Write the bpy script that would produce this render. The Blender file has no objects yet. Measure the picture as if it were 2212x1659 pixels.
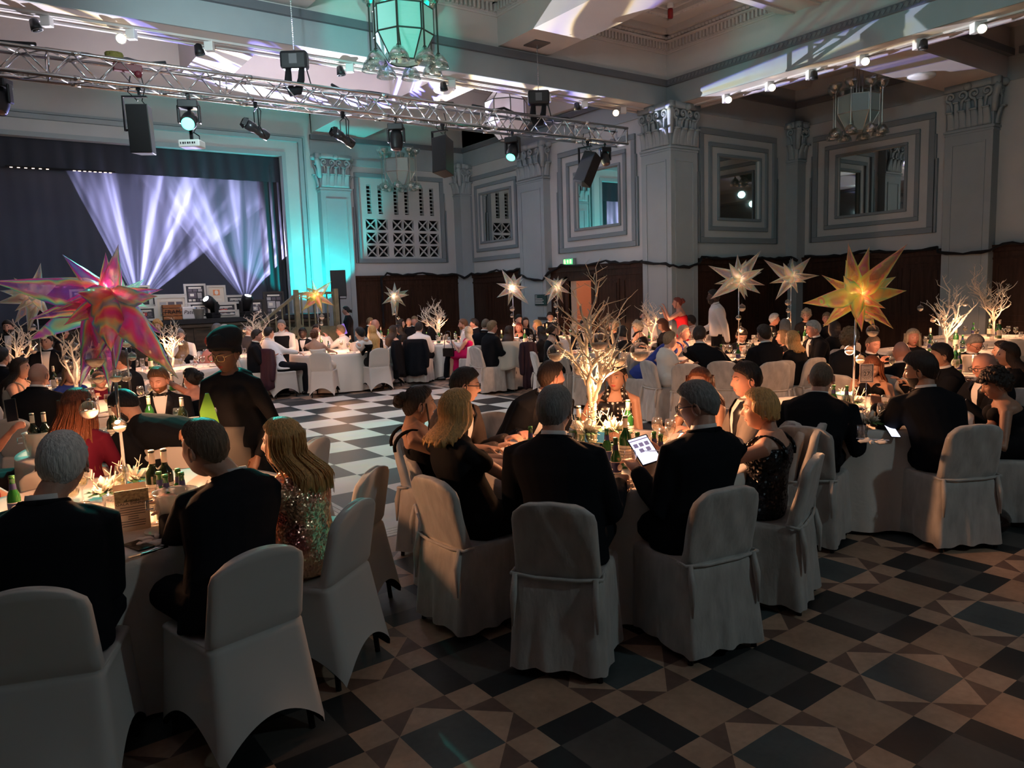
import bpy, math, random
from math import sin, cos, pi, sqrt, radians as R
from mathutils import Vector as V, Matrix, Quaternion
C = bpy.context.scene.collection
sc = bpy.context.scene
random.seed(7)
# ------------------------------------------------------------------ camera
CAM = V((0, 0, 1.82)); FPX = 1618.7
YAW, PIT, ROL = R(35.4105), R(6.9126), R(-1.9976)
_d = V((sin(YAW)*cos(PIT), cos(YAW)*cos(PIT), -sin(PIT)))
_r = V((cos(YAW), -sin(YAW), 0)); _u = _r.cross(_d)
CR = _r*cos(ROL)+_u*sin(ROL); CU = -_r*sin(ROL)+_u*cos(ROL); CD = _d
cam = bpy.data.cameras.new('camera'); co = bpy.data.objects.new('camera', cam); C.objects.link(co)
cam.sensor_width = 36; cam.lens = 36*FPX/2212; cam.clip_end = 100; cam.clip_start = 0.05
co.matrix_world = Matrix(((CR.x, CU.x, -CD.x, 0), (CR.y, CU.y, -CD.y, 0), (CR.z, CU.z, -CD.z, CAM.z), (0, 0, 0, 1)))
sc.camera = co
sc.view_settings.view_transform = 'Standard'; sc.view_settings.look = 'None'
sc.view_settings.exposure = 0.0; sc.view_settings.gamma = 1; sc.view_settings.use_curve_mapping = False

def ray(px, py): return CR*((px-1106)/FPX) - CU*((py-829.5)/FPX) + CD
def atd(px, py, D): return CAM + ray(px, py)*D
def onz(px, py, z):
    v = ray(px, py); return CAM + v*((z-CAM.z)/v.z)
def onx(px, py, x):
    v = ray(px, py); return CAM + v*(x/v.x)
def ony(px, py, y):
    v = ray(px, py); return CAM + v*(y/v.y)
def pix(w):
    v = V(w)-CAM; z = v.dot(CD); return 1106+FPX*v.dot(CR)/z, 829.5-FPX*v.dot(CU)/z, z
HEAD = V((sin(YAW), cos(YAW), 0))       # the way the camera looks, level
def look_rot(a):                        # z rotation for something facing +Y when a=0 means facing away from camera, clockwise degrees
    return -(YAW + R(a))
# ------------------------------------------------------------------ world and lights
w = bpy.data.worlds.new('world'); sc.world = w; w.use_nodes = True
w.node_tree.nodes['Background'].inputs[0].default_value = (.02, .03, .035, 1)
w.node_tree.nodes['Background'].inputs[1].default_value = .3

def light(name, kind, loc, energy, col, size=.1, target=None, spot=None, blend=.3):
    l = bpy.data.lights.new(name, kind); l.energy = energy; l.color = col
    o = bpy.data.objects.new(name, l); C.objects.link(o); o.location = loc
    if kind in ('POINT', 'SPOT'): l.shadow_soft_size = size
    if kind == 'SPOT':
        l.spot_size = R(spot); l.spot_blend = blend
    if target is not None:
        o.rotation_euler = (V(target)-V(loc)).to_track_quat('-Z', 'Y').to_euler()
    return o
def gobo(o, ramp, scale=(2, 14, 1), rot=0, mode='noise', detail=2, seed=0, dist=1.5, floor=None, skew=0):
    """a slide of glass in the lamp: light strength varies with the direction it leaves in"""
    l = o.data; l.use_nodes = True; nt = l.node_tree; N = nt.nodes; L = nt.links
    em = N['Emission']
    tc = N.new('ShaderNodeTexCoord'); sx = N.new('ShaderNodeSeparateXYZ'); L.new(tc.outputs['Normal'], sx.inputs[0])
    def m(op, a, b):
        n = N.new('ShaderNodeMath'); n.operation = op
        for i, v in enumerate((a, b)):
            if isinstance(v, (int, float)): n.inputs[i].default_value = v
            elif v is not None: L.new(v, n.inputs[i])
        return n.outputs[0]
    x = m('DIVIDE', sx.outputs[0], sx.outputs[2]); y = m('DIVIDE', sx.outputs[1], sx.outputs[2])
    cb = N.new('ShaderNodeCombineXYZ')
    if mode == 'fan':
        a = m('ARCTAN2', y, x); r = m('SQRT', m('ADD', m('MULTIPLY', x, x), m('MULTIPLY', y, y)), None)
        L.new(m('MULTIPLY', a, scale[0]), cb.inputs[0]); L.new(m('MULTIPLY', r, scale[1]), cb.inputs[1])
        up_ = m('GREATER_THAN', m('MULTIPLY', y, -1), .12); sk = m('ABSOLUTE', m('ADD', x, m('MULTIPLY', y, skew)), None); fo = m('MULTIPLY', m('MULTIPLY', m('POWER', m('MINIMUM', r, 7.5), 2.5), up_), m('LESS_THAN', sk, m('MULTIPLY', y, -.85)))
        L.new(fo, em.inputs['Strength'])
    else:
        c, s = cos(rot), sin(rot)
        L.new(m('ADD', m('MULTIPLY', m('ADD', m('MULTIPLY', x, c), m('MULTIPLY', y, s)), scale[0]), seed), cb.inputs[0])
        L.new(m('MULTIPLY', m('SUBTRACT', m('MULTIPLY', y, c), m('MULTIPLY', x, s)), scale[1]), cb.inputs[1])
    cb.inputs[2].default_value = seed
    if floor is not None: L.new(m('MULTIPLY', m('GREATER_THAN', m('MULTIPLY', y, -1), -floor), m('LESS_THAN', x, .74)), em.inputs['Strength'])
    nz = N.new('ShaderNodeTexNoise'); nz.inputs['Scale'].default_value = 1; nz.inputs['Detail'].default_value = detail
    nz.inputs['Distortion'].default_value = dist
    L.new(cb.outputs[0], nz.inputs['Vector'])
    cr = N.new('ShaderNodeValToRGB'); L.new(nz.outputs[0], cr.inputs[0])
    el = cr.color_ramp.elements
    for i, (p, c) in enumerate(ramp):
        e = el[i] if i < 2 else el.new(p)
        e.position = p; e.color = (*c, 1)
    L.new(cr.outputs[0], em.inputs['Color'])
    return nt

TEAL = (.02, .85, .72)
GLASSY = [(0, (0, 0, 0)), (.44, (.0, .0, .0)), (.462, (.2, .2, .85)), (.49, (.75, .72, 1)), (.60, (1, .97, 1)), (.625, (1, .8, .45)), (.65, (.08, .08, .1))]
STAGE_HEAD = V((6.0, 17.6, 1.75)); STAGE_HEAD2 = V((4.9, 17.6, 1.75))
o = light('gobo_lamp_hall', 'SPOT', (6.0, 17.2, 2.0), 9500, (1, 1, 1), .015, (6.4, 8.0, 7.1), 94, .12); gobo(o, GLASSY, (2.0, 11), R(-30), seed=3.3, dist=.9, floor=.26)
for x_, e_, sd_, ro_ in ((3.15, 230, 5.1, -.45), (5.6, 150, 1.7, -.1)):
    o = light('gobo_lamp_curtain', 'SPOT', (x_, 18.97, 1.85), e_, (.80, .78, 1), .01, (x_+.0, 19.3, 1.85), 174, .1)
    gobo(o, [(0, (.02, .02, .025)), (.40, (.06, .06, .075)), (.56, (.25, .24, .30)), (.70, (.85, .83, 1)), (1, (1, 1, 1))], (7.0, .06), mode='fan', detail=2, seed=sd_, dist=.1, skew=ro_)
# teal wash on the stage corner, teal heads on the truss
light('teal_wash_corner', 'SPOT', (8.75, 17.3, .5), 2500, (.0, .80, .78), .05, (7.7, 18.95, 2.8), 108, .8)
light('teal_wash_corner', 'SPOT', (7.25, 17.9, 1.62), 650, (.0, .80, .78), .05, (7.15, 18.95, 3.2), 92, .25)
light('blue_wash_curtain', 'SPOT', (1.0, 15.0, 4.6), 60, (.08, .38, .75), .1, (1.6, 19.2, 3.2), 50, 1)
# added fill spots brightening hall and stage bay, no fixtures at their places
FILL_TINT = (.68, .92, 1.0)
for p, t, e, s, c in (((-1.5, 2.5, 5.0), (7, 12, 5.6), 300, 110, FILL_TINT), ((4.5, 1.0, 5.3), (12.5, 11.5, 3.6), 150, 90, (.62, .95, .95)),
                   ((2.0, 8.0, 5.0), (8, 19, 4.0), 330, 100, (.68, .92, .95)), ((8.5, 3.5, 5.2), (16, 8, 3.6), 60, 90, (.55, .92, .95)), ((5.0, -3.0, 5.0), (3.2, 1.5, .4), 170, 120, (.72, .95, 1.0)),
                   ((6.5, 6.0, 1.2), (8, 9, 6.5), 120, 150, (1, .72, .62)), ((4.0, 14.5, 1.3), (4, 13.8, 6), 70, 150, (.95, .88, .85)), ((3.5, 13.0, 4.2), (3.5, 18.9, 5.9), 130, 120, (.85, .9, .86)), ((10.2, 15.4, 4.6), (10.2, 18.5, 6.4), 30, 110, (.8, .95, .92)),
                   ((5.0, 12.2, 5.0), (4.9, 9.4, 0), 420, 70, (.85, 1, .98))):
    light('fill_spot', 'SPOT', p, e, c, .12, t, s, 1)
# ------------------------------------------------------------------ materials
MATS = {}
def mat(name, col=(.5, .5, .5), rough=.6, metal=0, noise=0, nscale=8, bump=0, bscale=40, emit=None, estr=1, col2=None, spec=.5, alpha=1, sheen=0, trans=0, ior=1.45, stretch=None, coords='Object', coat=0):
    if name in MATS: return MATS[name]
    m = bpy.data.materials.new(name); m.use_nodes = True; nt = m.node_tree; N = nt.nodes; L = nt.links
    b = N['Principled BSDF']; b.inputs['Base Color'].default_value = (*col, 1); b.inputs['Roughness'].default_value = rough
    b.inputs['Metallic'].default_value = metal; b.inputs['Specular IOR Level'].default_value = spec; b.inputs['Alpha'].default_value = alpha
    b.inputs['Sheen Weight'].default_value = sheen; b.inputs['Transmission Weight'].default_value = trans; b.inputs['IOR'].default_value = ior
    b.inputs['Coat Weight'].default_value = coat
    if noise or bump or col2:
        tc = N.new('ShaderNodeTexCoord'); mp = N.new('ShaderNodeMapping'); L.new(tc.outputs[coords], mp.inputs[0])
        if stretch: mp.inputs['Scale'].default_value = stretch
    if noise or col2:
        nz = N.new('ShaderNodeTexNoise'); nz.inputs['Scale'].default_value = nscale; nz.inputs['Detail'].default_value = 5
        L.new(mp.outputs[0], nz.inputs['Vector'])
        cr = N.new('ShaderNodeValToRGB'); L.new(nz.outputs[0], cr.inputs[0])
        c2 = col2 or tuple(max(0, c*(1-noise)) for c in col)
        cr.color_ramp.elements[0].position = .32; cr.color_ramp.elements[1].position = .68
        cr.color_ramp.elements[0].color = (*c2, 1); cr.color_ramp.elements[1].color = (*col, 1)
        L.new(cr.outputs[0], b.inputs['Base Color'])
    if bump:
        n2 = N.new('ShaderNodeTexNoise'); n2.inputs['Scale'].default_value = bscale; n2.inputs['Detail'].default_value = 3
        L.new(mp.outputs[0], n2.inputs['Vector']); bp = N.new('ShaderNodeBump'); bp.inputs['Strength'].default_value = min(1, bump); bp.inputs['Distance'].default_value = .01*max(1, bump)
        L.new(n2.outputs[0], bp.inputs['Height']); L.new(bp.outputs[0], b.inputs['Normal'])
    if emit: b.inputs['Emission Color'].default_value = (*emit, 1); b.inputs['Emission Strength'].default_value = estr
    MATS[name] = m; return m
wall_m = mat('wall_paint', (.48, .505, .505), .75, noise=.06, nscale=2)
ceil_m = mat('ceiling_paint', (.60, .57, .55), .8, noise=.05, nscale=2)
band_m = mat('moulding_paint', (.19, .235, .26), .7)
dark_band_m = mat('dark_moulding_paint', (.12, .135, .155), .6)
pil_m = mat('pilaster_paint', (.31, .365, .385), .7, noise=.05, nscale=3)
wood_m = mat('mahogany', (.050, .022, .013), .5, noise=.55, nscale=3, stretch=(6, 6, .7), bump=.15, bscale=20, spec=.25)
stagewood_m = mat('stage_panelling', (.10, .07, .045), .45, noise=.5, nscale=3, stretch=(1, 6, 6))
rail_m = mat('stair_timber', (.22, .20, .12), .45, noise=.4, nscale=6)
curtain_m = mat('stage_curtain', (.055, .06, .085), .85, sheen=.2)
black_m = mat('black_cloth', (.006, .006, .008), .9)
blackplastic_m = mat('black_plastic', (.012, .012, .014), .45)
blackmetal_m = mat('black_metal', (.02, .02, .022), .4, .6)
alu_m = mat('aluminium', (.75, .76, .78), .22, 1)
chrome_m = mat('chrome', (.8, .8, .82), .12, 1)
white_m = mat('white_enamel', (.75, .75, .73), .4)
mirror_m = mat('mirror_glass', (.72, .76, .74), .015, 1)
gold_m = mat('gold_metal', (.8, .55, .25), .25, 1)
void_m = mat('dark_void', (.008, .009, .01), .9)

def floor_material():
    m = bpy.data.materials.new('patterned_floor'); m.use_nodes = True; nt = m.node_tree; N = nt.nodes; L = nt.links
    b = N['Principled BSDF']; b.inputs['Roughness'].default_value = .52; b.inputs['Specular IOR Level'].default_value = .35
    g = N.new('ShaderNodeNewGeometry'); s = N.new('ShaderNodeSeparateXYZ'); L.new(g.outputs['Position'], s.inputs[0])
    def mt(op, a, b_=None):
        n = N.new('ShaderNodeMath'); n.operation = op
        for i, v in enumerate((a, b_)):
            if v is None: continue
            if isinstance(v, (int, float)): n.inputs[i].default_value = v
            else: L.new(v, n.inputs[i])
        return n.outputs[0]
    P = .951
    th = R(1.2)
    xx = mt('ADD', mt('MULTIPLY', s.outputs[0], cos(th)), mt('MULTIPLY', s.outputs[1], sin(th)))
    yy = mt('SUBTRACT', mt('MULTIPLY', s.outputs[1], cos(th)), mt('MULTIPLY', s.outputs[0], sin(th)))
    cx0, cy0 = 2.405*cos(th)+1.6*sin(th), 1.6*cos(th)-2.405*sin(th)
    def fold(v, c):
        q = mt('SUBTRACT', v, c - P/2); q = mt('FLOORED_MODULO', q, P); return mt('ABSOLUTE', mt('SUBTRACT', q, P/2))
    ax, ay = fold(xx, cx0), fold(yy, cy0)
    h, w_ = .1585, .317
    sX = mt('LESS_THAN', ax, h); sY = mt('LESS_THAN', ay, h)
    eX = mt('GREATER_THAN', ax, w_); eY = mt('GREATER_THAN', ay, w_)
    nX = mt('SUBTRACT', mt('SUBTRACT', 1, sX), eX); nY = mt('SUBTRACT', mt('SUBTRACT', 1, sY), eY)
    tri = mt('LESS_THAN', mt('ADD', ax, ay), w_)
    A = lambda a, c: mt('MULTIPLY', a, c)
    O = lambda *a: __import__('functools').reduce(lambda p, q: mt('ADD', p, q), a)
    star = A(sX, sY); darkc = A(eX, eY); tan = O(A(sX, eY), A(eX, sY)); small = A(nX, nY)
    blk = O(A(eX, nY), A(nX, eY)); side = O(A(sX, nY), A(nX, sY)); lt = A(side, tri); dk = A(side, mt('SUBTRACT', 1, tri))
    nz = N.new('ShaderNodeTexNoise'); nz.inputs['Scale'].default_value = 3.2; nz.inputs['Detail'].default_value = 8; L.new(g.outputs['Position'], nz.inputs['Vector'])
    n2 = N.new('ShaderNodeTexNoise'); n2.inputs['Scale'].default_value = 30; n2.inputs['Detail'].default_value = 6; L.new(g.outputs['Position'], n2.inputs['Vector'])
    acc = None
    for mask, col in ((star, (.07, .085, .085)), (darkc, (.08, .075, .068)), (tan, (.36, .235, .16)), (small, (.40, .265, .185)), (blk, (.02, .023, .024)), (lt, (.45, .30, .21)), (dk, (.15, .092, .07))):
        vm = N.new('ShaderNodeVectorMath'); vm.operation = 'SCALE'; vm.inputs[0].default_value = col; L.new(mask, vm.inputs['Scale'])
        if acc is None: acc = vm.outputs[0]
        else:
            ad = N.new('ShaderNodeVectorMath'); ad.operation = 'ADD'; L.new(acc, ad.inputs[0]); L.new(vm.outputs[0], ad.inputs[1]); acc = ad.outputs[0]
    k = mt('ADD', mt('MULTIPLY', nz.outputs[0], 1.1), mt('MULTIPLY', n2.outputs[0], .45)); k = mt('ADD', k, .22)
    vm = N.new('ShaderNodeVectorMath'); vm.operation = 'SCALE'; L.new(acc, vm.inputs[0]); L.new(k, vm.inputs['Scale'])
    L.new(vm.outputs[0], b.inputs['Base Color'])
    return m
def checker_material():
    m = bpy.data.materials.new('dance_floor_checks'); m.use_nodes = True; nt = m.node_tree; N = nt.nodes; L = nt.links
    b = N['Principled BSDF']; b.inputs['Roughness'].default_value = .5; b.inputs['Specular IOR Level'].default_value = .3
    g = N.new('ShaderNodeNewGeometry'); mp = N.new('ShaderNodeMapping'); L.new(g.outputs['Position'], mp.inputs[0]); mp.inputs['Location'].default_value = (-2.44, -5.267, 50.3)
    ck = N.new('ShaderNodeTexChecker'); ck.inputs['Scale'].default_value = 1/.61
    mp2 = N.new('ShaderNodeMapping'); mp2.inputs['Scale'].default_value = (1, 1, 0); L.new(mp.outputs[0], mp2.inputs[0]); mp2.inputs['Location'].default_value = (0, 0, .3)
    L.new(mp2.outputs[0], ck.inputs['Vector'])
    ck.inputs['Color1'].default_value = (.012, .013, .016, 1); ck.inputs['Color2'].default_value = (.66, .64, .60, 1)
    nz = N.new('ShaderNodeTexNoise'); nz.inputs['Scale'].default_value = 5; nz.inputs['Detail'].default_value = 6; L.new(g.outputs['Position'], nz.inputs['Vector'])
    mx = N.new('ShaderNodeMix'); mx.data_type = 'RGBA'; mx.blend_type = 'MULTIPLY'; mx.inputs[0].default_value = .22; L.new(ck.outputs[0], mx.inputs[6]); L.new(nz.outputs[1], mx.inputs[7])
    L.new(mx.outputs[2], b.inputs['Base Color'])
    return m
floor_m = floor_material(); check_m = checker_material()

def foil_material(name, tint, al=.72, seed=0):
    m = bpy.data.materials.new(name); m.use_nodes = True; nt = m.node_tree; N = nt.nodes; L = nt.links
    b = N['Principled BSDF']; b.inputs['Metallic'].default_value = .8; b.inputs['Roughness'].default_value = .14; b.inputs['Coat Weight'].default_value = .6
    tc = N.new('ShaderNodeTexCoord'); nz = N.new('ShaderNodeTexNoise'); nz.inputs['Scale'].default_value = 4.2; nz.inputs['Detail'].default_value = 1; nz.inputs['Distortion'].default_value = 1.2
    mp = N.new('ShaderNodeMapping'); mp.inputs['Location'].default_value = (seed, 0, 0); L.new(tc.outputs['Object'], mp.inputs[0]); L.new(mp.outputs[0], nz.inputs['Vector'])
    lw = N.new('ShaderNodeLayerWeight'); lw.inputs[0].default_value = .5
    ad = N.new('ShaderNodeMath'); ad.operation = 'MULTIPLY_ADD'; L.new(nz.outputs[0], ad.inputs[0]); ad.inputs[1].default_value = 1.7; L.new(lw.outputs['Facing'], ad.inputs[2])
    fr = N.new('ShaderNodeMath'); fr.operation = 'FRACT'; L.new(ad.outputs[0], fr.inputs[0])
    cr = N.new('ShaderNodeValToRGB'); L.new(fr.outputs[0], cr.inputs[0])
    el = cr.color_ramp.elements
    for i, (p, c) in enumerate(tint):
        e = el[i] if i < 2 else el.new(p)
        e.position = p; e.color = (*c, 1)
    L.new(cr.outputs[0], b.inputs['Base Color'])
    n3 = N.new('ShaderNodeTexNoise'); n3.inputs['Scale'].default_value = 11; n3.inputs['Detail'].default_value = 2; n3.inputs['Distortion'].default_value = 2; L.new(tc.outputs['Object'], n3.inputs['Vector'])
    bp = N.new('ShaderNodeBump'); bp.inputs['Strength'].default_value = .5; bp.inputs['Distance'].default_value = .02; L.new(n3.outputs[0], bp.inputs['Height']); L.new(bp.outputs[0], b.inputs['Normal'])
    tr = N.new('ShaderNodeBsdfTranslucent'); L.new(cr.outputs[0], tr.inputs[0])
    tp = N.new('ShaderNodeBsdfTransparent'); tp.inputs[0].default_value = (.95, .93, .9, 1)
    m1 = N.new('ShaderNodeMixShader'); m1.inputs[0].default_value = .62; L.new(b.outputs[0], m1.inputs[1]); L.new(tr.outputs[0], m1.inputs[2])
    ed = N.new('ShaderNodeMapRange'); L.new(lw.outputs['Facing'], ed.inputs[0]); ed.inputs[1].default_value = .05; ed.inputs[2].default_value = .75; ed.inputs[3].default_value = min(.9, (1-al)*1.35); ed.inputs[4].default_value = .02
    m2 = N.new('ShaderNodeMixShader'); L.new(ed.outputs[0], m2.inputs[0]); L.new(m1.outputs[0], m2.inputs[1]); L.new(tp.outputs[0], m2.inputs[2])
    L.new(m2.outputs[0], N['Material Output'].inputs[0])
    return m
foil_pink = foil_material('iridescent_foil_pink', [(0, (1, .05, .45)), (.24, (1, .22, .35)), (.38, (1, .75, .3)), (.52, (.45, .95, .5)), (.64, (.15, .7, .8)), (.78, (.65, .15, .9)), (1, (1, .05, .45))], .55)
foil_gold = foil_material('iridescent_foil_gold', [(0, (1, .40, .35)), (.22, (1, .80, .3)), (.42, (.85, .95, .35)), (.6, (.35, .9, .6)), (.76, (1, .85, .4)), (.88, (1, .35, .6)), (1, (1, .40, .35))], .55, 3)
foil_pale = foil_material('iridescent_foil_pale', [(0, (1, .75, .6)), (.25, (.95, .9, .7)), (.5, (.6, .95, .85)), (.75, (.65, .7, 1)), (.88, (1, .7, .8)), (1, (1, .75, .6))], .5, 7)
def glass_material(name, col, al):
    m = bpy.data.materials.new(name); m.use_nodes = True; nt = m.node_tree; N = nt.nodes; L = nt.links
    gl = N.new('ShaderNodeBsdfGlossy'); gl.inputs['Roughness'].default_value = .04; gl.inputs[0].default_value = (1, 1, 1, 1)
    tp = N.new('ShaderNodeBsdfTransparent'); tp.inputs[0].default_value = (*col, 1)
    lw = N.new('ShaderNodeLayerWeight'); lw.inputs[0].default_value = .4
    pw = N.new('ShaderNodeMath'); pw.operation = 'POWER'; pw.inputs[1].default_value = 2.5; L.new(lw.outputs['Facing'], pw.inputs[0])
    ml = N.new('ShaderNodeMath'); ml.operation = 'MULTIPLY_ADD'; ml.inputs[1].default_value = .95; ml.inputs[2].default_value = al; L.new(pw.outputs[0], ml.inputs[0])
    mx = N.new('ShaderNodeMixShader'); L.new(ml.outputs[0], mx.inputs[0]); L.new(tp.outputs[0], mx.inputs[1]); L.new(gl.outputs[0], mx.inputs[2])
    L.new(mx.outputs[0], N['Material Output'].inputs[0]); return m
glass_m = glass_material('clear_glass', (.93, .93, .93), .13)
pane_m = mat('ribbed_pane_glass', (.32, .42, .39), .3, alpha=.85, bump=.4, bscale=60, stretch=(.05, .05, 4))
wine_m = glass_material('wine_liquid', (.85, .8, .5), .03)
greenglass_m = mat('green_bottle_glass', (.015, .09, .02), .08, spec=.8, coat=.5)
darkglass_m = mat('dark_bottle_glass', (.012, .02, .008), .08, spec=.8, coat=.5)
velvet_m = mat('crushed_velvet', (.55, .52, .485), .5, noise=.28, nscale=16, bump=.5, bscale=26, sheen=.5, stretch=(1, 1, .4))
spandex_m = mat('stretch_cloth', (.56, .545, .52), .7, noise=.04, nscale=3)
linen_m = mat('table_linen', (.74, .68, .62), .7, bump=.25, bscale=30)
tree_m = mat('painted_branch', (.80, .70, .58), .5, bump=.4, bscale=60)

# ------------------------------------------------------------------ mesh tools
class MB:
    def __init__(s): s.v = []; s.f = []; s.m = []; s.cur = 0
    def face(s, f): s.f.append(tuple(f)); s.m.append(s.cur)
    def add(s, vs, fs):
        b = len(s.v); s.v += [tuple(p) for p in vs]
        for f in fs: s.face([b+i for i in f])
    def box(s, lo, hi, M=None):
        x0, y0, z0 = lo; x1, y1, z1 = hi
        vs = [V((x, y, z)) for z in (z0, z1) for x, y in ((x0, y0), (x1, y0), (x1, y1), (x0, y1))]
        if M is not None: vs = [M @ p for p in vs]
        s.add(vs, [(0, 3, 2, 1), (4, 5, 6, 7), (0, 1, 5, 4), (1, 2, 6, 5), (2, 3, 7, 6), (3, 0, 4, 7)])
    def cbox(s, c, size, M=None):
        a, b, d = size[0]/2, size[1]/2, size[2]/2
        T = Matrix.Translation(V(c)) @ (M if M is not None else Matrix())
        s.box((-a, -b, -d), (a, b, d), T)
    def loft(s, rings, cap=True, close=True):
        b = len(s.v); n = len(rings[0])
        for r in rings: s.v += [tuple(p) for p in r]
        k = n if close else n-1
        for i in range(len(rings)-1):
            for j in range(k):
                a, c = b+i*n+j, b+i*n+(j+1) % n
                s.face((a, c, c+n, a+n))
        if cap and close:
            s.face([b+j for j in range(n-1, -1, -1)]); s.face([b+(len(rings)-1)*n+j for j in range(n)])
    def tube(s, pts, rad, n=8, cap=True, flat=1.0):
        pts = [V(p) for p in pts]
        if isinstance(rad, (int, float)): rad = [rad]*len(pts)
        rings = []; up = None
        for i, p in enumerate(pts):
            t = (pts[min(i+1, len(pts)-1)]-pts[max(i-1, 0)])
            t = t.normalized() if t.length > 1e-9 else V((0, 0, 1))
            if up is None: up = t.orthogonal().normalized()
            x = (up - t*up.dot(t)); x = x.normalized() if x.length > 1e-6 else t.orthogonal().normalized(); up = x
            y = t.cross(x)
            rings.append([p + (x*cos(2*pi*j/n) + y*sin(2*pi*j/n)*flat)*rad[i] for j in range(n)])
        s.loft(rings, cap)
    def rtube(s, pts, rad, n=12, flat=1.0):
        """a tube with rounded ends"""
        pts = [V(p) for p in pts]
        if isinstance(rad, (int, float)): rad = [rad]*len(pts)
        a = (pts[0]-pts[1]).normalized(); b = (pts[-1]-pts[-2]).normalized()
        P = [pts[0]+a*rad[0]*k for k in (.97, .75, .4)]; q = [rad[0]*k for k in (.25, .66, .92)]
        P += pts; q += list(rad)
        P += [pts[-1]+b*rad[-1]*k for k in (.4, .75, .97)]; q += [rad[-1]*k for k in (.92, .66, .25)]
        s.tube(P, q, n, True, flat)
    def lathe(s, prof, c=(0, 0, 0), n=16, M=None, cap=True):
        rings = []
        for r, z in prof:
            ring = [V((r*cos(2*pi*j/n), r*sin(2*pi*j/n), z)) for j in range(n)]
            if M is not None: ring = [M @ p for p in ring]
            rings.append([p+V(c) for p in ring])
        s.loft(rings, cap)
    def ball(s, c, r, n=12, sc_=(1, 1, 1), M=None):
        rings = []
        for i in range(1, n//2+1):
            a = pi*i/(n//2+1)
            ring = [V((sin(a)*cos(2*pi*j/n)*r*sc_[0], sin(a)*sin(2*pi*j/n)*r*sc_[1], -cos(a)*r*sc_[2])) for j in range(n)]
            if M is not None: ring = [M @ p for p in ring]
            rings.append([p+V(c) for p in ring])
        s.loft(rings)
    def quad(s, a, b, c, d): s.add([a, b, c, d], [(0, 1, 2, 3)])
    def mesh(s, name, mats, smooth=True):
        me = bpy.data.meshes.new(name); me.from_pydata(s.v, [], s.f); 
        if not isinstance(mats, (list, tuple)): mats = [mats]
        for m in mats: me.materials.append(m)
        if len(mats) > 1: me.polygons.foreach_set('material_index', s.m)
        if smooth: me.polygons.foreach_set('use_smooth', [True]*len(s.f))
        me.update(); return me
    def obj(s, name, mats, parent=None, smooth=False, loc=None, rz=0):
        o = bpy.data.objects.new(name, s.mesh(name, mats, smooth)); C.objects.link(o)
        if parent: o.parent = parent
        if loc is not None: o.location = loc
        if rz: o.rotation_euler = (0, 0, rz)
        return o
def tag(o, label=None, cat=None, group=None, kind=None):
    if label: o['label'] = label
    if cat: o['category'] = cat
    if group: o['group'] = group
    if kind: o['kind'] = kind
    return o
def empty(name, loc=(0, 0, 0), rz=0, label=None, cat=None, group=None):
    o = bpy.data.objects.new(name, None); C.objects.link(o); o.location = loc; o.rotation_euler = (0, 0, rz); o.empty_display_size = .1
    return tag(o, label, cat, group)
def struct(name, mb, m, parent=None, smooth=False):
    o = mb.obj(name, m, parent, smooth)
    if parent is None: o['kind'] = 'structure'
    return o
def bevel(o, w_=.005, seg=2):
    b = o.modifiers.new('b', 'BEVEL'); b.width = w_; b.segments = seg; b.limit_method = 'ANGLE'; return o
def copy_tree(o, parent=None, loc=None, rz=None, label=None, group=None):
    c = o.copy(); C.objects.link(c); c.parent = parent
    if loc is not None: c.location = loc
    if rz is not None: c.rotation_euler = (0, 0, rz)
    if label: c['label'] = label
    if group: c['group'] = group
    for ch in list(o.children): copy_tree(ch, c)
    return c
def fuse(mb, vox, it=4, name='fused'):
    """union of the overlapping closed shapes as one skin"""
    me = mb.mesh(name, [wall_m]); o = bpy.data.objects.new(name, me); C.objects.link(o)
    r = o.modifiers.new('r', 'REMESH'); r.mode = 'VOXEL'; r.voxel_size = vox
    if it: s = o.modifiers.new('s', 'SMOOTH'); s.iterations = it; s.factor = .5
    dg = bpy.context.evaluated_depsgraph_get(); ev = o.evaluated_get(dg)
    m2 = bpy.data.meshes.new_from_object(ev)
    vs = [tuple(v.co) for v in m2.vertices]; fs = [tuple(p.vertices) for p in m2.polygons]
    bpy.data.objects.remove(o); bpy.data.meshes.remove(me); bpy.data.meshes.remove(m2)
    out = MB(); out.add(vs, fs); return out
def text_mesh(txt, size, m, loc, rot_m, parent=None, name='lettering', extrude=.001, align='CENTER', shear=0):
    cu = bpy.data.curves.new(name, 'FONT'); cu.body = txt; cu.size = size; cu.extrude = extrude; cu.align_x = align; cu.align_y = 'CENTER'; cu.shear = shear; cu.resolution_u = 2
    t = bpy.data.objects.new(name, cu); C.objects.link(t); dg = bpy.context.evaluated_depsgraph_get(); me = bpy.data.meshes.new_from_object(t.evaluated_get(dg)); bpy.data.objects.remove(t)
    me.materials.clear(); me.materials.append(m); o = bpy.data.objects.new(name, me); C.objects.link(o)
    o.matrix_local = Matrix.Translation(V(loc)) @ rot_m
    if parent: o.parent = parent
    return o
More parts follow.
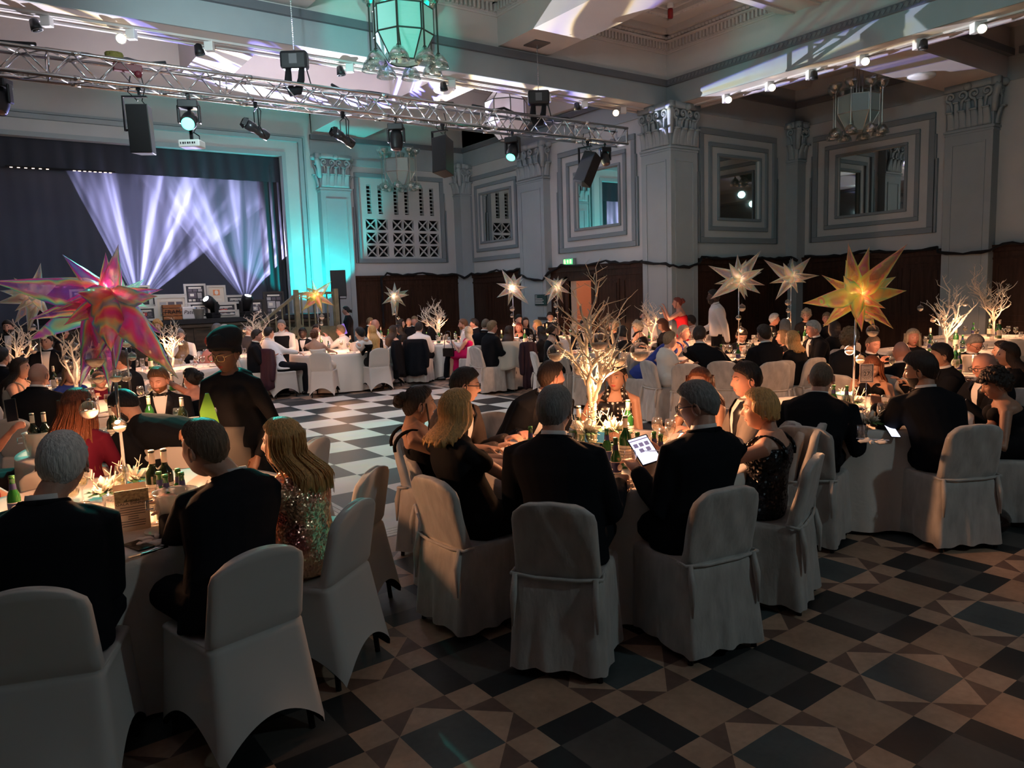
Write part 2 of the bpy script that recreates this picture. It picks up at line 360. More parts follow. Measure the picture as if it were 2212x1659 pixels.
# ================================================================== THE SETTING
XA, YW, YA, XB = 12.0, 18.95, 10.9, 16.2
def P3(ax, u, c, z): return V((c, u, z)) if ax == 'x' else V((u, c, z))
def sbox(mb, ax, u0, u1, c0, c1, z0, z1):
    a, b = P3(ax, u0, c0, z0), P3(ax, u1, c1, z1)
    mb.box((min(a.x, b.x), min(a.y, b.y), z0), (max(a.x, b.x), max(a.y, b.y), z1))
def holed(mb, ax, c, t, u0, u1, z0, z1, holes):
    us = sorted({u0, u1, *[h[0] for h in holes], *[h[1] for h in holes]}); zs = sorted({z0, z1, *[h[2] for h in holes], *[h[3] for h in holes]})
    for i in range(len(us)-1):
        run = None
        for k in range(len(zs)-1):
            um, zm = (us[i]+us[i+1])/2, (zs[k]+zs[k+1])/2
            if any(h[0] < um < h[1] and h[2] < zm < h[3] for h in holes):
                if run is not None: sbox(mb, ax, us[i], us[i+1], c, c+t, run, zs[k]); run = None
            elif run is None: run = zs[k]
        if run is not None: sbox(mb, ax, us[i], us[i+1], c, c+t, run, z1)
def ringb(mb, ax, c, proud, u0, u1, z0, z1, w_):
    sbox(mb, ax, u0, u1, c-proud, c+.01, z0, z0+w_); sbox(mb, ax, u0, u1, c-proud, c+.01, z1-w_, z1)
    sbox(mb, ax, u0, u0+w_, c-proud, c+.01, z0+w_, z1-w_); sbox(mb, ax, u1-w_, u1, c-proud, c+.01, z0+w_, z1-w_)
# floor
m = MB(); m.box((-9, -7, -.1), (20, 20, 0)); struct('floor', m, floor_m)
m = MB(); m.box((2.44, 5.267, 0), (7.32, 13.197, .022))
df = m.obj('dance_floor', check_m); tag(df, 'portable black and white chequered dance floor in the middle of the hall', 'dance floor')
m = MB()
x0, y0, x1, y1, e = 2.44, 5.267, 7.32, 13.197, .16
def ramp(a, b, na):
    a, b, na = V(a), V(b), V(na)
    o1, o2 = a+na*e, b+na*e
    t = (b-a).normalized()*e
    for k in range(4):
        f0, f1 = k/4, (k+1)/4-.03
        p = [a+na*e*f0-t*f0, b+na*e*f0+t*f0, b+na*e*f1+t*f1, a+na*e*f1-t*f1]; z0, z1 = .022*(1-f0)+.001, .022*(1-f1)+.001
        m.add([p[0]+V((0, 0, z0)), p[1]+V((0, 0, z0)), p[2]+V((0, 0, z1)), p[3]+V((0, 0, z1)), p[0], p[1], p[2], p[3]], [(0, 1, 2, 3), (2, 6, 7, 3), (0, 4, 5, 1), (0, 3, 7, 4), (1, 5, 6, 2)])
ramp((x0, y0, 0), (x1, y0, 0), (0, -1, 0)); ramp((x1, y1, 0), (x0, y1, 0), (0, 1, 0)); ramp((x0, y1, 0), (x0, y0, 0), (-1, 0, 0)); ramp((x1, y0, 0), (x1, y1, 0), (1, 0, 0))
m.obj('edge_ramp', mat('ramp_cream', (.6, .58, .5), .4), df)

# walls with their openings
G1 = (16.66, 18.1, 3.3, 4.6); G2 = (12.5, 13.97, 3.3, 4.56); DOOR = (13.39, 14.24, 0, 2.06)
m = MB(); holed(m, 'x', XA, .18, 11.3, 19.2, 0, 6.9, [G1, G2, DOOR]); struct('wall_right', m, wall_m)
G3 = (13.45, 14.85, 3.3, 4.6)
m = MB(); holed(m, 'y', YA, .18, 12.3, 16.4, 0, 6.5, [G3]); struct('wall_alcove', m, wall_m)
G4 = (8.28, 9.78, 3.3, 4.6); G5 = (3.7, 5.2, 3.3, 4.6)
m = MB(); holed(m, 'x', XB, .18, -7, 11.1, 0, 6.5, [G4, G5]); struct('wall_aisle', m, wall_m)
m = MB()
# grille wall
hs = []
for g in range(3):
    ux = 8.83+g*.80
    for c_ in range(2):
        for r_, (za, zb) in enumerate(((2.93, 3.23), (3.29, 3.58), (3.65, 3.94))): hs.append((ux+c_*.34, ux+c_*.34+.31, za, zb))
        hs.append((ux+.07+c_*.33, ux+.2+c_*.33, 4.08, 4.84))
holed(m, 'y', YW, .10, 7.4, 12.2, 0, 6.9, hs); struct('wall_stage', m, wall_m)
m = MB(); m.box((7.5, YW+.25, 2.6), (12.1, YW+.3, 5.2)); struct('wall_grille_shade', m, void_m)  # black sheet standing in for the shade in the cavity behind the grille
m = MB()
for (a, b, c_, d) in hs:
    if d < 4:
        for s_ in (1, -1):
            L_ = sqrt((b-a)**2+(d-c_)**2); an = math.atan2(d-c_, b-a)*s_
            m.cbox(((a+b)/2, YW+.045, (c_+d)/2), (L_, .05, .028), Matrix.Rotation(-an, 4, 'Y'))
    else:
        for k in range(8):
            z = c_+.05+k*(d-c_-.06)/7; m.cbox(((a+b)/2, YW+.05, z), (b-a, .06, .012), Matrix.Rotation(.5, 4, 'X'))
struct('trim_1', m, wall_m)
# left, back and upper walls that close the hall
m = MB(); m.box((-9.2, -7, 0), (-9, 20, 6.9)); struct('wall_left', m, wall_m)
m = MB(); m.box((-9, -7.2, 0), (16.4, -7, 6.9)); struct('wall_back', m, wall_m)
# proscenium wall over and beside the opening
OP = (-4.6, 6.65, 1.5, 5.42)
m = MB(); holed(m, 'y', YW, .2, -9, 7.4, 0, 6.9, [OP]); struct('wall_proscenium', m, wall_m)
m = MB()
for d_, w_, pr in ((0, .10, .02), (.42, .10, .09), (.56, .05, .05)):
    u0, u1, z0, z1 = OP[0]-d_, OP[1]+d_, 1.5, OP[3]+d_*.85
    sbox(m, 'y', u1, u1+w_, YW-pr, YW+.01, 0, z1+w_); sbox(m, 'y', u0-w_, u0, YW-pr, YW+.01, 0, z1+w_); sbox(m, 'y', u0, u1, YW-pr, YW+.01, z1, z1+w_)
struct('trim_2', m, pil_m)
m = MB()
for z, pr, h in ((5.88, .10, .12),):
    sbox(m, 'y', 7.4, 12.0, YW-pr, YW+.01, z, z+h)
    sbox(m, 'x', 11.7, 18.9, XA-pr, XA+.01, z, z+h)
    sbox(m, 'y', -9, 12.0, 11.05-pr, 11.06, z, z+h)
    sbox(m, 'x', -7, 11.0, XA-pr, XA+.01, z, z+h)
    sbox(m, 'x', 7.6, 10.85, XB-pr, XB+.01, z, z+h); sbox(m, 'x', 1, 6.2, XB-pr, XB+.01, z, z+h)
    sbox(m, 'y', 12.75, 16.2, YA-pr, YA+.01, z, z+h)
    sbox(m, 'x', 7.6, 10.9, 12.75, 12.85, z, z+h)
    sbox(m, 'y', 12.75, 16.2, 7.5-.01, 7.5+pr, z, z+h); sbox(m, 'y', 12.75, 16.2, 6.4-pr, 6.4+.01, z, z+h)
struct('trim_3', m, dark_band_m)
# greek-key like leaf run on the dark moulding of the right beam (low relief)
m = MB()
y = 4.5
while y < 10.9: m.cbox((XA-.105, y, 5.94), (.02, .05, .07), Matrix.Rotation(.6, 4, 'X')); y += .09
struct('trim_4', m, mat('moulding_relief', (.16, .18, .2), .6))
# beams
m = MB(); m.box((-9, 11.05, 5.5), (12.3, 11.75, 6.9)); struct('ceiling_beam_front', m, ceil_m)
m = MB(); m.box((12.0, -7, 5.5), (12.75, 11.05, 6.9)); struct('ceiling_beam_right', m, ceil_m)
m = MB(); m.box((-9, 11.02, 5.5), (12, 11.055, 5.88)); m.box((11.97, -7, 5.5), (12.005, 11.02, 5.88)); struct('trim_5', m, pil_m)
m = MB()
for y_ in (11.33, 11.40, 11.60): m.box((-9, y_, 5.47), (12.3, y_+.035, 5.505))
for x_ in (12.3, 12.37, 12.58): m.box((x_, -7, 5.47), (x_+.035, 11.0, 5.505))
struct('trim_6', m, ceil_m)
m = MB()
for a, b in ((3.4, 4.4), (7.81, 8.89), (-.8, .2)): m.box((a, -7, 6.05), (b, 11.06, 6.9))
m.box((-9, 7.3, 6.45), (12, 8.3, 6.9)); m.box((-9, 3.3, 6.45), (12, 4.3, 6.9))
for y_ in (7.45, 7.6, 8.1): m.box((-9, y_, 6.42), (12, y_+.04, 6.46))
struct('ceiling_cross_beams', m, ceil_m)
m = MB(); m.box((-9, -7, 6.95), (12.75, 11.1, 7.05)); struct('ceiling', m, ceil_m)
# coffer cornices with dentils
def coffer(x0, x1, y0, y1, zt, sides='SWNE', dz=6.55):
    m = MB(); inn = .10
    segs = []
    if 'N' in sides: segs.append(('y', x0, x1, y1, -1))
    if 'S' in sides: segs.append(('y', x0, x1, y0, 1))
    if 'E' in sides: segs.append(('x', y0, y1, x1, -1))
    if 'W' in sides: segs.append(('x', y0, y1, x0, 1))
    for ax, u0, u1, c, s_ in segs:
        for pr, z0, z1 in ((.03, dz-.03, dz), (.05, dz, dz+.15), (.17, dz+.15, dz+.18), (.13, dz+.18, dz+.28), (.22, dz+.28, zt)):
            sbox(m, ax, u0, u1, min(c, c+s_*pr), max(c, c+s_*pr), z0, z1)
        u = u0+.05
        while u < u1:
            sbox(m, ax, u, u+.042, min(c, c+s_*.12), max(c, c+s_*.12), dz+.02, dz+.15)
            p = P3(ax, u+.02, c+s_*.14, dz+.225); m.cbox(p, (.055, .055, .05), Matrix.Rotation(.78, 4, 'Z'))
            u += .085
    return m
m = MB()
for a in ((8.89, 12, 8.3, 11.05, 6.95), (4.4, 7.81, 8.3, 11.05, 6.95), (8.89, 12, 4.3, 7.3, 6.95)):
    c_ = coffer(*a); m.add(c_.v, c_.f)
    x0, x1, y0, y1, zt = a
    for ins, w_, h_ in ((.62, .05, .05), (.75, .16, .09), (1.0, .05, .05)):
        ringu = (x0+ins, x1-ins, y0+ins, y1-ins)
        for (p0, p1, q0, q1) in ((ringu[0], ringu[1], ringu[2], ringu[2]+w_), (ringu[0], ringu[1], ringu[3]-w_, ringu[3]), (ringu[0], ringu[0]+w_, ringu[2], ringu[3]), (ringu[1]-w_, ringu[1], ringu[2], ringu[3])):
            m.box((p0, q0, zt-h_), (p1, q1, zt+.01))
    # bead and egg run
    ins = .83
    for k in range(26):
        for (px_, py_) in ((x0+ins+k*(x1-x0-2*ins)/26, y1-ins), (x1-ins, y0+ins+k*(y1-y0-2*ins)/26)): m.ball((px_, py_, zt-.09), .035, 6)
struct('trim_7', m, ceil_m)
# stage bay ceiling
m = MB(); CO = [(4.38, 7.85, 12.3, 15.25), (8.9, 11.8, 12.3, 15.25), (-.5, 3.56, 12.3, 15.25), (-.5, 7.45, 16.3, 18.95), (8.9, 12.0, 16.3, 18.95)]
xs = sorted({-9, 12.2, *[c[0] for c in CO], *[c[1] for c in CO]}); ys = sorted({11.75, *[c[2] for c in CO], *[c[3] for c in CO]})
for i in range(len(xs)-1):
    for j in range(len(ys)-1):
        xm, ym = (xs[i]+xs[i+1])/2, (ys[j]+ys[j+1])/2
        if not any(c[0] < xm < c[1] and c[2] < ym < c[3] for c in CO): m.box((xs[i], ys[j], 6.05), (xs[i+1], ys[j+1], 6.9))
struct('ceiling_stage_bay', m, ceil_m)
m = MB(); m.box((-9, 11.7, 6.9), (12.2, 19.3, 7.0)); m.box((7.45, 18.9, 6.04), (8.9, 18.97, 6.9)); struct('ceiling_stage_bay_top', m, ceil_m)
m = MB()
for a in ((-.5, 7.45, 16.3, 18.95, 6.9), (8.9, 12.0, 16.3, 18.95, 6.9)): c_ = coffer(*a, sides='NEW'); m.add(c_.v, c_.f)
c_ = coffer(8.9, 11.8, 12.3, 15.25, 6.9); m.add(c_.v, c_.f)
struct('trim_8', m, ceil_m)
# aisle ceiling
m = MB(); m.box((12.75, 6.4, 5.5), (16.2, 7.5, 6.5)); m.box((12.75, -1, 5.5), (16.2, .2, 6.5)); struct('ceiling_aisle_beams', m, ceil_m)
m = MB(); m.box((12.75, -7, 6.4), (16.4, 11, 6.5)); m.box((12.9, 7.65, 6.25), (16.05, 8.0, 6.41)); m.box((12.9, 10.4, 6.25), (16.05, 10.75, 6.41)); struct('ceiling_aisle', m, ceil_m)

# mirror frames on the walls
def frame(n, ax, c, g, out, mid=True):
    m = MB(); u0, u1, z0, z1 = out
    ringb(m, ax, c, .05, u0, u1, z0, z1, .12)
    for s_, k in ((.035, .82), (.07, .62)):
        sbox(m, ax, u0-s_, u0, c-.05, c+.01, z0, z0+(z1-z0)*k); sbox(m, ax, u1, u1+s_, c-.05, c+.01, z0, z0+(z1-z0)*k)
    if mid:
        a = .30; ringb(m, ax, c, .045, u0+a, u1-a, z0+a*.9, z1-a*.9, .09)
        gu0, gu1, gz0, gz1 = g; ringb(m, ax, c, .04, gu0-.06, gu1+.06, gz0-.06, gz1+.06, .06)
    o = struct('trim_%d' % n, m, band_m); bevel(o, .012)
frame(9, 'x', XA, G1, (16.05, 18.67, 2.75, 5.15)); frame(10, 'x', XA, G2, (11.95, 14.58, 2.75, 5.15))
frame(11, 'y', YA, G3, (12.8, 15.45, 2.75, 5.15)); frame(12, 'x', XB, G4, (7.67, 10.4, 2.75, 5.15)); frame(13, 'x', XB, G5, (3.1, 5.9, 2.75, 5.15))
frame(14, 'y', YW, None, (8.55, 11.27, 2.76, 5.14), False)
for i, (ax, c, g) in enumerate((('x', XA, G1), ('x', XA, G2), ('y', YA, G3), ('x', XB, G4), ('x', XB, G5))):
    m = MB(); sbox(m, ax, g[0]-.02, g[1]+.02, c+.03, c+.05, g[2]-.02, g[3]+.02)
    o = m.obj('wall_mirror', mirror_m)
    tag(o, ('square mirror on the right wall nearest the stage, reflecting the grille', 'large mirror on the right wall beside the big pillar, reflecting the stage curtain', 'mirror on the alcove wall reflecting a lit ornate lamp', 'wide mirror on the far right aisle wall reflecting an alcove', 'mirror at the right edge of the aisle wall')[i], 'mirror', 'wall mirrors in stepped frames')
# plain frieze line under the beams
m = MB()
sbox(m, 'x', 11.5, 14.95, XA-.03, XA+.01, 5.44, 5.5); sbox(m, 'x', 16, 18.9, XA-.03, XA+.01, 5.44, 5.5); sbox(m, 'y', 8.3, 11.9, YW-.04, YW+.01, 5.3, 5.46)
sbox(m, 'y', 12.6, 16.2, YA-.03, YA+.01, 5.44, 5.5); sbox(m, 'x', 0, 10.8, XB-.03, XB+.01, 5.44, 5.5)
struct('trim_15', m, pil_m)
m = MB()
sbox(m, 'x', 11.5, 18.95, XA-.02, XA+.01, 5.5, 5.88); sbox(m, 'y', 7.4, 12, YW-.02, YW+.01, 5.46, 5.88); sbox(m, 'y', 12.75, 16.2, YA-.02, YA+.01, 5.5, 5.88); sbox(m, 'x', 7.5, 10.9, XB-.02, XB+.01, 5.5, 5.88); sbox(m, 'x', 0, 6.4, XB-.02, XB+.01, 5.5, 5.88)
struct('trim_16', m, pil_m)
# pilasters with leafy capitals
def capital_face(m, a, b, n, z0, z1):
    """leaves and volutes along the top edge a-b of a pilaster, n = outward"""
    a, b, n = V(a), V(b), V(n); t = (b-a); L_ = t.length; t.normalize(); k = max(1, round(L_/.21)); h = z1-z0
    M = Matrix((( t.x, n.x, 0, 0), (t.y, n.y, 0, 0), (0, 0, 1, 0), (0, 0, 0, 1)))
    for i in range(k):
        c = a+t*(L_*(i+.5)/k)
        for wd, zt, out in ((.085, .38, .06), (.062, .60, .045)):
            if zt > .5: c2 = c+t*(L_*.5/k)
            else: c2 = c
            if zt > .5 and i == k-1: continue
            rings = []
            for q in range(8):
                f = q/7; z = z0+h*zt*f; o_ = .018+out*f*f*1.2; w_ = wd*(1-.25*f) if f < .9 else wd*.6
                p = c2+n*o_+V((0, 0, z)); rings.append([p-t*w_, p-t*w_*.5+n*.03, p+n*.012, p+t*w_*.5+n*.03, p+t*w_, p+t*w_*.6-n*.035, p-t*w_*.6-n*.035])
            m.loft(rings)
            pz = c2+n*(.03+out*1.3)+V((0, 0, z0+h*zt)); m.cbox(pz, (wd*1.5, .07, .03), M)
    nv = 2 if L_ > .3 else 1
    for i in range(nv*2 if L_ > .7 else nv):
        nn = nv*2 if L_ > .7 else nv
        c = a+t*(L_*(i+.5)/nn)+n*.07+V((0, 0, z0+h*.74)); s_ = 1 if i % 2 else -1
        pts = []
        for q in range(22):
            an = -pi/2+q/21*pi*2.6; r_ = .095*(1-q/28); pts.append(c+t*(cos(an)*r_*s_)+V((0, 0, sin(an)*r_)))
        stem = [c+V((0, 0, -h*.42))-t*(.03*s_)-n*.03, c+V((0, 0, -h*.2))-t*(.02*s_)-n*.02]
        m.tube(stem+pts, [.026]*2+[.03-.0007*q for q in range(22)], 6)
        m.ball(c, .03, 8)
    m.box(*[[f(p, q) for p, q in zip(a-n*.02+V((0, 0, z1-.12)), b+n*.10+V((0, 0, z1)))] for f in (min, max)])
    mid = (a+b)/2+n*.11+V((0, 0, z1-.08)); m.ball(mid, .075, 10)
def pilaster(name, x0, x1, y0, y1, faces, z1=5.5):
    m = MB(); m.box((x0, y0, 0), (x1, y1, z1)); m.box((x0-.03, y0-.03, 4.62), (x1+.03, y1+.03, 4.66)); m.box((x0-.015, y0-.015, 4.57), (x1+.015, y1+.015, 4.60))
    m.box((x0-.05, y0-.05, 0), (x1+.05, y1+.05, .3))
    if x1-x0 > .5 and 'S' in faces: ringb(m, 'y', y0, .014, x0+.12, x1-.12, .5, 4.4, .03)
    if y1-y0 > .5 and 'W' in faces: ringb(m, 'x', x0, .014, y0+.12, y1-.12, .5, 4.4, .03)
    o = struct(name, m, pil_m)
    m = MB()
    if 'S' in faces: capital_face(m, (x0, y0, 0), (x1, y0, 0), (0, -1, 0), 4.68, z1)
    if 'W' in faces: capital_face(m, (x0, y1, 0), (x0, y0, 0), (-1, 0, 0), 4.68, z1)
    if 'E' in faces: capital_face(m, (x1, y0, 0), (x1, y1, 0), (1, 0, 0), 4.68, z1)
    if 'S' in faces and 'W' in faces:
        m.tube([(x0, y0, 4.9), (x0-.02, y0-.02, 5.15), (x0-.08, y0-.08, 5.32), (x0-.12, y0-.12, 5.36)], [.05, .06, .07, .05], 8); m.box((x0-.12, y0-.12, 5.36), (x0+.02, y0+.02, z1))
    m.obj('capital', pil_m, o, True)
pilaster('wall_pillar_1', 11.72, 12.52, 10.7, 11.52, 'SW'); pilaster('wall_pillar_2', 11.78, 12.0, 14.95, 16.01, 'SW'); pilaster('wall_pillar_3', 11.62, 12.0, 18.57, 18.95, 'SW')
pilaster('wall_pillar_4', 7.52, 8.33, 18.7, 18.95, 'SWE'); pilaster('wall_pillar_5', 15.88, 16.2, 10.6, 10.9, 'SW'); pilaster('wall_pillar_6', 15.92, 16.2, 6.5, 7.36, 'SW')
# wood panelling
def dado(n, ax, c, u0, u1, skip=None, z1=2.42):
    m = MB()
    holes = [skip] if skip else []
    holed(m, ax, c-.06, .06, u0, u1, 0, z1, holes)
    sbox(m, ax, u0, u1, c-.13, c, z1-.05, z1); sbox(m, ax, u0, u1, c-.10, c, z1-.13, z1-.05); sbox(m, ax, u0, u1, c-.085, c, z1-.28, z1-.24); sbox(m, ax, u0, u1, c-.09, c, 0, .16) if not skip else None
    segs = [(u0, u1)] if not skip else [(u0, skip[0]-.12), (skip[1]+.12, u1)]
    for a, b in segs:
        k = max(1, round((b-a)/.75)); w_ = (b-a)/k
        for i in range(k):
            p, q = a+i*w_+.07, a+(i+1)*w_-.07
            for za, zb in ((.25, .95), (1.03, z1-.36)):
                ringb(m, ax, c-.06, .018, p, q, za, zb, .035); sbox(m, ax, p+.09, q-.09, c-.072, c-.05, za+.09, zb-.09)
    if skip:
        sbox(m, ax, skip[0]-.11, skip[0], c-.10, c, 0, skip[3]+.11); sbox(m, ax, skip[1], skip[1]+.11, c-.10, c, 0, skip[3]+.11); sbox(m, ax, skip[0]-.11, skip[1]+.11, c-.10, c, skip[3], skip[3]+.11)
    struct('trim_%d' % n, m, wood_m)
dado(17, 'y', YW, 8.33, 11.62); dado(18, 'x', XA, 16.01, 18.6); dado(19, 'x', XA, 11.52, 14.95, DOOR); dado(20, 'y', YA, 12.52, 15.9); dado(21, 'x', XB, 7.36, 10.62); dado(22, 'x', XB, 1.0, 6.5)
# doorway: lit lobby with a stair balustrade, half-open glazed door
m = MB(); m.box((12.18, 12.4, 0), (14.5, 12.5, 2.6)); m.box((14.5, 12.4, 0), (14.6, 16, 2.6)); m.box((12.18, 15.9, 0), (14.5, 16, 2.6)); m.box((12.18, 12.4, 2.6), (14.6, 16, 2.7)); struct('wall_lobby', m, mat('lobby_paint', (.75, .45, .32), .8))
light('lobby_lamp', 'POINT', (13.4, 13.9, 2.2), 30, (1, .62, .42), .1)
m = MB()
for k in range(12): y_ = 13.2+k*.16; z_ = 1.75-k*.09; m.box((13.3, y_, z_-.9), (13.33, y_+.03, z_))
m.tube([(13.315, 13.1, 1.82), (13.315, 15.2, .64)], .035, 6); m.box((13.25, 13.1, 0), (13.35, 13.2, 1.9))
tag(m.obj('stair_balustrade', rail_m), 'wooden stair balustrade seen through the open doorway', 'balustrade')
m = MB(); M = Matrix.Translation((12.12, 13.42, 0)) @ Matrix.Rotation(R(-62), 4, 'Z')
for a, b, z0, z1 in ((0, .1, 0, 2.0), (.7, .8, 0, 2.0), (.1, .7, 0, .5), (.1, .7, 1.02, 1.12), (.1, .7, 1.9, 2.0)): m.box((-.02, a, z0), (.02, b, z1), M)
dr = struct('door_1', m, wood_m)
m = MB(); m.box((-.008, .1, .5), (.008, .7, 1.9), M); m.obj('door_glass', glass_m, dr)
# stage
m = MB(); m.box((-9, 17.3, 0), (6.95, 19.8, 1.46)); st = struct('wall_stage_front', m, stagewood_m)
m = MB()
for k in range(9):
    a = -2.2+k*1.0
    ringb(m, 'y', 17.3, .02, a+.06, a+.94, .2, .75, .04); ringb(m, 'y', 17.3, .02, a+.06, a+.94, .82, 1.3, .04)
m.box((-9, 17.24, 1.32), (6.95, 17.3, 1.38)); m.obj('panel_moulding', stagewood_m, st)
m = MB(); m.box((-9, 17.22, 1.40), (6.95, 19.9, 1.5)); struct('floor_stage', m, mat('stage_deck', (.015, .015, .018), .6))
m = MB(); n = 520
for i in range(n+1):
    x = -4.6+11.4*i/n; y = 19.32+.010*sin(x*9+sin(x*3))+.005*sin(x*23+1)
    m.v += [(x, y, 1.5), (x, y, 5.2)]
    if i: m.face((2*i-2, 2*i, 2*i+1, 2*i-1))
tag(m.obj('stage_curtain', curtain_m, smooth=True), 'dark pleated curtain closing the back of the stage', 'curtain')
m = MB(); n = 300
for i in range(n+1):
    x = -4.6+11.4*i/n; y = 19.18+.02*sin(x*17)
    m.v += [(x, y, 4.8), (x, y, 5.6)]
    if i: m.face((2*i-2, 2*i, 2*i+1, 2*i-1))
tag(m.obj('stage_pelmet', mat('pelmet_cloth', (.028, .032, .045), .9), smooth=True), 'dark pelmet hanging across the top of the stage opening', 'curtain')
n = 60
for x_a, x_b, l_ in ((6.15, 6.75, 'narrow black side curtain at the right edge of the stage'), (-4.7, -3.9, 'narrow black side curtain beyond the left edge of the picture')):
    m = MB()
    for i in range(n+1):
        x = x_a+(x_b-x_a)*i/n; y = 19.22+.04*sin(x*33); m.v += [(x, y, 1.5), (x, y, 5.2)]
        if i: q = 2*i; m.face((q-2, q, q+1, q-1))
    tag(m.obj('wing_curtain', mat('wing_cloth', (.03, .032, .04), .9), smooth=True), l_, 'curtain')
r_ = MB(); r_.box((.85, 19.11, 4.80), (2.9, 19.13, 4.83)); r_ = r_.obj('light_batten', black_m); tag(r_, 'thin batten of tiny lamps glinting under the pelmet', 'light batten')
for k in range(14):
    m = MB(); m.cbox((.95+k*.13 if k < 6 else 1.5+k*.1, 19.1, 4.79), (.05, .02, .012)); m.obj('lamp', mat('batten_glint', (.2, .2, .2), .3, emit=(1, .75, .6), estr=3), r_)
#tag(m.obj('footlight_batten', mat('batten_glint', (.2, .2, .2), .3, emit=(1, .75, .6), estr=3)), 'row of tiny lamps glinting under the pelmet', 'light batten')
# steps up to the stage with timber balustrades
root = empty('stage_steps', (6.2, 17.0, 0), 0, 'green-lit wooden steps with balustrade climbing to the right end of the stage', 'steps')
def loc(o): o.location = (-6.2, -17.0, 0); return o
m = MB()
for k in range(5): m.box((4.5+k*.27, 16.35, 0), (4.5+(k+1)*.27+.02, 17.2, .2*(k+1)))
m.box((5.85, 16.35, 0), (6.82, 17.2, 1.2)); loc(m.obj('treads', rail_m, root))
yy = 16.38
m = MB(); m.box((-.02, -.03, -.16), (1.75, .03, .0), Matrix.Translation((4.5, yy, .28)) @ Matrix.Rotation(-R(36.5), 4, 'Y')); m.box((5.85, yy-.04, 1.05), (6.8, yy-.02, 1.22)); loc(m.obj('stringer', rail_m, root))
m = MB(); a, b_ = V((4.5, yy, .98)), V((5.9, yy, 1.98)); M = (b_-a).to_track_quat('X', 'Z').to_matrix().to_4x4()
m.box((0, -.035, -.03), ((b_-a).length, .035, .03), Matrix.Translation(a) @ M)
m.box((5.88, yy-.035, 1.94), (6.8, yy+.035, 2.0)); loc(m.obj('handrail', rail_m, root))
for k in range(15):
    x = 4.62+k*.15; zt = .99+(x-4.5)*.714 if x < 5.88 else 1.95; zb = .30+max(0, min(1, (x-4.5)/1.4))*.92
    m = MB(); m.box((x-.015, yy-.015, zb), (x+.015, yy+.015, zt)); loc(m.obj('baluster', rail_m, root))
for x, zt in ((4.48, 1.1), (5.86, 2.06), (6.78, 2.06)): m = MB(); m.box((x-.05, yy-.05, 0), (x+.05, yy+.05, zt)); loc(m.obj('newel_post', rail_m, root))
# cable swagged along the panelling
def swag(pts, label, r=.03):
    m = MB(); out = []
    for i in range(len(pts)-1):
        a, b = V(pts[i]), V(pts[i+1]); k = max(2, int((b-a).length/.15))
        for q in range(k): f = q/k; out.append(a.lerp(b, f)+V((0, 0, -.05*sin(pi*f)*(1 if (b-a).length > .8 else .2)+.012*sin(q*3+i))))
    out.append(V(pts[-1])); m.tube(out, [r*(1+.3*sin(i*1.7)) for i in range(len(out))], 6)
    tag(m.obj('black_cable_swag', black_m, smooth=True), label, 'cable', 'black cloth-wrapped cables along the panelling')
swag([(9.1, 18.75, 1.0), (9.12, 18.78, 2.35), (9.3, 18.78, 2.47), (10.4, 18.78, 2.47), (11.5, 18.75, 2.43), (11.6, 18.5, 2.3)], 'black cable running over the panelling under the grille')
swag([(11.6, 18.5, 2.3), (11.85, 18.5, 2.42), (11.84, 17.2, 2.46), (11.84, 16.1, 2.45), (11.72, 16.0, 2.3), (11.72, 15.0, 2.12), (11.84, 14.9, 2.3), (11.84, 14.4, 2.45), (11.84, 12.8, 2.47), (11.84, 11.6, 2.42)], 'black cable sagging across the pilaster left of the doorway')
swag([(11.66, 11.5, 2.38), (11.66, 10.8, 2.3), (11.7, 10.64, 2.26), (12.5, 10.64, 2.3), (12.7, 10.74, 2.45), (14.3, 10.74, 2.46), (15.8, 10.7, 2.44), (15.82, 10.54, 2.34)], 'black cable looped round the big pillar')
swag([(16.05, 10.5, 2.44), (16.04, 9.0, 2.47), (16.04, 7.5, 2.43), (15.86, 7.4, 2.34), (15.86, 6.45, 2.32), (16.04, 6.3, 2.43), (16.04, 4, 2.46)], 'black cable along the far right aisle panelling')

# small wall things
r_ = empty('exit_sign', (11.93, 14.19, 2.53), 0, 'small lit green exit sign on the right wall over the panelling', 'sign')
m = MB(); m.box((-.04, -.18, -.08), (.04, .18, .08)); m.obj('housing', mat('sign_housing', (.3, .4, .35), .4), r_)
m = MB(); m.box((-.052, -.17, -.065), (-.04, .17, .065)); m.obj('sign_face', mat('exit_green', (.05, .35, .12), .4, emit=(.12, .7, .28), estr=1.1), r_)
m = MB(); X_ = -.056
ym = mat('exit_yellow', (.9, .9, .3), .4, emit=(1, .95, .35), estr=2)
m.box((X_, .09, -.03), (X_+.005, .14, .035)); m.cbox((X_, .115, .048), (.005, .02, .02)); m.box((X_, .12, -.05), (X_+.005, .135, -.03)); m.box((X_, .075, -.045), (X_+.005, .1, -.03))
m.box((X_, -.015, -.04), (X_+.005, .015, .02)); m.add([(X_, -.04, .01), (X_, .04, .01), (X_, 0, .05)], [(0, 1, 2)]); m.box((X_, -.13, -.045), (X_+.005, -.08, .045)); m.obj('pictogram', ym, r_)
r_ = empty('information_board', (11.77, 15.15, 1.62), 0, 'small dark notice board with pale lines of text on the pilaster', 'sign')
m = MB(); m.box((-.02, -.24, -.14), (.005, .24, .14)); m.obj('board', mat('notice_green', (.02, .05, .05), .5), r_)
m = MB()
for k in range(6): m.box((-.024, .22-(.08 if k < 2 else .3+.05*(k % 2)), .10-k*.038), (-.02, .22, .112-k*.038))
m.obj('lettering', white_m, r_)
m = MB(); m.box((-.01, -.2, -.04), (0, .2, .04)); tag(m.obj('door_plate', mat('plate_dark', (.05, .05, .05), .4), loc=(11.77, 15.1, 1.15)), 'small dark plate low on the pilaster beside the doorway', 'sign')
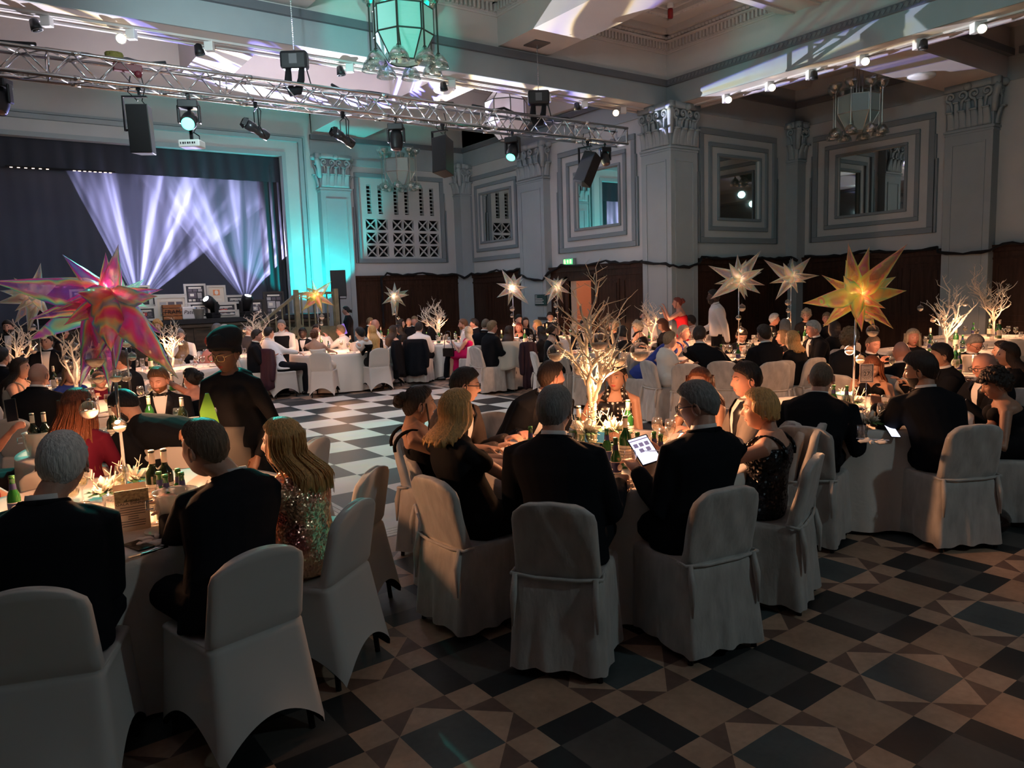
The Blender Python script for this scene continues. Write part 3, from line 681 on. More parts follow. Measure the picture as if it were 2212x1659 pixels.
def dome(p, r=.17, label='', g='round flush ceiling lights'):
    m = MB(); m.lathe([(r, 0), (r, -.03), (r*.85, -.06), (r*.5, -.09), (.01, -.1)], n=24); o = m.obj('ceiling_light', white_m, smooth=True, loc=p); tag(o, label, 'ceiling light', g)
dome((8.35, 13.8, 6.05), .22, 'round flush light on the ceiling band beyond the teal chandelier'); p = onz(1990, 163, 5.5); dome((p.x, p.y, 5.5), .24, 'round flush light on the dim aisle beam at upper right')
p = ony(1448, 18, 9.9)
m = MB(); m.lathe([(.045, 0), (.05, -.03), (.05, -.15), (.04, -.17)], n=12); s_ = m.obj('smoke_detector', mat('red_plastic', (.25, .01, .01), .4), smooth=True, loc=(p.x, p.y, 6.86)); tag(s_, 'dark red cylinder hanging from the ornate coffer', 'detector')
m = MB(); m.lathe([(.06, .09), (.06, .03), (.03, 0)], n=12); m.obj('mount', white_m, s_)
# hall track spotlights under the beams
def tspot(p, on, yaw, label):
    r_ = empty('track_spotlight', p, yaw, label, 'spotlight', 'small spotlights along the beams')
    m = MB(); m.box((-.06, -.05, -.15), (.06, .05, 0)); bevel(m.obj('driver_box', white_m, r_), .01)
    m = MB(); td_ = Matrix.Rotation(-yaw, 3, 'Z') @ ((CAM-V(p)).normalized()*(1 if on else .35)+V((.3, .25, -.35 if on else -1))*(.35 if on else 1)); M = Matrix.Translation((-.15, 0, -.12)) @ td_.to_track_quat('-Z', 'Y').to_matrix().to_4x4()
    m.lathe([(.02, .08), (.05, .06), (.065, -.02), (.07, -.07), (.055, -.07), (.05, -.05)], n=16, M=M.to_3x3().to_4x4(), c=M.to_translation()); m.obj('lamp_head', white_m if on else blackplastic_m, r_, True)
    m = MB(); m.lathe([(.058, -.071), (.001, -.074)], n=16, M=M.to_3x3().to_4x4(), c=M.to_translation()); m.obj('lens', mat('lens_lit', (1, .8, .6), .3, emit=(1, .72, .42), estr=22) if on else mat('lens_dark', (.05, .05, .05), .1), r_, True)
    m = MB(); m.tube([(-.06, 0, -.1), (-.15, 0, -.12)], .015, 6); m.obj('arm', white_m, r_)
k = 0
for px, py, on in ((100, 35, 0), (285, 62, 1), (452, 92, 0), (760, 138, 0), (985, 172, 0), (1207, 200, 0), (1285, 214, 0), (1368, 228, 1)):
    p = onz(px, py-6, 5.5); tspot((p.x, 11.4, 5.5), on, R(-35), 'white track spotlight under the front beam, %s' % ('switched off, nearest the left edge', 'second from the left, faintly lit', 'black head, above the left of the truss', 'left of the teal chandelier', 'right of the teal chandelier', 'above the right hoist', 'between the hoist and the pillar', 'glowing warm beside the big pillar')[k]); k += 1
for i, (px, py, on) in enumerate(((1560, 205, 1), (1653, 180, 1), (1742, 150, 0), (1852, 122, 1), (1975, 88, 0), (2100, 52, 1))):
    q = onx(px, py-6, 12.2); tspot((12.3, q.y, 5.5), on, R(60), 'white track spotlight on the right beam, %s' % ('glowing, nearest the big pillar', 'glowing, second from the big pillar', 'small dark head, third from the pillar', 'glowing, in front of the aisle chandelier', 'camera-like round head, second from the right edge', 'glowing, nearest the right edge')[i])
# ================================================================== TRUSS AND RIG
TY, TZ0, TZ1 = 10.6, 4.52, 4.80
tr = empty('lighting_truss', (0, TY, TZ0), 0, 'long silver aluminium box truss slung across the hall below the beam', 'truss')
def tloc(o): o.location = (0, -TY, -TZ0); return o
XT0, XT1 = -3.0, 10.29
for (y, z) in ((TY-.145, TZ0), (TY+.145, TZ0), (TY-.145, TZ1), (TY+.145, TZ1)):
    m = MB(); m.tube([(XT0, y, z), (XT1, y, z)], .025, 10); x = XT0+.3
    while x < XT1: m.tube([(x-.05, y, z), (x+.05, y, z)], .03, 10); x += 2.0 if x > XT0+.5 else 1.99
    tloc(m.obj('chord', alu_m, tr, True))
for yy, za, zb, ya, yb in ((0, TZ0, TZ1, TY-.145, TY-.145), (1, TZ0, TZ1, TY+.145, TY+.145), (2, TZ0, TZ0, TY-.145, TY+.145), (3, TZ1, TZ1, TY-.145, TY+.145)):
    m = MB(); x = XT0; i = 0
    while x < XT1-.2:
        a = (x, ya if yy > 1 and i % 2 == 0 else (yb if yy > 1 else ya), za if (i % 2 == 0 or yy > 1) else zb)
        b = (x+.25, yb if yy > 1 and i % 2 == 0 else ya, zb if (i % 2 == 0 or yy > 1) else za)
        m.tube([a, b], .010, 6); x += .25; i += 1
        if i % 8 == 0: m.tube([(x, ya, za), (x, yb, zb)], .010, 6)
    tloc(m.obj('lacing', alu_m, tr, True))
m = MB(); m.box((XT1-.02, TY-.16, TZ0-.02), (XT1, TY+.16, TZ0+.02)); m.tube([(XT1-.02, TY-.145, TZ0), (XT1-.02, TY-.145, TZ1)], .02); m.tube([(XT1-.02, TY+.145, TZ0), (XT1-.02, TY+.145, TZ1)], .02); tloc(m.obj('end_frame', alu_m, tr))
def cable(pts, label, grp=None, r=.014, m_=None):
    m = MB(); m.tube(pts, r, 6); return tag(m.obj('cable', m_ or blackplastic_m, smooth=True), label, 'cable', grp)
def run(x0, x1, seed, z=TZ1+.03):
    random.seed(seed); pts = []; k = int((x1-x0)/.2)
    for i in range(k+1): pts.append((x0+(x1-x0)*i/k, TY+random.uniform(-.1, .1), z+random.uniform(0, .05)))
    return pts
for i, (a, b) in enumerate(((1.0, 2.3), (4.5, 5.6), (5.0, 6.6), (6.9, 8.3), (8.4, 9.6), (-1, .9))):
    cable(run(a, b, i), 'black power cables on top of the truss, '+('between the left speaker and lamp', 'just right of the left hoist', 'left of the middle speaker', 'right of the middle speaker', 'near the right end', 'at the far left')[i], 'cables on the truss', .022)
m = MB()
for k in range(6): m.tube([(1.72+cos(a*.7+k)*.09, TY+sin(a*.7+k)*.07, TZ1+.04+k*.012) for a in range(10)], .018, 6)
tag(m.obj('yellow_sling', mat('yellow_webbing', (.16, .13, .03), .8), smooth=True), 'coil of yellowish webbing on top of the truss', 'sling')
m = MB(); m.box((1.68, TY-.14, TZ1-.12), (2.0, TY-.05, TZ1-.03)); m.ball((1.95, TY-.12, TZ1-.14), .05, 8); tag(bevel(m.obj('red_connector', mat('red_box', (.10, .005, .012), .5)), .01), 'dark red connector box inside the left of the truss', 'connector')
def yoke(m, w_, h_, z0=0): m.box((-w_/2-.02, -.025, z0-h_), (-w_/2, .025, z0)); m.box((w_/2, -.025, z0-h_), (w_/2+.02, .025, z0)); m.box((-w_/2-.02, -.025, z0-.02), (w_/2+.02, .025, z0))
def clamp(m, z=0): m.box((-.02, -.03, z), (.02, .03, z+.09)); m.tube([(0, -.03, z+.1), (0, .03, z+.1)], .045, 8)
def moving_head(px, D_, tilt, yaw, lit, label, s=1.0):
    x = ony(px, 240, TY-.1).x
    r_ = empty('moving_head_lamp', (x, TY-.1, TZ0-.09), yaw, label, 'stage light', 'moving head lamps on the truss')
    s *= .68; r_.scale = (s, s, s)
    m = MB(); clamp(m, -.02); m.box((-.17, -.13, -.16), (.17, .13, -.02)); bevel(m.obj('base', blackplastic_m, r_), .03)
    for sx in (-.2, .15): m = MB(); m.box((sx, -.06, -.42), (sx+.05, .06, -.1)); bevel(m.obj('yoke_arm', blackplastic_m, r_), .02)
    M = Matrix.Translation((0, 0, -.36)) @ Matrix.Rotation(tilt, 4, 'X')
    m = MB(); m.lathe([(.07, .2), (.12, .18), (.14, .08), (.145, -.1), (.125, -.2), (.12, -.22)], n=20, M=M.to_3x3().to_4x4(), c=M.to_translation()); hd_ = m.obj('head', blackplastic_m, r_, True)
    m = MB(); m.lathe([(.112, -.222), (.08, -.235), (.001, -.24)], n=24, M=M.to_3x3().to_4x4(), c=M.to_translation())
    m.obj('lens', mat('lens_teal', (.2, 1, .7), .2, emit=(.10, 1, .62), estr=5) if lit else mat('lens_off', (.1, .06, .06), .1), hd_, True)
    if lit:
        d_ = M.to_3x3() @ V((0, 0, -1)); d_ = Matrix.Rotation(yaw, 3, 'Z') @ d_
        q = V((x, TY-.1, TZ0-.09))+Matrix.Rotation(yaw, 3, 'Z') @ (M.to_translation()+M.to_3x3() @ V((0, 0, -.26)))*s
        return r_, q, d_
    return r_, None, None
toward = lambda p: math.atan2(p[0], -p[1])      # unused bearing helper
B = -YAW
h1, q1, d1 = moving_head(408, 10.7, R(-62), B+R(12), True, 'moving head glowing teal on the left of the truss', 1.05)
h2, q2, d2 = moving_head(1105, 13.9, R(-42), B+R(-24), True, 'moving head with an oval teal beam right of the middle', 1.0)
moving_head(853, 12.7, R(-10), B, False, 'unlit moving head pointing straight down beneath the truss', 1.0)
moving_head(1305, 14.9, R(-25), B+R(20), False, 'unlit moving head at the right end of the truss', .85)
moving_head(3, 9.3, R(-20), B, False, 'dark moving head cut off by the left edge', 1.0)
for q, d_, e in ((q1, d1, 1100), (q2, d2, 450)):
    light('teal_head', 'SPOT', q+d_*.04, e, TEAL, .06, q+d_*3, 34, .5)
light('teal_chandelier_beam', 'SPOT', (1.2, 2.0, 3.6), 1700, (.0, .85, .68), .05, (4.95, 9.45, 5.45), 13, .4)
light('teal_beam_right', 'SPOT', (6, 15, 2.5), 700, (.02, .75, .62), .05, (12, 7.2, 5.9), 26, .8)
light('teal_pillar_wash', 'SPOT', (3, 4, 2.5), 260, (.05, .7, .7), .05, (12.4, 10.8, 3.3), 22, 1)
light('pink_pillar_wash', 'SPOT', (5, 13.5, 2.2), 200, (1, .55, .45), .05, (12, 11.2, 2.6), 26, 1)
def parcan(px, D_, yaw, label):
    x = ony(px, 250, TY-.1).x
    r_ = empty('profile_spotlight', (x, TY-.1, TZ0-.09), yaw, label, 'stage light', 'unlit theatre lanterns on the truss'); r_.scale = (.68, .68, .68)
    m = MB(); clamp(m, -.02); m.tube([(-.13, 0, -.42), (-.13, 0, -.06), (0, 0, -.03), (.13, 0, -.06), (.13, 0, -.42)], .012, 6); m.obj('yoke', blackmetal_m, r_)
    M = Matrix.Translation((0, .0, -.44)) @ Matrix.Rotation(R(-118), 4, 'X'); M3 = M.to_3x3().to_4x4(); c = M.to_translation()
    m = MB(); m.lathe([(.04, .26), (.09, .24), (.10, .1), (.085, .08), (.085, -.05), (.10, -.07), (.10, -.22), (.085, -.22), (.08, -.15)], n=16, M=M3, c=c); m.obj('lamp_housing', mat('lantern_black', (.05, .05, .055), .3, .5), r_, True)
    for k in range(4):
        a = k*pi/2; m = MB(); Mb = M @ Matrix.Rotation(a, 4, 'Z') @ Matrix.Translation((0, .10, -.24)) @ Matrix.Rotation(R(-25), 4, 'X'); m.box((-.07, -.003, -.09), (.07, .003, 0), Mb); m.obj('barn_door', blackmetal_m, r_)
    m = MB(); m.tube([(.02, 0, .08), (.16, .05, -.1), (.2, 0, -.4), (.12, .1, -.55), (.03, .1, -.5)], .012, 6); m.obj('lead', blackplastic_m, r_, True)
parcan(553, 11.3, B+R(-55), 'black lantern with barn doors, left of the hoist'); parcan(740, 12.1, B+R(-50), 'black lantern with barn doors, right of the hoist')
def rig_speaker(px, D_, yaw, tilt, roll, label, zoff=0):
    x = ony(px, 250, TY-.1).x
    r_ = empty('hanging_speaker', (x, TY-.1, TZ0-.09), yaw, label, 'loudspeaker', 'black loudspeakers hanging from the truss'); r_.scale = (.72, .72, .72)
    M = Matrix.Translation((0, 0, -.6+zoff)) @ Matrix.Rotation(roll, 4, 'Y') @ Matrix.Rotation(tilt, 4, 'X')
    m = MB(); pts = [(-.18, -.2), (.18, -.2), (.13, .2), (-.13, .2)]
    m.loft([[M @ V((x_, y_, z)) for x_, y_ in pts] for z in (-.4, .4)]); bevel(m.obj('cabinet', blackplastic_m, r_), .012)
    m = MB(); m.box((-.165, -.205, -.38), (.165, -.2, .38), M); m.obj('grille_front', mat('speaker_mesh', (.008, .008, .01), .7, bump=.4, bscale=300), r_)
    m = MB(); clamp(m, -.02); m.box((-.28, -.03, -.06), (.12, .03, -.03)); m.box((-.29, -.03, -.62+zoff), (-.265, .03, -.03)); m.tube([(-.29, 0, -.6+zoff), (-.18, 0, -.6+zoff)], .02, 8); m.obj('bracket', blackmetal_m, r_)
    m = MB(); m.tube([(.05, 0, .32), (.08, .05, .1), (.02, .05, -.1), (.1, .1, -.22)], .01, 6); m.tube([(-.12, 0, .3), (-.2, .05, .05), (-.05, .05, -.1)], .01, 6); m.obj('lead', blackplastic_m, r_)
rig_speaker(305, 10.0, B+R(8), R(4), 0, 'flat black speaker hanging upright at the left of the truss')
rig_speaker(955, 12.9, B+R(-28), R(-12), R(-6), 'black speaker hanging tilted in the middle of the truss')
rig_speaker(1268, 14.5, B+R(-42), R(-20), R(14), 'black speaker tipped on its side near the right end of the truss')
def hoist(x, label, px=None):
    r_ = empty('chain_hoist', (x, TY, 5.15), B, label, 'hoist', 'chain hoists carrying the truss'); r_.scale = (.78, .78, 1)
    m = MB(); m.box((-.24, -.11, -.12), (.24, .11, .12)); bevel(m.obj('motor_body', blackplastic_m, r_), .04)
    m = MB(); m.box((-.07, -.115, -.06), (.07, -.11, .07)); m.obj('rating_plate', mat('plate', (.12, .12, .13), .5), r_)
    m = MB()
    for k in range(34): m.ball((0, 0, .14+k*.024), .012, 6)
    m.obj('chain', alu_m, r_)
    m = MB(); m.tube([(-.12, 0, -.1), (-.14, 0, -.3), (-.08, 0, -.42), (.04, 0, -.4), (.1, 0, -.25), (.12, 0, -.1)], [.05, .075, .08, .075, .06, .05], 8); m.obj('chain_bag', black_m, r_, True)
    m = MB(); m.tube([(.2, 0, -.1), (.26, 0, -.3), (.3, .05, -.42)], .012, 6); m.obj('lead', blackplastic_m, r_)
hoist(8.31, 'black chain hoist with silver chain at the right, above the truss'); hoist(4.0, 'black chain hoist right of the teal lamp on the truss')
m = MB(); m.box((8.15, TY-.17, 6.03), (8.47, TY+.17, 6.05)); tag(m.obj('hatch_plate', mat('dark_hatch', (.10, .09, .09), .5)), 'dark square plate in the beam above the hoist chain', 'plate')
p = ony(415, 312, TY-.1)
r_ = empty('projector', (p.x, TY-.1, p.z), B, 'small white projector hanging below the teal lamp', 'projector'); r_.scale = (.85, .85, 1)
m = MB(); m.box((-.16, -.12, -.045), (.16, .12, .045)); bevel(m.obj('body', white_m, r_), .015)
m = MB()
for k in range(7): m.box((-.13+k*.035, -.125, -.01), (-.115+k*.035+.008*(k % 2), -.12, .015))
m.obj('sockets', blackplastic_m, r_)
m = MB(); m.box((-.02, -.02, .04), (.02, .02, TZ0-p.z)); m.tube([(.02, 0, .3), (.08, 0, .2), (.04, 0, .15), (.12, 0, .1), (.14, -.05, .03)], .008, 6); m.obj('mount_arm', blackmetal_m, r_)

# ================================================================== CHANDELIERS
cup_t = glass_material('lamp_cup_glass', (.80, .86, .84), .22)
def chandelier(p, s, pane, frame_m, cupm, label, rod_top, spin=.2, lower=True, ball=False):
    r_ = empty('chandelier', p, spin, label, 'chandelier', None); r_.scale = (s, s, s)
    n = 8; R0 = .42
    oc = lambda r, z, o=0: [V((r*cos(2*pi*(j+o)/n), r*sin(2*pi*(j+o)/n), z)) for j in range(n)]
    levels = [(R0, .32), (R0, -.02), (R0*.52, -.36)] if not ball else [(.16, .52), (R0, .22), (R0, -.18), (.16, -.5)]
    for i in range(len(levels)-1):
        A_, B_ = oc(*levels[i]), oc(*levels[i+1])
        for j in range(n):
            m = MB(); q = [A_[j], A_[(j+1) % n], B_[(j+1) % n], B_[j]]; nn = (q[1]-q[0]).cross(q[3]-q[0]).normalized()*.004
            m.add([x+nn for x in q]+[x-nn for x in q], [(0, 1, 2, 3), (7, 6, 5, 4), (0, 4, 5, 1), (1, 5, 6, 2), (2, 6, 7, 3), (3, 7, 4, 0)]); m.obj('glass_pane', pane, r_)
    m = MB()
    for r0, z0 in levels:
        q = oc(r0, z0)
        for j in range(n): m.tube([q[j], q[(j+1) % n]], .012, 6)
    for i in range(len(levels)-1):
        A_, B_ = oc(*levels[i]), oc(*levels[i+1])
        for j in range(n): m.tube([A_[j], B_[j]], .012, 6)
    m.obj('frame', frame_m, r_)
    m = MB(); q = oc(levels[-1][0]*.95, levels[-1][1]); m.add(q, [tuple(range(n))]); m.obj('glass_pane', pane, r_)
    top = (rod_top-p[2])/s
    m = MB(); m.box((-.2, -.2, top-.04), (.2, .2, top))
    for k in range(4): a = k*pi/2; m.tube([(.09*cos(a), .09*sin(a), levels[0][1]-.1), (.09*cos(a), .09*sin(a), top)], .014, 6)
    m.obj('suspension', frame_m, r_)
    if ball: return r_
    for j in range(n):
        a = 2*pi*(j+.0)/n; x, y = .47*cos(a), .47*sin(a)
        m = MB(); m.tube([(x, y, -.28), (x, y, .42)], .013, 6); m.ball((x, y, .42), .03, 8); m.ball((x, y, -.28), .03, 8); rd_ = m.obj('rod', frame_m, r_)
        if lower:
            m = MB(); m.lathe([(.03, -.28), (.08, -.31), (.13, -.39), (.145, -.46), (.135, -.46), (.12, -.39), (.075, -.33), (.03, -.30)], (x, y, 0), 20, cap=False); m.obj('glass_shade', cupm, rd_, True)
            m = MB(); m.ball((x, y, -.41), .045, 8); m.obj('bulb', white_m, rd_, True)
        m = MB(); m.lathe([(.03, .43), (.08, .46), (.12, .53), (.13, .60), (.12, .60), (.11, .53), (.07, .48), (.03, .45)], (x, y, 0), 20, cap=False); m.obj('glass_cup', cupm, rd_, True)
    return r_
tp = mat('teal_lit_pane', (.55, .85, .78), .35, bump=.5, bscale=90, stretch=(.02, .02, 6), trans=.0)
brass_m = mat('dark_bronze', (.08, .08, .07), .35, .8); nick_m = mat('dull_nickel', (.45, .43, .38), .3, .9)
p = atd(872, 76, 10.4); chandelier(p, 1.0, tp, brass_m, cup_t, 'large octagonal glass chandelier lit bright teal at the top', 6.95, R(7))
light('teal_chandelier_glow', 'POINT', p+V((0, 0, .05)), 26, (.0, .9, .7), .2)
p = atd(862, 372, 19.4); chandelier(p, .95, pane_m, nick_m, cup_t, 'distant octagonal chandelier before the grille wall', 6.9, R(10))
p = atd(1852, 245, 14.6); chandelier(p, .95, pane_m, nick_m, cup_t, 'unlit octagonal chandelier in the dim right aisle', 6.4, R(15))
p = atd(1093, 247, 16.6); chandelier(p, 1.12, mat('white_pane', (.85, .8, .82), .5), brass_m, cup_t, 'closed white-paned lantern behind the truss', 6.9, R(22), ball=True)

# ================================================================== STAGE THINGS
SZ = 1.5; SHZ = 1.5+.30
m = MB(); m.box((1.0, 17.62, SZ), (5.9, 17.95, SZ+.02))
def art_frame(px0, py0, px1, py1, style, label, y=17.55, tilt=.08):
    a, b = ony(px0, py1, y), ony(px1, py0, y)
    w_, h_ = b.x-a.x, b.z-a.z
    z0 = SZ if py1 > 660 else SHZ
    r_ = empty('framed_memorabilia', (a.x+w_/2, y, z0), 0, label, 'framed picture', 'framed memorabilia displayed on the stage'); r_.rotation_euler = (-tilt, 0, 0)
    fm = mat('frame_silver', (.62, .58, .52), .35, .3) if style != 'dark' else mat('frame_dark', (.04, .035, .03), .4)
    m = MB(); t = .045
    m.box((-w_/2, -.02, 0), (w_/2, .02, t)); m.box((-w_/2, -.02, h_-t), (w_/2, .02, h_)); m.box((-w_/2, -.02, t), (-w_/2+t, .02, h_-t)); m.box((w_/2-t, -.02, t), (w_/2, .02, h_-t)); m.obj('frame', fm, r_)
    m = MB(); m.box((-w_/2+t, -.005, t), (w_/2-t, .01, h_-t)); m.obj('mount_board', mat('mount_black', (.03, .03, .035), .6) if style != 'portrait' and style != 'pale' else mat('mount_pale', (.7, .62, .5), .6), r_)
    m = MB(); random.seed(int(px0)); pm = [mat('photo_grey', (.42, .4, .4), .5), mat('photo_cream', (.75, .7, .6), .5), mat('photo_dark', (.12, .1, .12), .5), mat('photo_orange', (.8, .3, .12), .5), mat('photo_blue', (.2, .35, .5), .5), mat('photo_red', (.5, .06, .05), .5)]
    iw, ih = w_-2*t-.04, h_-2*t-.04; x0, zz0 = -iw/2, t+.02
    if style == 'portrait':
        m.cur = 3; m.cbox((0, -.008, h_*.62), (iw*.5, .004, ih*.42)); m.cur = 1; m.lathe([(.001, 0), (iw*.14, 0), (iw*.14, .004), (.001, .004)], (0, -.012, h_*.62), 16, Matrix.Rotation(pi/2, 4, 'X') @ Matrix.Scale(1.25, 4, (0, 1, 0))); m.cur = 2; m.cbox((0, -.013, h_*.64), (iw*.16, .003, .012)); m.cur = 5; m.cbox((0, -.013, h_*.585), (iw*.07, .003, .012)); m.cur = 1; m.cbox((iw*.1, -.008, h_*.25), (iw*.5, .004, ih*.12))
    elif style == 'records':
        for cx, c_ in ((-iw*.32, 3), (-iw*.08, 2)):
            m.cur = 0; m.cbox((cx, -.007, h_/2), (iw*.2, .003, ih*.8)); m.cur = 2; m.lathe([(.001, 0), (ih*.33, 0), (ih*.33, .004), (.001, .004)], (cx, -.010, h_/2), 20, Matrix.Rotation(pi/2, 4, 'X')); m.cur = c_ if c_ == 3 else 1; m.lathe([(.001, 0), (ih*.13, 0), (ih*.13, .004), (.001, .004)], (cx, -.014, h_/2), 16, Matrix.Rotation(pi/2, 4, 'X'))
        for k in range(6): m.cur = random.choice((0, 1, 4)); m.cbox((iw*(.1+.14*(k % 3)), -.008, h_*(.33+.3*(k//3))), (iw*.12, .004, ih*.24))
    else:
        m.cur = 1; m.cbox((0, -.008, h_-t-.045), (iw*.8, .004, .035))
        for k in range(3): m.cur = random.choice((0, 2, 4)); m.cbox((x0+iw*(.18+.32*k), -.008, zz0+ih*.76), (iw*.25, .004, ih*.16))
        m.cur = random.choice((5, 0, 2)); m.cbox((x0+iw*.32, -.008, zz0+ih*.44), (iw*.5, .004, ih*.38)); m.cur = 1; m.cbox((x0+iw*.28, -.011, zz0+ih*.46), (iw*.24, .004, ih*.16))
        m.cur = random.choice((2, 0)); m.cbox((x0+iw*.76, -.008, zz0+ih*.42), (iw*.26, .004, ih*.36))
        for k in range(4): m.cur = random.choice((0, 1, 2)); m.cbox((x0+iw*(.14+.24*k), -.008, zz0+ih*.12), (iw*.18, .004, ih*.14))
    m.obj('photographs', pm, r_)
    return r_
FR = [(236, 588, 268, 632, 'a', 'framed photo display behind the nearest star, with a red picture'), (273, 586, 321, 634, 'a', 'upright silver-framed display, second from the left in the top row'), (324, 605, 398, 632, 'records', 'wide frame holding an orange and a black record'), (398, 586, 442, 633, 'a', 'upright framed display right of the record frame'),
      (447, 590, 485, 632, 'portrait', 'framed drawn portrait on an orange square'), (486, 614, 542, 634, 'a', 'low pale frame washed by blue light'), (194, 588, 232, 634, 'a', 'framed display almost hidden by the near star'), (150, 590, 190, 634, 'a', 'framed display at the far left of the row'),
      (338, 634, 403, 688, 'pale', 'pale box-framed display behind the wooden crate'), (407, 637, 451, 674, 'a', 'square frame of orange and white pictures above the ice bucket'), (466, 635, 509, 668, 'a', 'frame with a red picture beside the left stage lamp'), (469, 669, 516, 687, 'a', 'low strip frame in blue light under the red-picture frame'),
      (572, 630, 613, 683, 'dark', 'tilted dark frame at the right end of the display'), (541, 648, 570, 685, 'dark', 'small dark frame between the lamp and the right end'), (294, 655, 336, 688, 'a', 'framed display of orange pictures left of the crate'), (236, 640, 290, 688, 'a', 'framed display low down behind the near star'), (160, 645, 232, 688, 'a', 'framed display low at the far left')]
for i, f in enumerate(FR): art_frame(*f[:5], f[5], y=17.75 if f[3] < 640 else 17.5)
m = MB(); m.box((.9, 17.7, SZ), (5.6, 18.1, SHZ)); tag(m.obj('display_shelf', black_m), 'black draped shelf carrying the upper row of frames', 'shelf')
a, b = ony(354, 688, 17.35), ony(391, 656, 17.35)
r_ = empty('wooden_crate', ((a.x+b.x)/2, 17.42, SZ), 0, 'orange-brown wooden crate with dark stencilled capitals on the stage', 'crate')
cm = mat('crate_wood', (.42, .15, .05), .6, noise=.4, nscale=8, stretch=(1, 1, 8)); w_, h_ = b.x-a.x, .33
m = MB()
for k in range(4): m.box((-w_/2, -.08, .01+k*h_/4), (w_/2, -.065, (k+1)*h_/4-.005)); m.box((-w_/2, .065, .01+k*h_/4), (w_/2, .08, (k+1)*h_/4-.005)); m.box((-w_/2, -.07, .01+k*h_/4), (-w_/2+.015, .07, (k+1)*h_/4-.005)); m.box((w_/2-.015, -.07, .01+k*h_/4), (w_/2, .07, (k+1)*h_/4-.005))
m.box((-w_/2, -.07, 0), (w_/2, .07, .015)); m.obj('crate_body', cm, r_)
UP = Matrix.Rotation(pi/2, 4, 'X')
text_mesh('FRAM', .13, black_m, (0, -.083, h_*.5), UP, r_)
a = ony(408, 688, 17.4)
r_ = empty('script_bag', (a.x, 17.42, SZ), 0, 'white carrier bag with dark script lettering beside the crate', 'bag'); m = MB(); m.box((-.13, -.05, 0), (.13, .05, .27)); bevel(m.obj('bag_body', white_m, r_), .02); m = MB(); m.tube([(-.06, 0, .27), (-.05, 0, .34), (.05, 0, .34), (.06, 0, .27)], .006, 6); m.obj('handle', white_m, r_); text_mesh('Pate', .12, blackplastic_m, (0, -.055, .15), UP, r_, shear=.3)
a = ony(430, 688, 17.4); m = MB(); m.lathe([(.09, 0), (.13, .22), (.135, .22), (.12, .2), (.085, .02)], n=20); tag(m.obj('ice_bucket', mat('pale_bucket', (.7, .72, .68), .3), loc=(a.x, 17.4, SZ), smooth=True), 'pale round bucket between the script bag and the stage lamp', 'bucket')
def floor_head(px, py, yaw, tilt, label):
    a = ony(px, py, 17.5)
    r_ = empty('stage_moving_head', (a.x, 17.5, SZ), yaw, label, 'stage light')
    m = MB(); m.box((-.15, -.12, 0), (.15, .12, .12)); bevel(m.obj('base', blackplastic_m, r_), .02)
    for sx in (-.18, .14): m = MB(); m.box((sx, -.05, .08), (sx+.04, .05, .36)); bevel(m.obj('yoke_arm', blackplastic_m, r_), .02)
    M = Matrix.Rotation(tilt, 4, 'X'); m = MB(); m.lathe([(.05, -.18), (.12, -.14), (.13, .1), (.11, .16), (.10, .165)], (0, 0, .32), 18, M); m.obj('head', blackplastic_m, r_, True)
    m = MB(); m.lathe([(.07, .17), (.001, .172)], (0, 0, .32), 18, M); m.obj('lens', mat('lens_white', (1, 1, 1), .3, emit=(.85, .8, 1), estr=60), r_, True)
floor_head(456, 664, B+R(-25), R(50), 'black moving head on the stage with a bright point of light, left one'); floor_head(533, 664, B+R(60), R(25), 'black moving head on the stage throwing pale rays up the curtain')
# PA speaker on a pole at the right of the stage
p = atd(731, 612, 18.0); p.y = 17.7; p = ony(731, 612, 17.7)
r_ = empty('pole_speaker', (p.x, p.y, 0), B+R(12), 'black loudspeaker on a tripod pole against the teal wall', 'loudspeaker')
m = MB(); m.loft([[V((x_, y_, z)) for x_, y_ in ((-.19, -.16), (.19, -.16), (.13, .17), (-.13, .17))] for z in (p.z-.32, p.z+.32)]); bevel(m.obj('cabinet', blackplastic_m, r_), .015)
m = MB(); m.tube([(0, 0, .7), (0, 0, p.z-.3)], .018, 8); m.tube([(0, 0, .05), (0, 0, .8)], .025, 8)
for k in range(3): a = k*2.1; m.tube([(0, 0, .8), (.5*cos(a), .5*sin(a), .02)], .014, 6)
m.tube([(.17, 0, p.z-.3), (.17, 0, p.z-.38), (-.17, 0, p.z-.38), (-.17, 0, p.z-.3)], .012, 6); m.obj('tripod', blackmetal_m, r_)
r_ = empty('music_stand', (atd(737, 700, 19.5).x-.35, 16.9, 0), B, 'small purple-lit screen on a stand beside the standing woman', 'stand'); m = MB(); m.box((-.14, -.01, 1.0), (.14, .01, 1.25), Matrix.Rotation(-.3, 4, 'Y')); m.obj('screen', mat('purple_screen', (.3, .15, .6), .4, emit=(.35, .2, .8), estr=.7), r_); m = MB(); m.tube([(0, 0, .02), (.2, 0, 1.05)], .012); m.box((-.2, -.2, 0), (.2, .2, .02)); m.obj('pole', blackmetal_m, r_)
# easel board in front of the stage
bd = art_frame(331, 722, 369, 766, 'a', 'small board of framed pictures standing below the stage front', y=16.9); bd.location.z = .62
m = MB()
for sx in (-.15, .15): m.tube([(sx, .02, -.62), (sx*.7, .0, .3)], .012, 6)
m.obj('easel', blackmetal_m, bd)
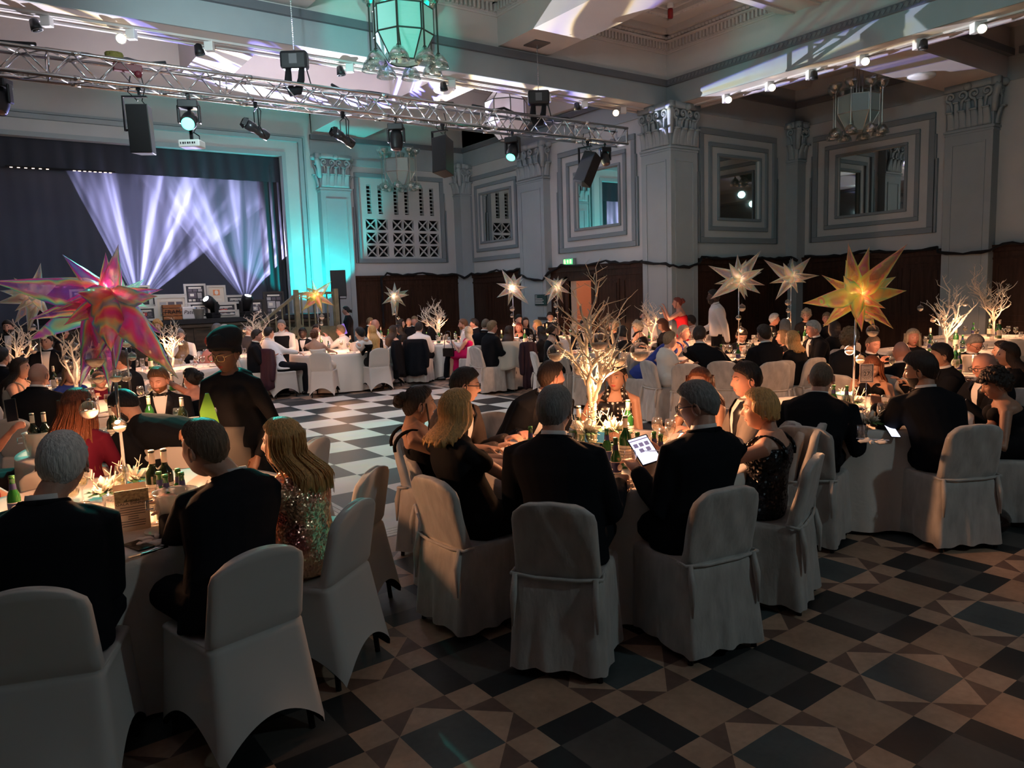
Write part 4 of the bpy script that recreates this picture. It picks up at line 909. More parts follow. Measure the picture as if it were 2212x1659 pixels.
# ================================================================== PEOPLE
import time as _t
SK = {'fair': (.60, .34, .245), 'tan': (.46, .25, .165), 'pink': (.62, .30, .22), 'dark': (.20, .10, .065), 'deep': (.07, .036, .026)}
def skin(k): return mat('skin_'+k, SK[k], .48, noise=.08, nscale=25, bump=.08, bscale=120)
HC = {'black': (.012, .010, .010), 'brown': (.055, .028, .015), 'dark': (.028, .016, .011), 'auburn': (.20, .06, .022), 'red': (.22, .035, .02), 'ginger': (.25, .10, .04), 'blonde': (.85, .46, .16), 'pale': (.62, .52, .38), 'grey': (.26, .25, .24), 'silver': (.62, .60, .57), 'white': (.88, .86, .82), 'mouse': (.17, .12, .08), 'sandy': (.30, .19, .10)}
def hairm(k): return mat('hair_'+k, HC[k], .42, noise=.45, nscale=14, stretch=(9, 9, .8), bump=.7, bscale=22, spec=.5)
suit_m = mat('black_suit', (.008, .009, .012), .95, spec=.15, bump=.2, bscale=25); navy_m = mat('navy_suit', (.012, .016, .03), .8, sheen=.15, bump=.2, bscale=25)
grey_m = mat('charcoal_suit', (.035, .035, .04), .8, bump=.2, bscale=25); brownsuit_m = mat('brown_suit', (.045, .032, .028), .8, bump=.2, bscale=25)
shirt_m = mat('white_shirt', (.74, .72, .70), .7, bump=.35, bscale=18); satin_m = mat('black_satin', (.01, .01, .012), .3)
shoe_m = mat('black_leather', (.008, .008, .008), .25)
DC = {'black': (.008, .008, .010), 'velvetblack': (.006, .006, .012), 'red': (.40, .01, .02), 'magenta': (.62, .01, .12), 'white': (.72, .68, .62), 'blue': (.03, .06, .30), 'burgundy': (.10, .005, .02), 'cream': (.6, .48, .36), 'rose': (.5, .22, .2), 'tanvest': (.45, .27, .14)}
def dressm(k): return mat('dress_'+k, DC[k], .8, bump=.3, bscale=16, spec=.2)
def sequin(name, c1, c2, rough=.22, sc_=130, metal=.9):
    if name in MATS: return MATS[name]
    m = bpy.data.materials.new(name); m.use_nodes = True; nt = m.node_tree; N = nt.nodes; L = nt.links; b = N['Principled BSDF']
    tc = N.new('ShaderNodeTexCoord'); vo = N.new('ShaderNodeTexVoronoi'); vo.inputs['Scale'].default_value = sc_; L.new(tc.outputs['Object'], vo.inputs['Vector'])
    nz = N.new('ShaderNodeTexNoise'); nz.inputs['Scale'].default_value = 7; L.new(tc.outputs['Object'], nz.inputs['Vector'])
    cr = N.new('ShaderNodeValToRGB'); L.new(nz.outputs[0], cr.inputs[0]); cr.color_ramp.elements[0].color = (*c1, 1); cr.color_ramp.elements[1].color = (*c2, 1); cr.color_ramp.elements[0].position = .42; cr.color_ramp.elements[1].position = .55
    L.new(cr.outputs[0], b.inputs['Base Color']); b.inputs['Metallic'].default_value = metal; b.inputs['Roughness'].default_value = rough
    g = N.new('ShaderNodeNewGeometry'); sb = N.new('ShaderNodeVectorMath'); sb.operation = 'SUBTRACT'; L.new(vo.outputs['Color'], sb.inputs[0]); sb.inputs[1].default_value = (.5, .5, .5)
    scn = N.new('ShaderNodeVectorMath'); scn.operation = 'SCALE'; scn.inputs['Scale'].default_value = 1.1; L.new(sb.outputs[0], scn.inputs[0])
    ad = N.new('ShaderNodeVectorMath'); ad.operation = 'ADD'; L.new(g.outputs['Normal'], ad.inputs[0]); L.new(scn.outputs[0], ad.inputs[1])
    nn = N.new('ShaderNodeVectorMath'); nn.operation = 'NORMALIZE'; L.new(ad.outputs[0], nn.inputs[0]); L.new(nn.outputs[0], b.inputs['Normal'])
    MATS[name] = m; return m
goldseq = sequin('rose_gold_sequins', (.60, .22, .20), (1, .66, .42), .28); blackseq = sequin('black_sequins', (.006, .006, .008), (.02, .02, .024), .3, 90, .5)
def polka():
    if 'polka' in MATS: return MATS['polka']
    m = bpy.data.materials.new('polka_dot_cloth'); m.use_nodes = True; nt = m.node_tree; N = nt.nodes; L = nt.links; b = N['Principled BSDF']
    tc = N.new('ShaderNodeTexCoord'); vo = N.new('ShaderNodeTexVoronoi'); vo.inputs['Scale'].default_value = 26; vo.inputs['Randomness'].default_value = .15; L.new(tc.outputs['Object'], vo.inputs['Vector'])
    cr = N.new('ShaderNodeValToRGB'); cr.color_ramp.interpolation = 'CONSTANT'; L.new(vo.outputs['Distance'], cr.inputs[0]); cr.color_ramp.elements[0].color = (.85, .82, .78, 1); cr.color_ramp.elements[1].color = (.01, .01, .012, 1); cr.color_ramp.elements[1].position = .27
    L.new(cr.outputs[0], b.inputs['Base Color']); MATS['polka'] = m; return m
eyew_m = mat('eye_white', (.42, .38, .35), .2); iris_m = mat('eye_iris', (.03, .02, .015), .1); lip_m = mat('lips_soft', (.45, .16, .13), .4); lipd_m = mat('lips_red', (.42, .05, .05), .35)
def sstep(x): x = max(0, min(1, x)); return x*x*(3-2*x)
def headpt(dx, dy, dz):
    X, Y, Z = .075*dx, .095*dy, .118*dz
    if dz < 0:
        k = -dz; X *= 1-.30*k**1.6
        if dy < 0: Y *= 1-.45*k
        else: Y *= 1-.03*k
    else: X *= 1+.05*dz; Y *= 1.0
    if dy < 0: Y *= 1.05
    if dy > .25:
        h = .021*sstep((.028-Z)/.055) if Z > -.027 else .021*sstep((Z+.040)/.013)
        Y += math.exp(-(X/.0115)**2)*h
        Y += .004*math.exp(-((Z+.036)/.006)**2-((abs(X)-.012)/.006)**2)
        Y -= .010*math.exp(-((abs(X)-.031)/.015)**2-((Z-.012)/.011)**2)
        Y += .004*math.exp(-((Z-.031)/.008)**2-(X/.05)**4)
        Y += .0055*math.exp(-((Z+.0535)/.0045)**2-(X/.021)**2)+.0065*math.exp(-((Z+.065)/.005)**2-(X/.018)**2)
        Y += .011*math.exp(-((Z+.092)/.015)**2-(X/.024)**2)
        Y += .004*math.exp(-((abs(X)-.045)/.016)**2-((Z+.018)/.018)**2)
    return V((X, Y, Z))
def headgrid(nu, nv, fn, M, mb, matfn=None):
    rings = []
    for i in range(nv+1):
        ph = -pi/2+pi*(i+.35)/(nv+.7); ring = []
        for j in range(nu):
            t = 2*pi*j/nu; a = t-.42*sin(t)         # denser towards the face
            ring.append(fn(sin(a)*cos(ph), cos(a)*cos(ph), sin(ph)))
        rings.append(ring)
    b = len(mb.v); n = nu
    for r in rings: mb.v += [tuple(M @ p) for p in r]
    for i in range(nv):
        for j in range(n):
            a, c = b+i*n+j, b+i*n+(j+1) % n
            if matfn: q = (rings[i][j]+rings[i][(j+1) % n]+rings[i+1][j]+rings[i+1][(j+1) % n])/4; mb.cur = matfn(q)
            mb.face((c, a, a+n, c+n))
    mb.cur = 0
    mb.face([b+j for j in range(n)]); mb.face([b+nv*n+j for j in range(n-1, -1, -1)])
def facemat(front_hair, lids=False):
    def f(q):
        if q.y < .04: return 0
        ax = abs(q.x)
        if ((ax-.031)/.0120)**2+((q.z-.011)/(.0022 if lids else .0046))**2 < 1: return 3 if lids or (ax-.031)**2+(q.z-.011)**2 < .0056**2 else 2
        if abs(q.z-.0315-.004*(ax < .03)) < .0048 and .013 < ax < .047: return 4
        if (q.x/.023)**2+((q.z+.059)/.0095)**2 < 1: return 1
        return 0
    return f
def ik(S, W, a, b, hint):
    d = W-S; L_ = d.length; L_ = max(1e-3, min(L_, (a+b)*.985)); dn = d.normalized(); W = S+dn*L_
    x = (a*a-b*b+L_*L_)/(2*L_); h = sqrt(max(0, a*a-x*x)); hp = (hint-dn*hint.dot(dn)); hp = hp.normalized() if hp.length > 1e-5 else V((0, 0, -1))
    return S+dn*x+hp*h, W
def add_hand(mb, W, d, lat, s=1, curl=.5, side=1, grip=False):
    d = d.normalized(); lat = (lat-d*lat.dot(d)).normalized(); nrm = lat.cross(d).normalized()
    if nrm.z > 0 : nrm = -nrm
    rings = []
    for f, w_, t_ in ((-.012, .024, .019), (.0, .026, .018), (.03, .036, .017), (.06, .042, .015), (.085, .041, .013), (.095, .036, .009)):
        c = W+d*f*s; rings.append([c+(lat*cos(2*pi*k/12)*w_+nrm*sin(2*pi*k/12)*t_)*s for k in range(12)])
    mb.loft(rings)
    for k, (o, ln) in enumerate(((-.031, .066), (-.011, .078), (.010, .074), (.030, .058))):
        o_ = o*side; p = W+(d*.088+lat*o_)*s; pts = [p]; cd = d+lat*o_*1.2; c_ = curl*(1+.12*k)
        for seg, fr in enumerate((.45, .32, .26)):
            cd = (cd*cos(c_*.75)+nrm*sin(c_*.75)).normalized(); n2 = (nrm*cos(c_*.75)-d*0).normalized(); p = p+cd*ln*fr*s; pts.append(p)
        mb.rtube(pts, [.0098*s, .0092*s, .0085*s, .0072*s], 8)
    b = W+(d*.022-lat*.030*side)*s; t1 = (d*.55-lat*.75*side+nrm*.35).normalized(); p1 = b+t1*.036*s; t2 = (d*.85-lat*.25*side+nrm*(.3+curl*.5)).normalized(); p2 = p1+t2*.030*s; p3 = p2+(t2+nrm*curl*.4).normalized()*.022*s
    mb.rtube([b, p1, p2, p3], [.013*s, .0115*s, .010*s, .008*s], 8)
def torso_rings(P0, P1, prof, mid=None, nx=V((1, 0, 0)), n=20, pw=2.4):
    """rings along the curved spine from hip point P0 to neck base P1"""
    out = []
    mid = mid if mid is not None else (P0+P1)/2
    for f, a, b in prof:
        p = P0*(1-f)**2+mid*2*f*(1-f)+P1*f*f
        t = ((mid-P0)*(1-f)+(P1-mid)*f).normalized(); x = nx; y = t.cross(x).normalized()
        y = -y if y.y < 0 else y
        ring = []
        for k in range(n):
            c, s_ = cos(2*pi*k/n), sin(2*pi*k/n)
            ring.append(p+x*(a*math.copysign(abs(c)**(2/pw), c))+y*(b*math.copysign(abs(s_)**(2/pw), s_)))
        out.append(ring)
    return out
NP = 0
def person(px, py, D_, face, label, sex='m', out='suit', hair='short', hc='dark', sk='fair', tier=2, seat=None, lean=.08, hy=0, hp=0, ht=0, hands=None, stand=False, beard=None, glasses=None, tie=None, extra=None, group=None, chair=None, s=None, hl=.30, recede=0, legs=True, curl=.6, suit=None, dcol='black', straps=True, sleeves=None, lips=None, hm=None, shz=0, lids=False, arms='out', nb=(0, 0, 0)):
    global NP; NP += 1
    H = atd(px, py, D_)
    if isinstance(face, tuple): face_pt = V((face[0], face[1], 0)); dv = face_pt-V((H.x, H.y, 0)); rz = math.atan2(-dv.x, dv.y)
    else: rz = look_rot(face)
    fwd = V((-sin(rz), cos(rz), 0))
    root = V((seat[0], seat[1], 0)) if seat else V((H.x, H.y, 0))-fwd*lean
    if seat and isinstance(face, tuple): dv = face_pt-root; rz = math.atan2(-dv.x, dv.y)
    s = s or (1.0 if sex == 'm' else .93)
    vox = {0: .0065, 1: .011, 2: .019, 3: .028}[tier]; cvox = {0: .010, 1: .013, 2: .022, 3: .030}[tier]
    Rm = Matrix.Rotation(-rz, 3, 'Z'); Ht = Rm @ (H-root)
    r_ = empty('person', root, rz, label, 'person', group)
    sm = skin(sk); hr = hm or hairm(hc)
    up = V((sin(R(ht)), sin(R(hp))*.35*-1*-1 if hp else 0, 1)).normalized()
    hipz = .575 if not stand else .93*s
    P0 = V((0, 0, hipz))
    Nb = V((Ht.x*.93, Ht.y-.035 if not seat else Ht.y-.06, Ht.z-.232*s))
    Nb += V(nb); mid = (P0+Nb)/2+V((0, -.03, .0))
    m_ = sex == 'm'; hs = .192*s if m_ else .165*s
    Hm = Matrix.Translation(Ht-V((0, 0, .118*s))) @ Matrix.Rotation(R(-hy), 4, 'Z') @ Matrix.Rotation(R(-hp), 4, 'X') @ Matrix.Rotation(R(ht), 4, 'Y') @ Matrix.Scale(s, 4)
    side_x = V((1, 0, 0))
    sp = (Nb-P0).normalized()
    bprof = [(-.10, .13, .10), (0, .165, .115), (.2, .155, .11), (.45, .145 if m_ else .125, .10), (.65, .165 if m_ else .14, .112), (.82, .175 if m_ else .15, .10), (.93, .14 if m_ else .12, .075), (1.0, .075, .06)]
    bprof = [(f, a*s, b*s) for f, a, b in bprof]
    # arms
    S = [Nb+V((sg*hs*.96, -.005, -.088*s+shz)) for sg in (-1, 1)]
    if hands is None:
        q = .80 if not stand else .82
        hands = [(-.15, .37, q), (.15, .37, q)] if not stand else [(-.25, .08, .80), (.25, .08, .80)]
    hands = [(Rm @ (atd(*h_[1:])-root)) if h_[0] == 'px' else V(h_) for h_ in hands]
    E_, W_ = [], []
    for i, sg in enumerate((-1, 1)):
        hint = V((sg*.30, -.35, -.9)) if arms == 'out' else V((sg*.2, -.3, -1))
        e, w0 = ik(S[i], V(hands[i]), .295*s, .265*s, hint); E_.append(e); W_.append(w0)
    bare = out in ('dress', 'halter', 'strapless') 
    ar = (.055, .040, .026) if m_ else (.045, .034, .022)
    bm = MB()
    bm.loft(torso_rings(P0, Nb, bprof, mid))
    hb = (Hm @ V((0, -.018, -.045))); bm.rtube([Nb-V((0, 0, .03)), (Nb+hb)/2+V((0, -.004, 0)), hb], [.062*s, .056*s, .058*s] if m_ else [.052*s, .047*s, .048*s], 12)
    for i, sg in enumerate((-1, 1)):
        bm.rtube([Nb+V((sg*.05, 0, -.04*s)), S[i], S[i].lerp(E_[i], .5), E_[i], E_[i].lerp(W_[i], .35), W_[i]], [.04*s, ar[0]*s*1.02, ar[0]*s*.88, ar[1]*s, ar[1]*s*.98, ar[2]*s], 12)
        d = (W_[i]-E_[i]).normalized(); add_hand(bm, W_[i], d+V((0, 0, -.05)), V((1, 0, 0)) if abs(d.x) < .8 else V((0, 1, 0)), s*(1 if m_ else .9), curl, sg)
    if sex == 'f' and out not in ('gown', 'sleeve'):
        for sg in (-1, 1): bm.ball(P0.lerp(Nb, .66)+V((sg*.07*s, .080*s, 0)), .055*s, 10)
    # legs
    if not stand: K = [V((sg*.11, .44, .55)) for sg in (-1, 1)]; A = [V((sg*.12, .42 if sg > 0 else .50, .09)) for sg in (-1, 1)]
    else: K = [V((sg*.09, .02, .50*s)) for sg in (-1, 1)]; A = [V((sg*.10, -.02, .09)) for sg in (-1, 1)]
    if bare and legs:
        for i in range(2): bm.rtube([V((.09*(-1, 1)[i], 0, hipz)), K[i], K[i].lerp(A[i], .4), A[i]], [.08, .055, .05, .033], 10); bm.rtube([A[i]+V((0, -.02, -.03)), A[i]+V((0, .13, -.055))], [.035, .028], 8, .7)
    body = fuse(bm, vox, 5 if tier < 2 else 3)
    nu, nv = {0: (72, 56), 1: (48, 40), 2: (30, 24), 3: (20, 16)}[tier]
    headgrid(nu, nv, headpt, Hm, body, facemat(None, lids) if tier == 2 else None)
    for sg in (-1, 1):
        Me = Hm @ Matrix.Translation((sg*.077, -.004, -.005)) @ Matrix.Rotation(sg*.35, 4, 'Z') @ Matrix.Rotation(-.15, 4, 'X')
        body.ball((0, 0, 0), 1, 10, (.008, .019, .033), None); b = body.v[-50:]
        body.v[-50:] = [tuple(Me @ V(p)) for p in b]
        if tier < 2:
            rim = [Me @ V((sg*.009, .017*cos(a), .031*sin(a))) for a in [k*.4-1.3 for k in range(13)]]; body.tube(rim, .0045*s, 6)
    bo = body.obj('body', [sm, mat('lips_'+sk, tuple(c*f for c, f in zip(SK[sk], (.85, .55, .55))), .4) if not lips else lipd_m, eyew_m, iris_m, hr], r_, True)
    if tier < 2:
        def sf(X, Z, out=0):
            dx, dz = X/.075, Z/.118; dy = sqrt(max(.02, 1-dx*dx-dz*dz)); return headpt(dx, dy, dz)+V((0, out, 0))
        for sg in (-1, 1):
            ec = sf(sg*.031, .011, -.0068); mb = MB(); mb.ball(Hm @ ec, .0112*s, 12); ey_ = mb.obj('eye', eyew_m, r_, True); mb = MB()
            ic = ec+V((-sg*.0006+.0012*(1 if hy > 0 else -1), .0072, -.001)); mb.ball(Hm @ ic, .0052*s, 8, (1, 1, 1)); mb.obj('iris', iris_m, ey_, True)
            mb = MB(); dn = -.0035 if (lids or hp > 12) else .0
            for k_, (rr, zz, th_) in enumerate(((.0122, .0052+dn, .0026), (.0122, .0078+dn*.6, .0026), (.0112, -.0068, .0016))):
                mb.tube([Hm @ (ec+V((sin(a)*rr, cos(a)*rr*.98-abs(zz)*.25, zz*(cos(a)**.5)))) for a in [q*.28-1.12 for q in range(9)]], [th_*s*(.4+.6*cos(q*.28-1.12)) for q in range(9)], 6)
            mb.obj('eyelid', sm, r_, True)
            mb = MB(); mb.tube([Hm @ sf(sg*x, z, .001) for x, z in ((.014, .029), (.022, .0335), (.032, .0355), (.041, .0335), (.048, .028))], [.0024*s, .0032*s, .0030*s, .0022*s, .0008*s], 6, True, .6); mb.obj('eyebrow', hr, r_, True)
        mb = MB()
        mb.tube([Hm @ sf(x, -.0535+.0022*cos(x*150)-abs(x)*.02, -.0006) for x in (-.023, -.016, -.008, 0, .008, .016, .023)], [.0008*s, .0026*s, .0036*s, .0030*s, .0036*s, .0026*s, .0008*s], 6)
        mb.tube([Hm @ sf(x, -.0622+abs(x)*.10, -.0010) for x in (-.021, -.014, -.007, 0, .007, .014, .021)], [.0008*s, .0032*s, .0046*s, .0050*s, .0046*s, .0032*s, .0008*s], 6)
        mb.obj('lips', lipd_m if lips else mat('lips_'+sk, tuple(c*f for c, f in zip(SK[sk], (.85, .55, .55))), .4), r_, True)
    # ---- hair
    def cap(th, L0=0.0, Lf=.53, name='hair', soft=.16, ridge=.0016, topx=0, mt_=None, lo=-.006):
        mb = MB()
        def fn(dx, dy, dz):
            q_ = sstep((dz-.15)/.25) if dy > .3 else 0; p = headpt(dx, dy, dz)*(1-q_)+V((.078*dx, .098*dy, .122*dz))*q_
            Ln = L0+Lf*dy+ (.10*abs(dx) if dy > .3 else 0); k = sstep((dz-Ln)/soft)
            a = math.atan2(dx, -dy) ; rg = ridge*(sin(a*26+dz*6+sin(dz*9)*1.5)+.7*sin(a*47+dz*13))*(1 if dz < .92 else 0)
            t = lo+(th+topx*max(0, dz)+rg-lo)*k
            n = V((dx/.075, dy/.095, dz/.118)).normalized(); return p+n*t
        headgrid(int(nu*1.6), int(nv*1.3), fn, Hm, mb)
        return mb
    def curtain(mb, zend, A_=2.05, spread=.03, thick=.022, back=0, top=.07):
        hc_ = Hm @ V((0, 0, 0)); nb = Nb
        rows = 16; z0 = hc_.z+top*s; z1 = zend; no = {0: 54, 1: 40, 2: 24, 3: 16}[tier]; rings = []
        yawm = Matrix.Rotation(R(-hy), 3, 'Z')
        for i in range(rows+1):
            f = i/rows; z = z0+(z1-z0)*f; below = sstep((hc_.z-.03-z)/.12)
            ro = (.090+.012*sin(min(1, f*2.2)*pi/2))*s+spread*below
            cx, cy = hc_.x+(nb.x-hc_.x)*below*.8, hc_.y+(nb.y-hc_.y-.018)*below*1.0-back*below
            if i == 0: ro *= .86
            th = thick*(1 if f < .9 else 1-(f-.9)*6)
            AA = A_*(1-.28*sstep((f-.5)/.5)); ring = []
            for j in range(no+1):
                a = -AA+2*AA*j/no; q = 1+.022*sin(a*19+f*2)+.016*sin(a*37+f*3+1)+.008*sin(a*71)
                dz_ = .018*sin(a*17)*(f > .93)
                ring.append(V((cx, cy, z+dz_))+yawm @ V((sin(a)*ro*q*.94, -cos(a)*ro*q*1.08, 0)))
            for j in range(no, -1, -1):
                a = -AA+2*AA*j/no; ring.append(V((cx, cy, z))+yawm @ V((sin(a)*(ro-th)*.94, -cos(a)*(ro-th)*1.08, 0)))
            rings.append(ring)
        mb.loft(rings)
    hmb = None
    if hair == 'short': hmb = cap(.012 if tier else .013, -.04+recede, .68, topx=.010)
    elif hair == 'buzz': hmb = cap(.005, -.04+recede, .66, ridge=.0005)
    elif hair == 'quiff': hmb = cap(.012, -.04, .64, topx=.022)
    elif hair == 'rim': hmb = cap(.006, -.55, -.25, soft=.2); hmb = None
    elif hair == 'curly':
        hmb = MB(); c_ = cap(.026, -.12, .66, ridge=.004); hmb.add(c_.v, c_.f); random.seed(NP)
        for k in range(90 if tier < 2 else 40):
            a, z = random.uniform(0, 2*pi), random.uniform(-.1, 1); rr = sqrt(1-min(1, z*z)); dy = cos(a)*rr
            if z < .53*dy-.1: continue
            p = headpt(sin(a)*rr, dy, z); hmb.ball(Hm @ (p*1.24), random.uniform(.014, .024)*s, 6)
    elif hair in ('long', 'bob', 'mid'):
        hmb = cap(.017, .0, .70, topx=.004); z_end = {'long': Nb.z-hl, 'bob': Nb.z+.075, 'mid': Nb.z-.04}[hair]
        curtain(hmb, z_end, 2.15 if hair != 'long' else 1.95, .03 if hair != 'bob' else .012, .026 if hair == 'bob' else .020, back=.02 if hair == 'long' else 0)
        if tier < 2 and hair == 'long':
            random.seed(NP*3); hc_ = Hm @ V((0, 0, 0))
            for k in range(70):
                a = random.uniform(-1.9, 1.9); q0 = random.uniform(.098, .108)*s; le = z_end+random.uniform(-.05, .12); pts = []
                for i in range(9):
                    f = i/8; z = hc_.z+.06+(le-hc_.z-.06)*f; bl = sstep((hc_.z-.03-z)/.12); ro = q0+.036*bl
                    pts.append(V((hc_.x+(Nb.x-hc_.x)*bl*.8+sin(a)*ro, hc_.y+(Nb.y-.038-hc_.y)*bl-cos(a)*ro*1.08, z))+V((.006*sin(f*7+k), 0, 0)))
                hmb.tube(pts, [.003, .0045, .005, .005, .005, .0045, .004, .003, .001], 5, True, .5)
    elif hair in ('updo', 'bun'):
        hmb = cap(.013, -.02, .68, ridge=.0022); random.seed(NP)
        bc = Hm @ V((0, -.115, .045 if hair == 'updo' else -.01))
        hmb.ball(bc, .042*s, 12)
        for k in range(34 if tier < 2 else 12):
            d = V((random.gauss(0, 1), random.gauss(0, 1), random.gauss(0, 1))).normalized(); q = d.orthogonal().normalized(); pts = [bc+(d*cos(a)+q*sin(a))*.045*s for a in (0, .5, 1, 1.5, 2.0)]
            hmb.tube(pts, [.004, .013, .014, .012, .004], 6)
        if tier < 2:
            for sg in (-1, 1):
                p = Hm @ V((sg*.072, .035, .02)); hmb.tube([p, p+V((sg*.012, .004, -.06)), p+V((sg*.006, .01, -.12)), p+V((sg*.014, .0, -.18))], [.004, .007, .005, .001], 6)
    elif hair == 'parted':       # thin flat hair swept over a high crown
        hmb = cap(.009, .0, .62, topx=.008, ridge=.0012)
    elif hair == 'wrap':
        hmb = cap(.022, .0, .44, topx=.015, ridge=0); M2 = Hm @ Matrix.Translation((0, -.035, .085)) @ Matrix.Rotation(R(-18), 4, 'X')
        mb2 = MB(); mb2.lathe([(.02, -.05), (.090, -.045), (.108, -.01), (.116, .025), (.104, .055), (.06, .078), (.01, .085)], n=28)
        hmb.add([tuple(M2 @ V(p)) for p in mb2.v], mb2.f)
    if hmb: hmb.obj('hair' if hair != 'wrap' else 'head_wrap', hr if hair != 'wrap' else black_m, r_, True)
    if beard:
        mb = MB(); th = .013 if beard == 'full' else .005
        def fb(dx, dy, dz):
            p = headpt(dx, dy, dz); k = sstep((-dz-.22)/.12)*sstep((dy+.05)/.25)
            if dy > .55 and abs(p.x) < .022 and -.066 < p.z < -.040: k *= .0
            return p+V((dx, dy, dz*.6)).normalized()*(-.006+(th+.006)*k)
        headgrid(nu, nv, fb, Hm, mb); mb.obj('beard', hr, r_, True)
    if glasses:
        mb = MB(); wg = .026 if glasses == 'big' else .023; hg = .021 if glasses == 'big' else .015
        for sg in (-1, 1):
            pts = [Hm @ V((sg*.033+wg*math.copysign(abs(cos(a))**.6, cos(a)), .106-.10*abs(sg*.033+wg*cos(a))**1.2, .008+hg*math.copysign(abs(sin(a))**.6, sin(a)))) for a in [k*2*pi/20 for k in range(21)]]
            mb.tube(pts, .0026, 6); mb.tube([Hm @ V((sg*.059, .097, .014)), Hm @ V((sg*.08, .04, .016)), Hm @ V((sg*.083, -.02, .008))], .0026, 6)
        mb.tube([Hm @ V((-.009, .106, .010)), Hm @ V((0, .108, .013)), Hm @ V((.009, .106, .010))], .0024, 6)
        mb.obj('glasses', gold_m if glasses == 'big' else blackplastic_m, r_, True)
    # ---- clothes
    jm = suit or suit_m
    def coat(name, mt, add, hem, sl=1.0, top=1.0, low=-.16, cuff=.93, col=True):
        mb = MB(); pf = [(low, (.185 if m_ else .18), .145)]+[(0, .19, .145), (.2, .185, .14), (.45, .188 if m_ else .15, .132), (.65, .212 if m_ else .165, .138), (.80, .222 if m_ else .17, .125), (.88, .190 if m_ else .155, .105), (.94, .13, .088), (1.0, .086, .070)]
        pf = [(f, (a-.02+add)*s, (b-.02+add)*s) for f, a, b in pf if f <= top]
        mb.loft(torso_rings(P0, Nb, pf, mid))
        if sl:
            for i, sg in enumerate((-1, 1)):
                w1 = E_[i].lerp(W_[i], cuff) if sl >= 1 else S[i].lerp(E_[i], sl)
                if sl >= 1: mb.rtube([Nb+V((sg*.06, 0, -.045*s)), Nb+V((sg*(hs-.05), 0, -.076*s)), S[i], S[i].lerp(E_[i], .5), E_[i], E_[i].lerp(W_[i], .5), w1], [.042*s, .056*s, (.066+add*.6)*s, (.062+add*.6)*s, (.053+add*.5)*s, (.047+add*.4)*s, (.036+add*.5)*s], 14)
                else: mb.rtube([Nb+V((sg*.07, 0, -.035*s)), S[i], w1], [.045*s, .06*s, .055*s], 12)
        f = fuse(mb, cvox, 4 if tier < 2 else 2); 
        if col:
            for z_, rr in ((0, 1),):
                cr = []
                for k in range(17):
                    a = 2*pi*k/16; cr.append(Nb+V((sin(a)*.078*s, -cos(a)*.070*s, .012-.030*(1-cos(a))/2+.0)))
                f.tube(cr, .015*s, 8)
        return f.obj(name, mt, r_, True)
    if out in ('suit', 'shirt', 'vest'):
        if out == 'shirt': coat('shirt', shirt_m, .018, -.1, col=False, low=-.08)
        elif out == 'vest': coat('shirt', shirt_m, .014, -.1, col=False, low=-.05); coat('waistcoat', suit_m, .024, 0, sl=0, top=.93, col=False)
        else: jk_ = coat('jacket', jm, .022, -.2)
        mb = MB()
        for k in range(1):
            rings = []
            for z_, rr in ((-.03, .069), (-.012, .065), (.010, .0615), (.010, .057), (-.02, .056)):
                rings.append([Nb+V((sin(2*pi*j/20)*rr*s, -cos(2*pi*j/20)*rr*s*1.02+.004, z_+.022+.012*cos(2*pi*j/20)))for j in range(20)])
            mb.loft(rings, cap=False)
        sc_o = mb.obj('shirt_collar', shirt_m, r_, True)
        if out == 'suit' and tier < 2:
            for i in range(2):
                mb = MB(); d = (W_[i]-E_[i]).normalized(); a = E_[i].lerp(W_[i], .90); mb.tube([a, a+d*.035*s], (.036)*s, 12, flat=.9); mb.obj('shirt_cuff', shirt_m, r_, True)
        def front(name, w0, w1, f0, f1, off, mt):
            mb = MB(); rows = []
            for i in range(9):
                q = i/8; f = f0+(f1-f0)*q; w_ = (w0+(w1-w0)*q)*s
                p = P0*(1-f)**2+mid*2*f*(1-f)+Nb*f*f; t = ((mid-P0)*(1-f)+(Nb-mid)*f).normalized(); y = t.cross(V((1, 0, 0))); y = -y if y.y < 0 else y
                pfs = [(0, .19, .145), (.2, .185, .14), (.45, .178 if m_ else .15, .132), (.65, .192 if m_ else .165, .138), (.82, .20 if m_ else .17, .122), (.93, .165, .088), (1.0, .088, .070)]
                for (fa, aa, ba), (fb_, ab, bb) in zip(pfs, pfs[1:]):
                    if fa <= f <= fb_: g = (f-fa)/(fb_-fa); A_, B_ = aa+(ab-aa)*g, ba+(bb-ba)*g
                rows.append([p+V((x*w_, 0, 0))+y*((B_+.004+off)*s*(max(0, 1-(abs(x*w_)/(A_*s))**2.4))**(1/2.4)) for x in (-1, -.6, -.2, .2, .6, 1)])
            mb.loft(rows, cap=False, close=False); return mb.obj(name, mt, r_, True)
        if out == 'suit' and tier < 3: front('shirt_front', .012, .062, .38, .99, .010, shirt_m)
        if out == 'suit' and tier < 2:
            for sg in (-1, 1):
                mb = MB(); rows = []
                for i in range(8):
                    q = i/7; f = .40+.56*q; p = P0*(1-f)**2+mid*2*f*(1-f)+Nb*f*f; yy = (.136 if f < .8 else .136-(f-.8)*.33)*s
                    xa = sg*(.016+.050*q)*s; xb = sg*(.030+.085*sin(q*2.6))*s
                    rows.append([V((p.x+xa, p.y+yy+.012, p.z)), V((p.x+(xa+xb)/2, p.y+yy+.016-.2*abs(xb)**1.5, p.z)), V((p.x+xb, p.y+yy-.006-.5*abs(xb)**1.6, p.z+.004))])
                mb.loft(rows, cap=False, close=False); mb.obj('lapel', satin_m, jk_, True)
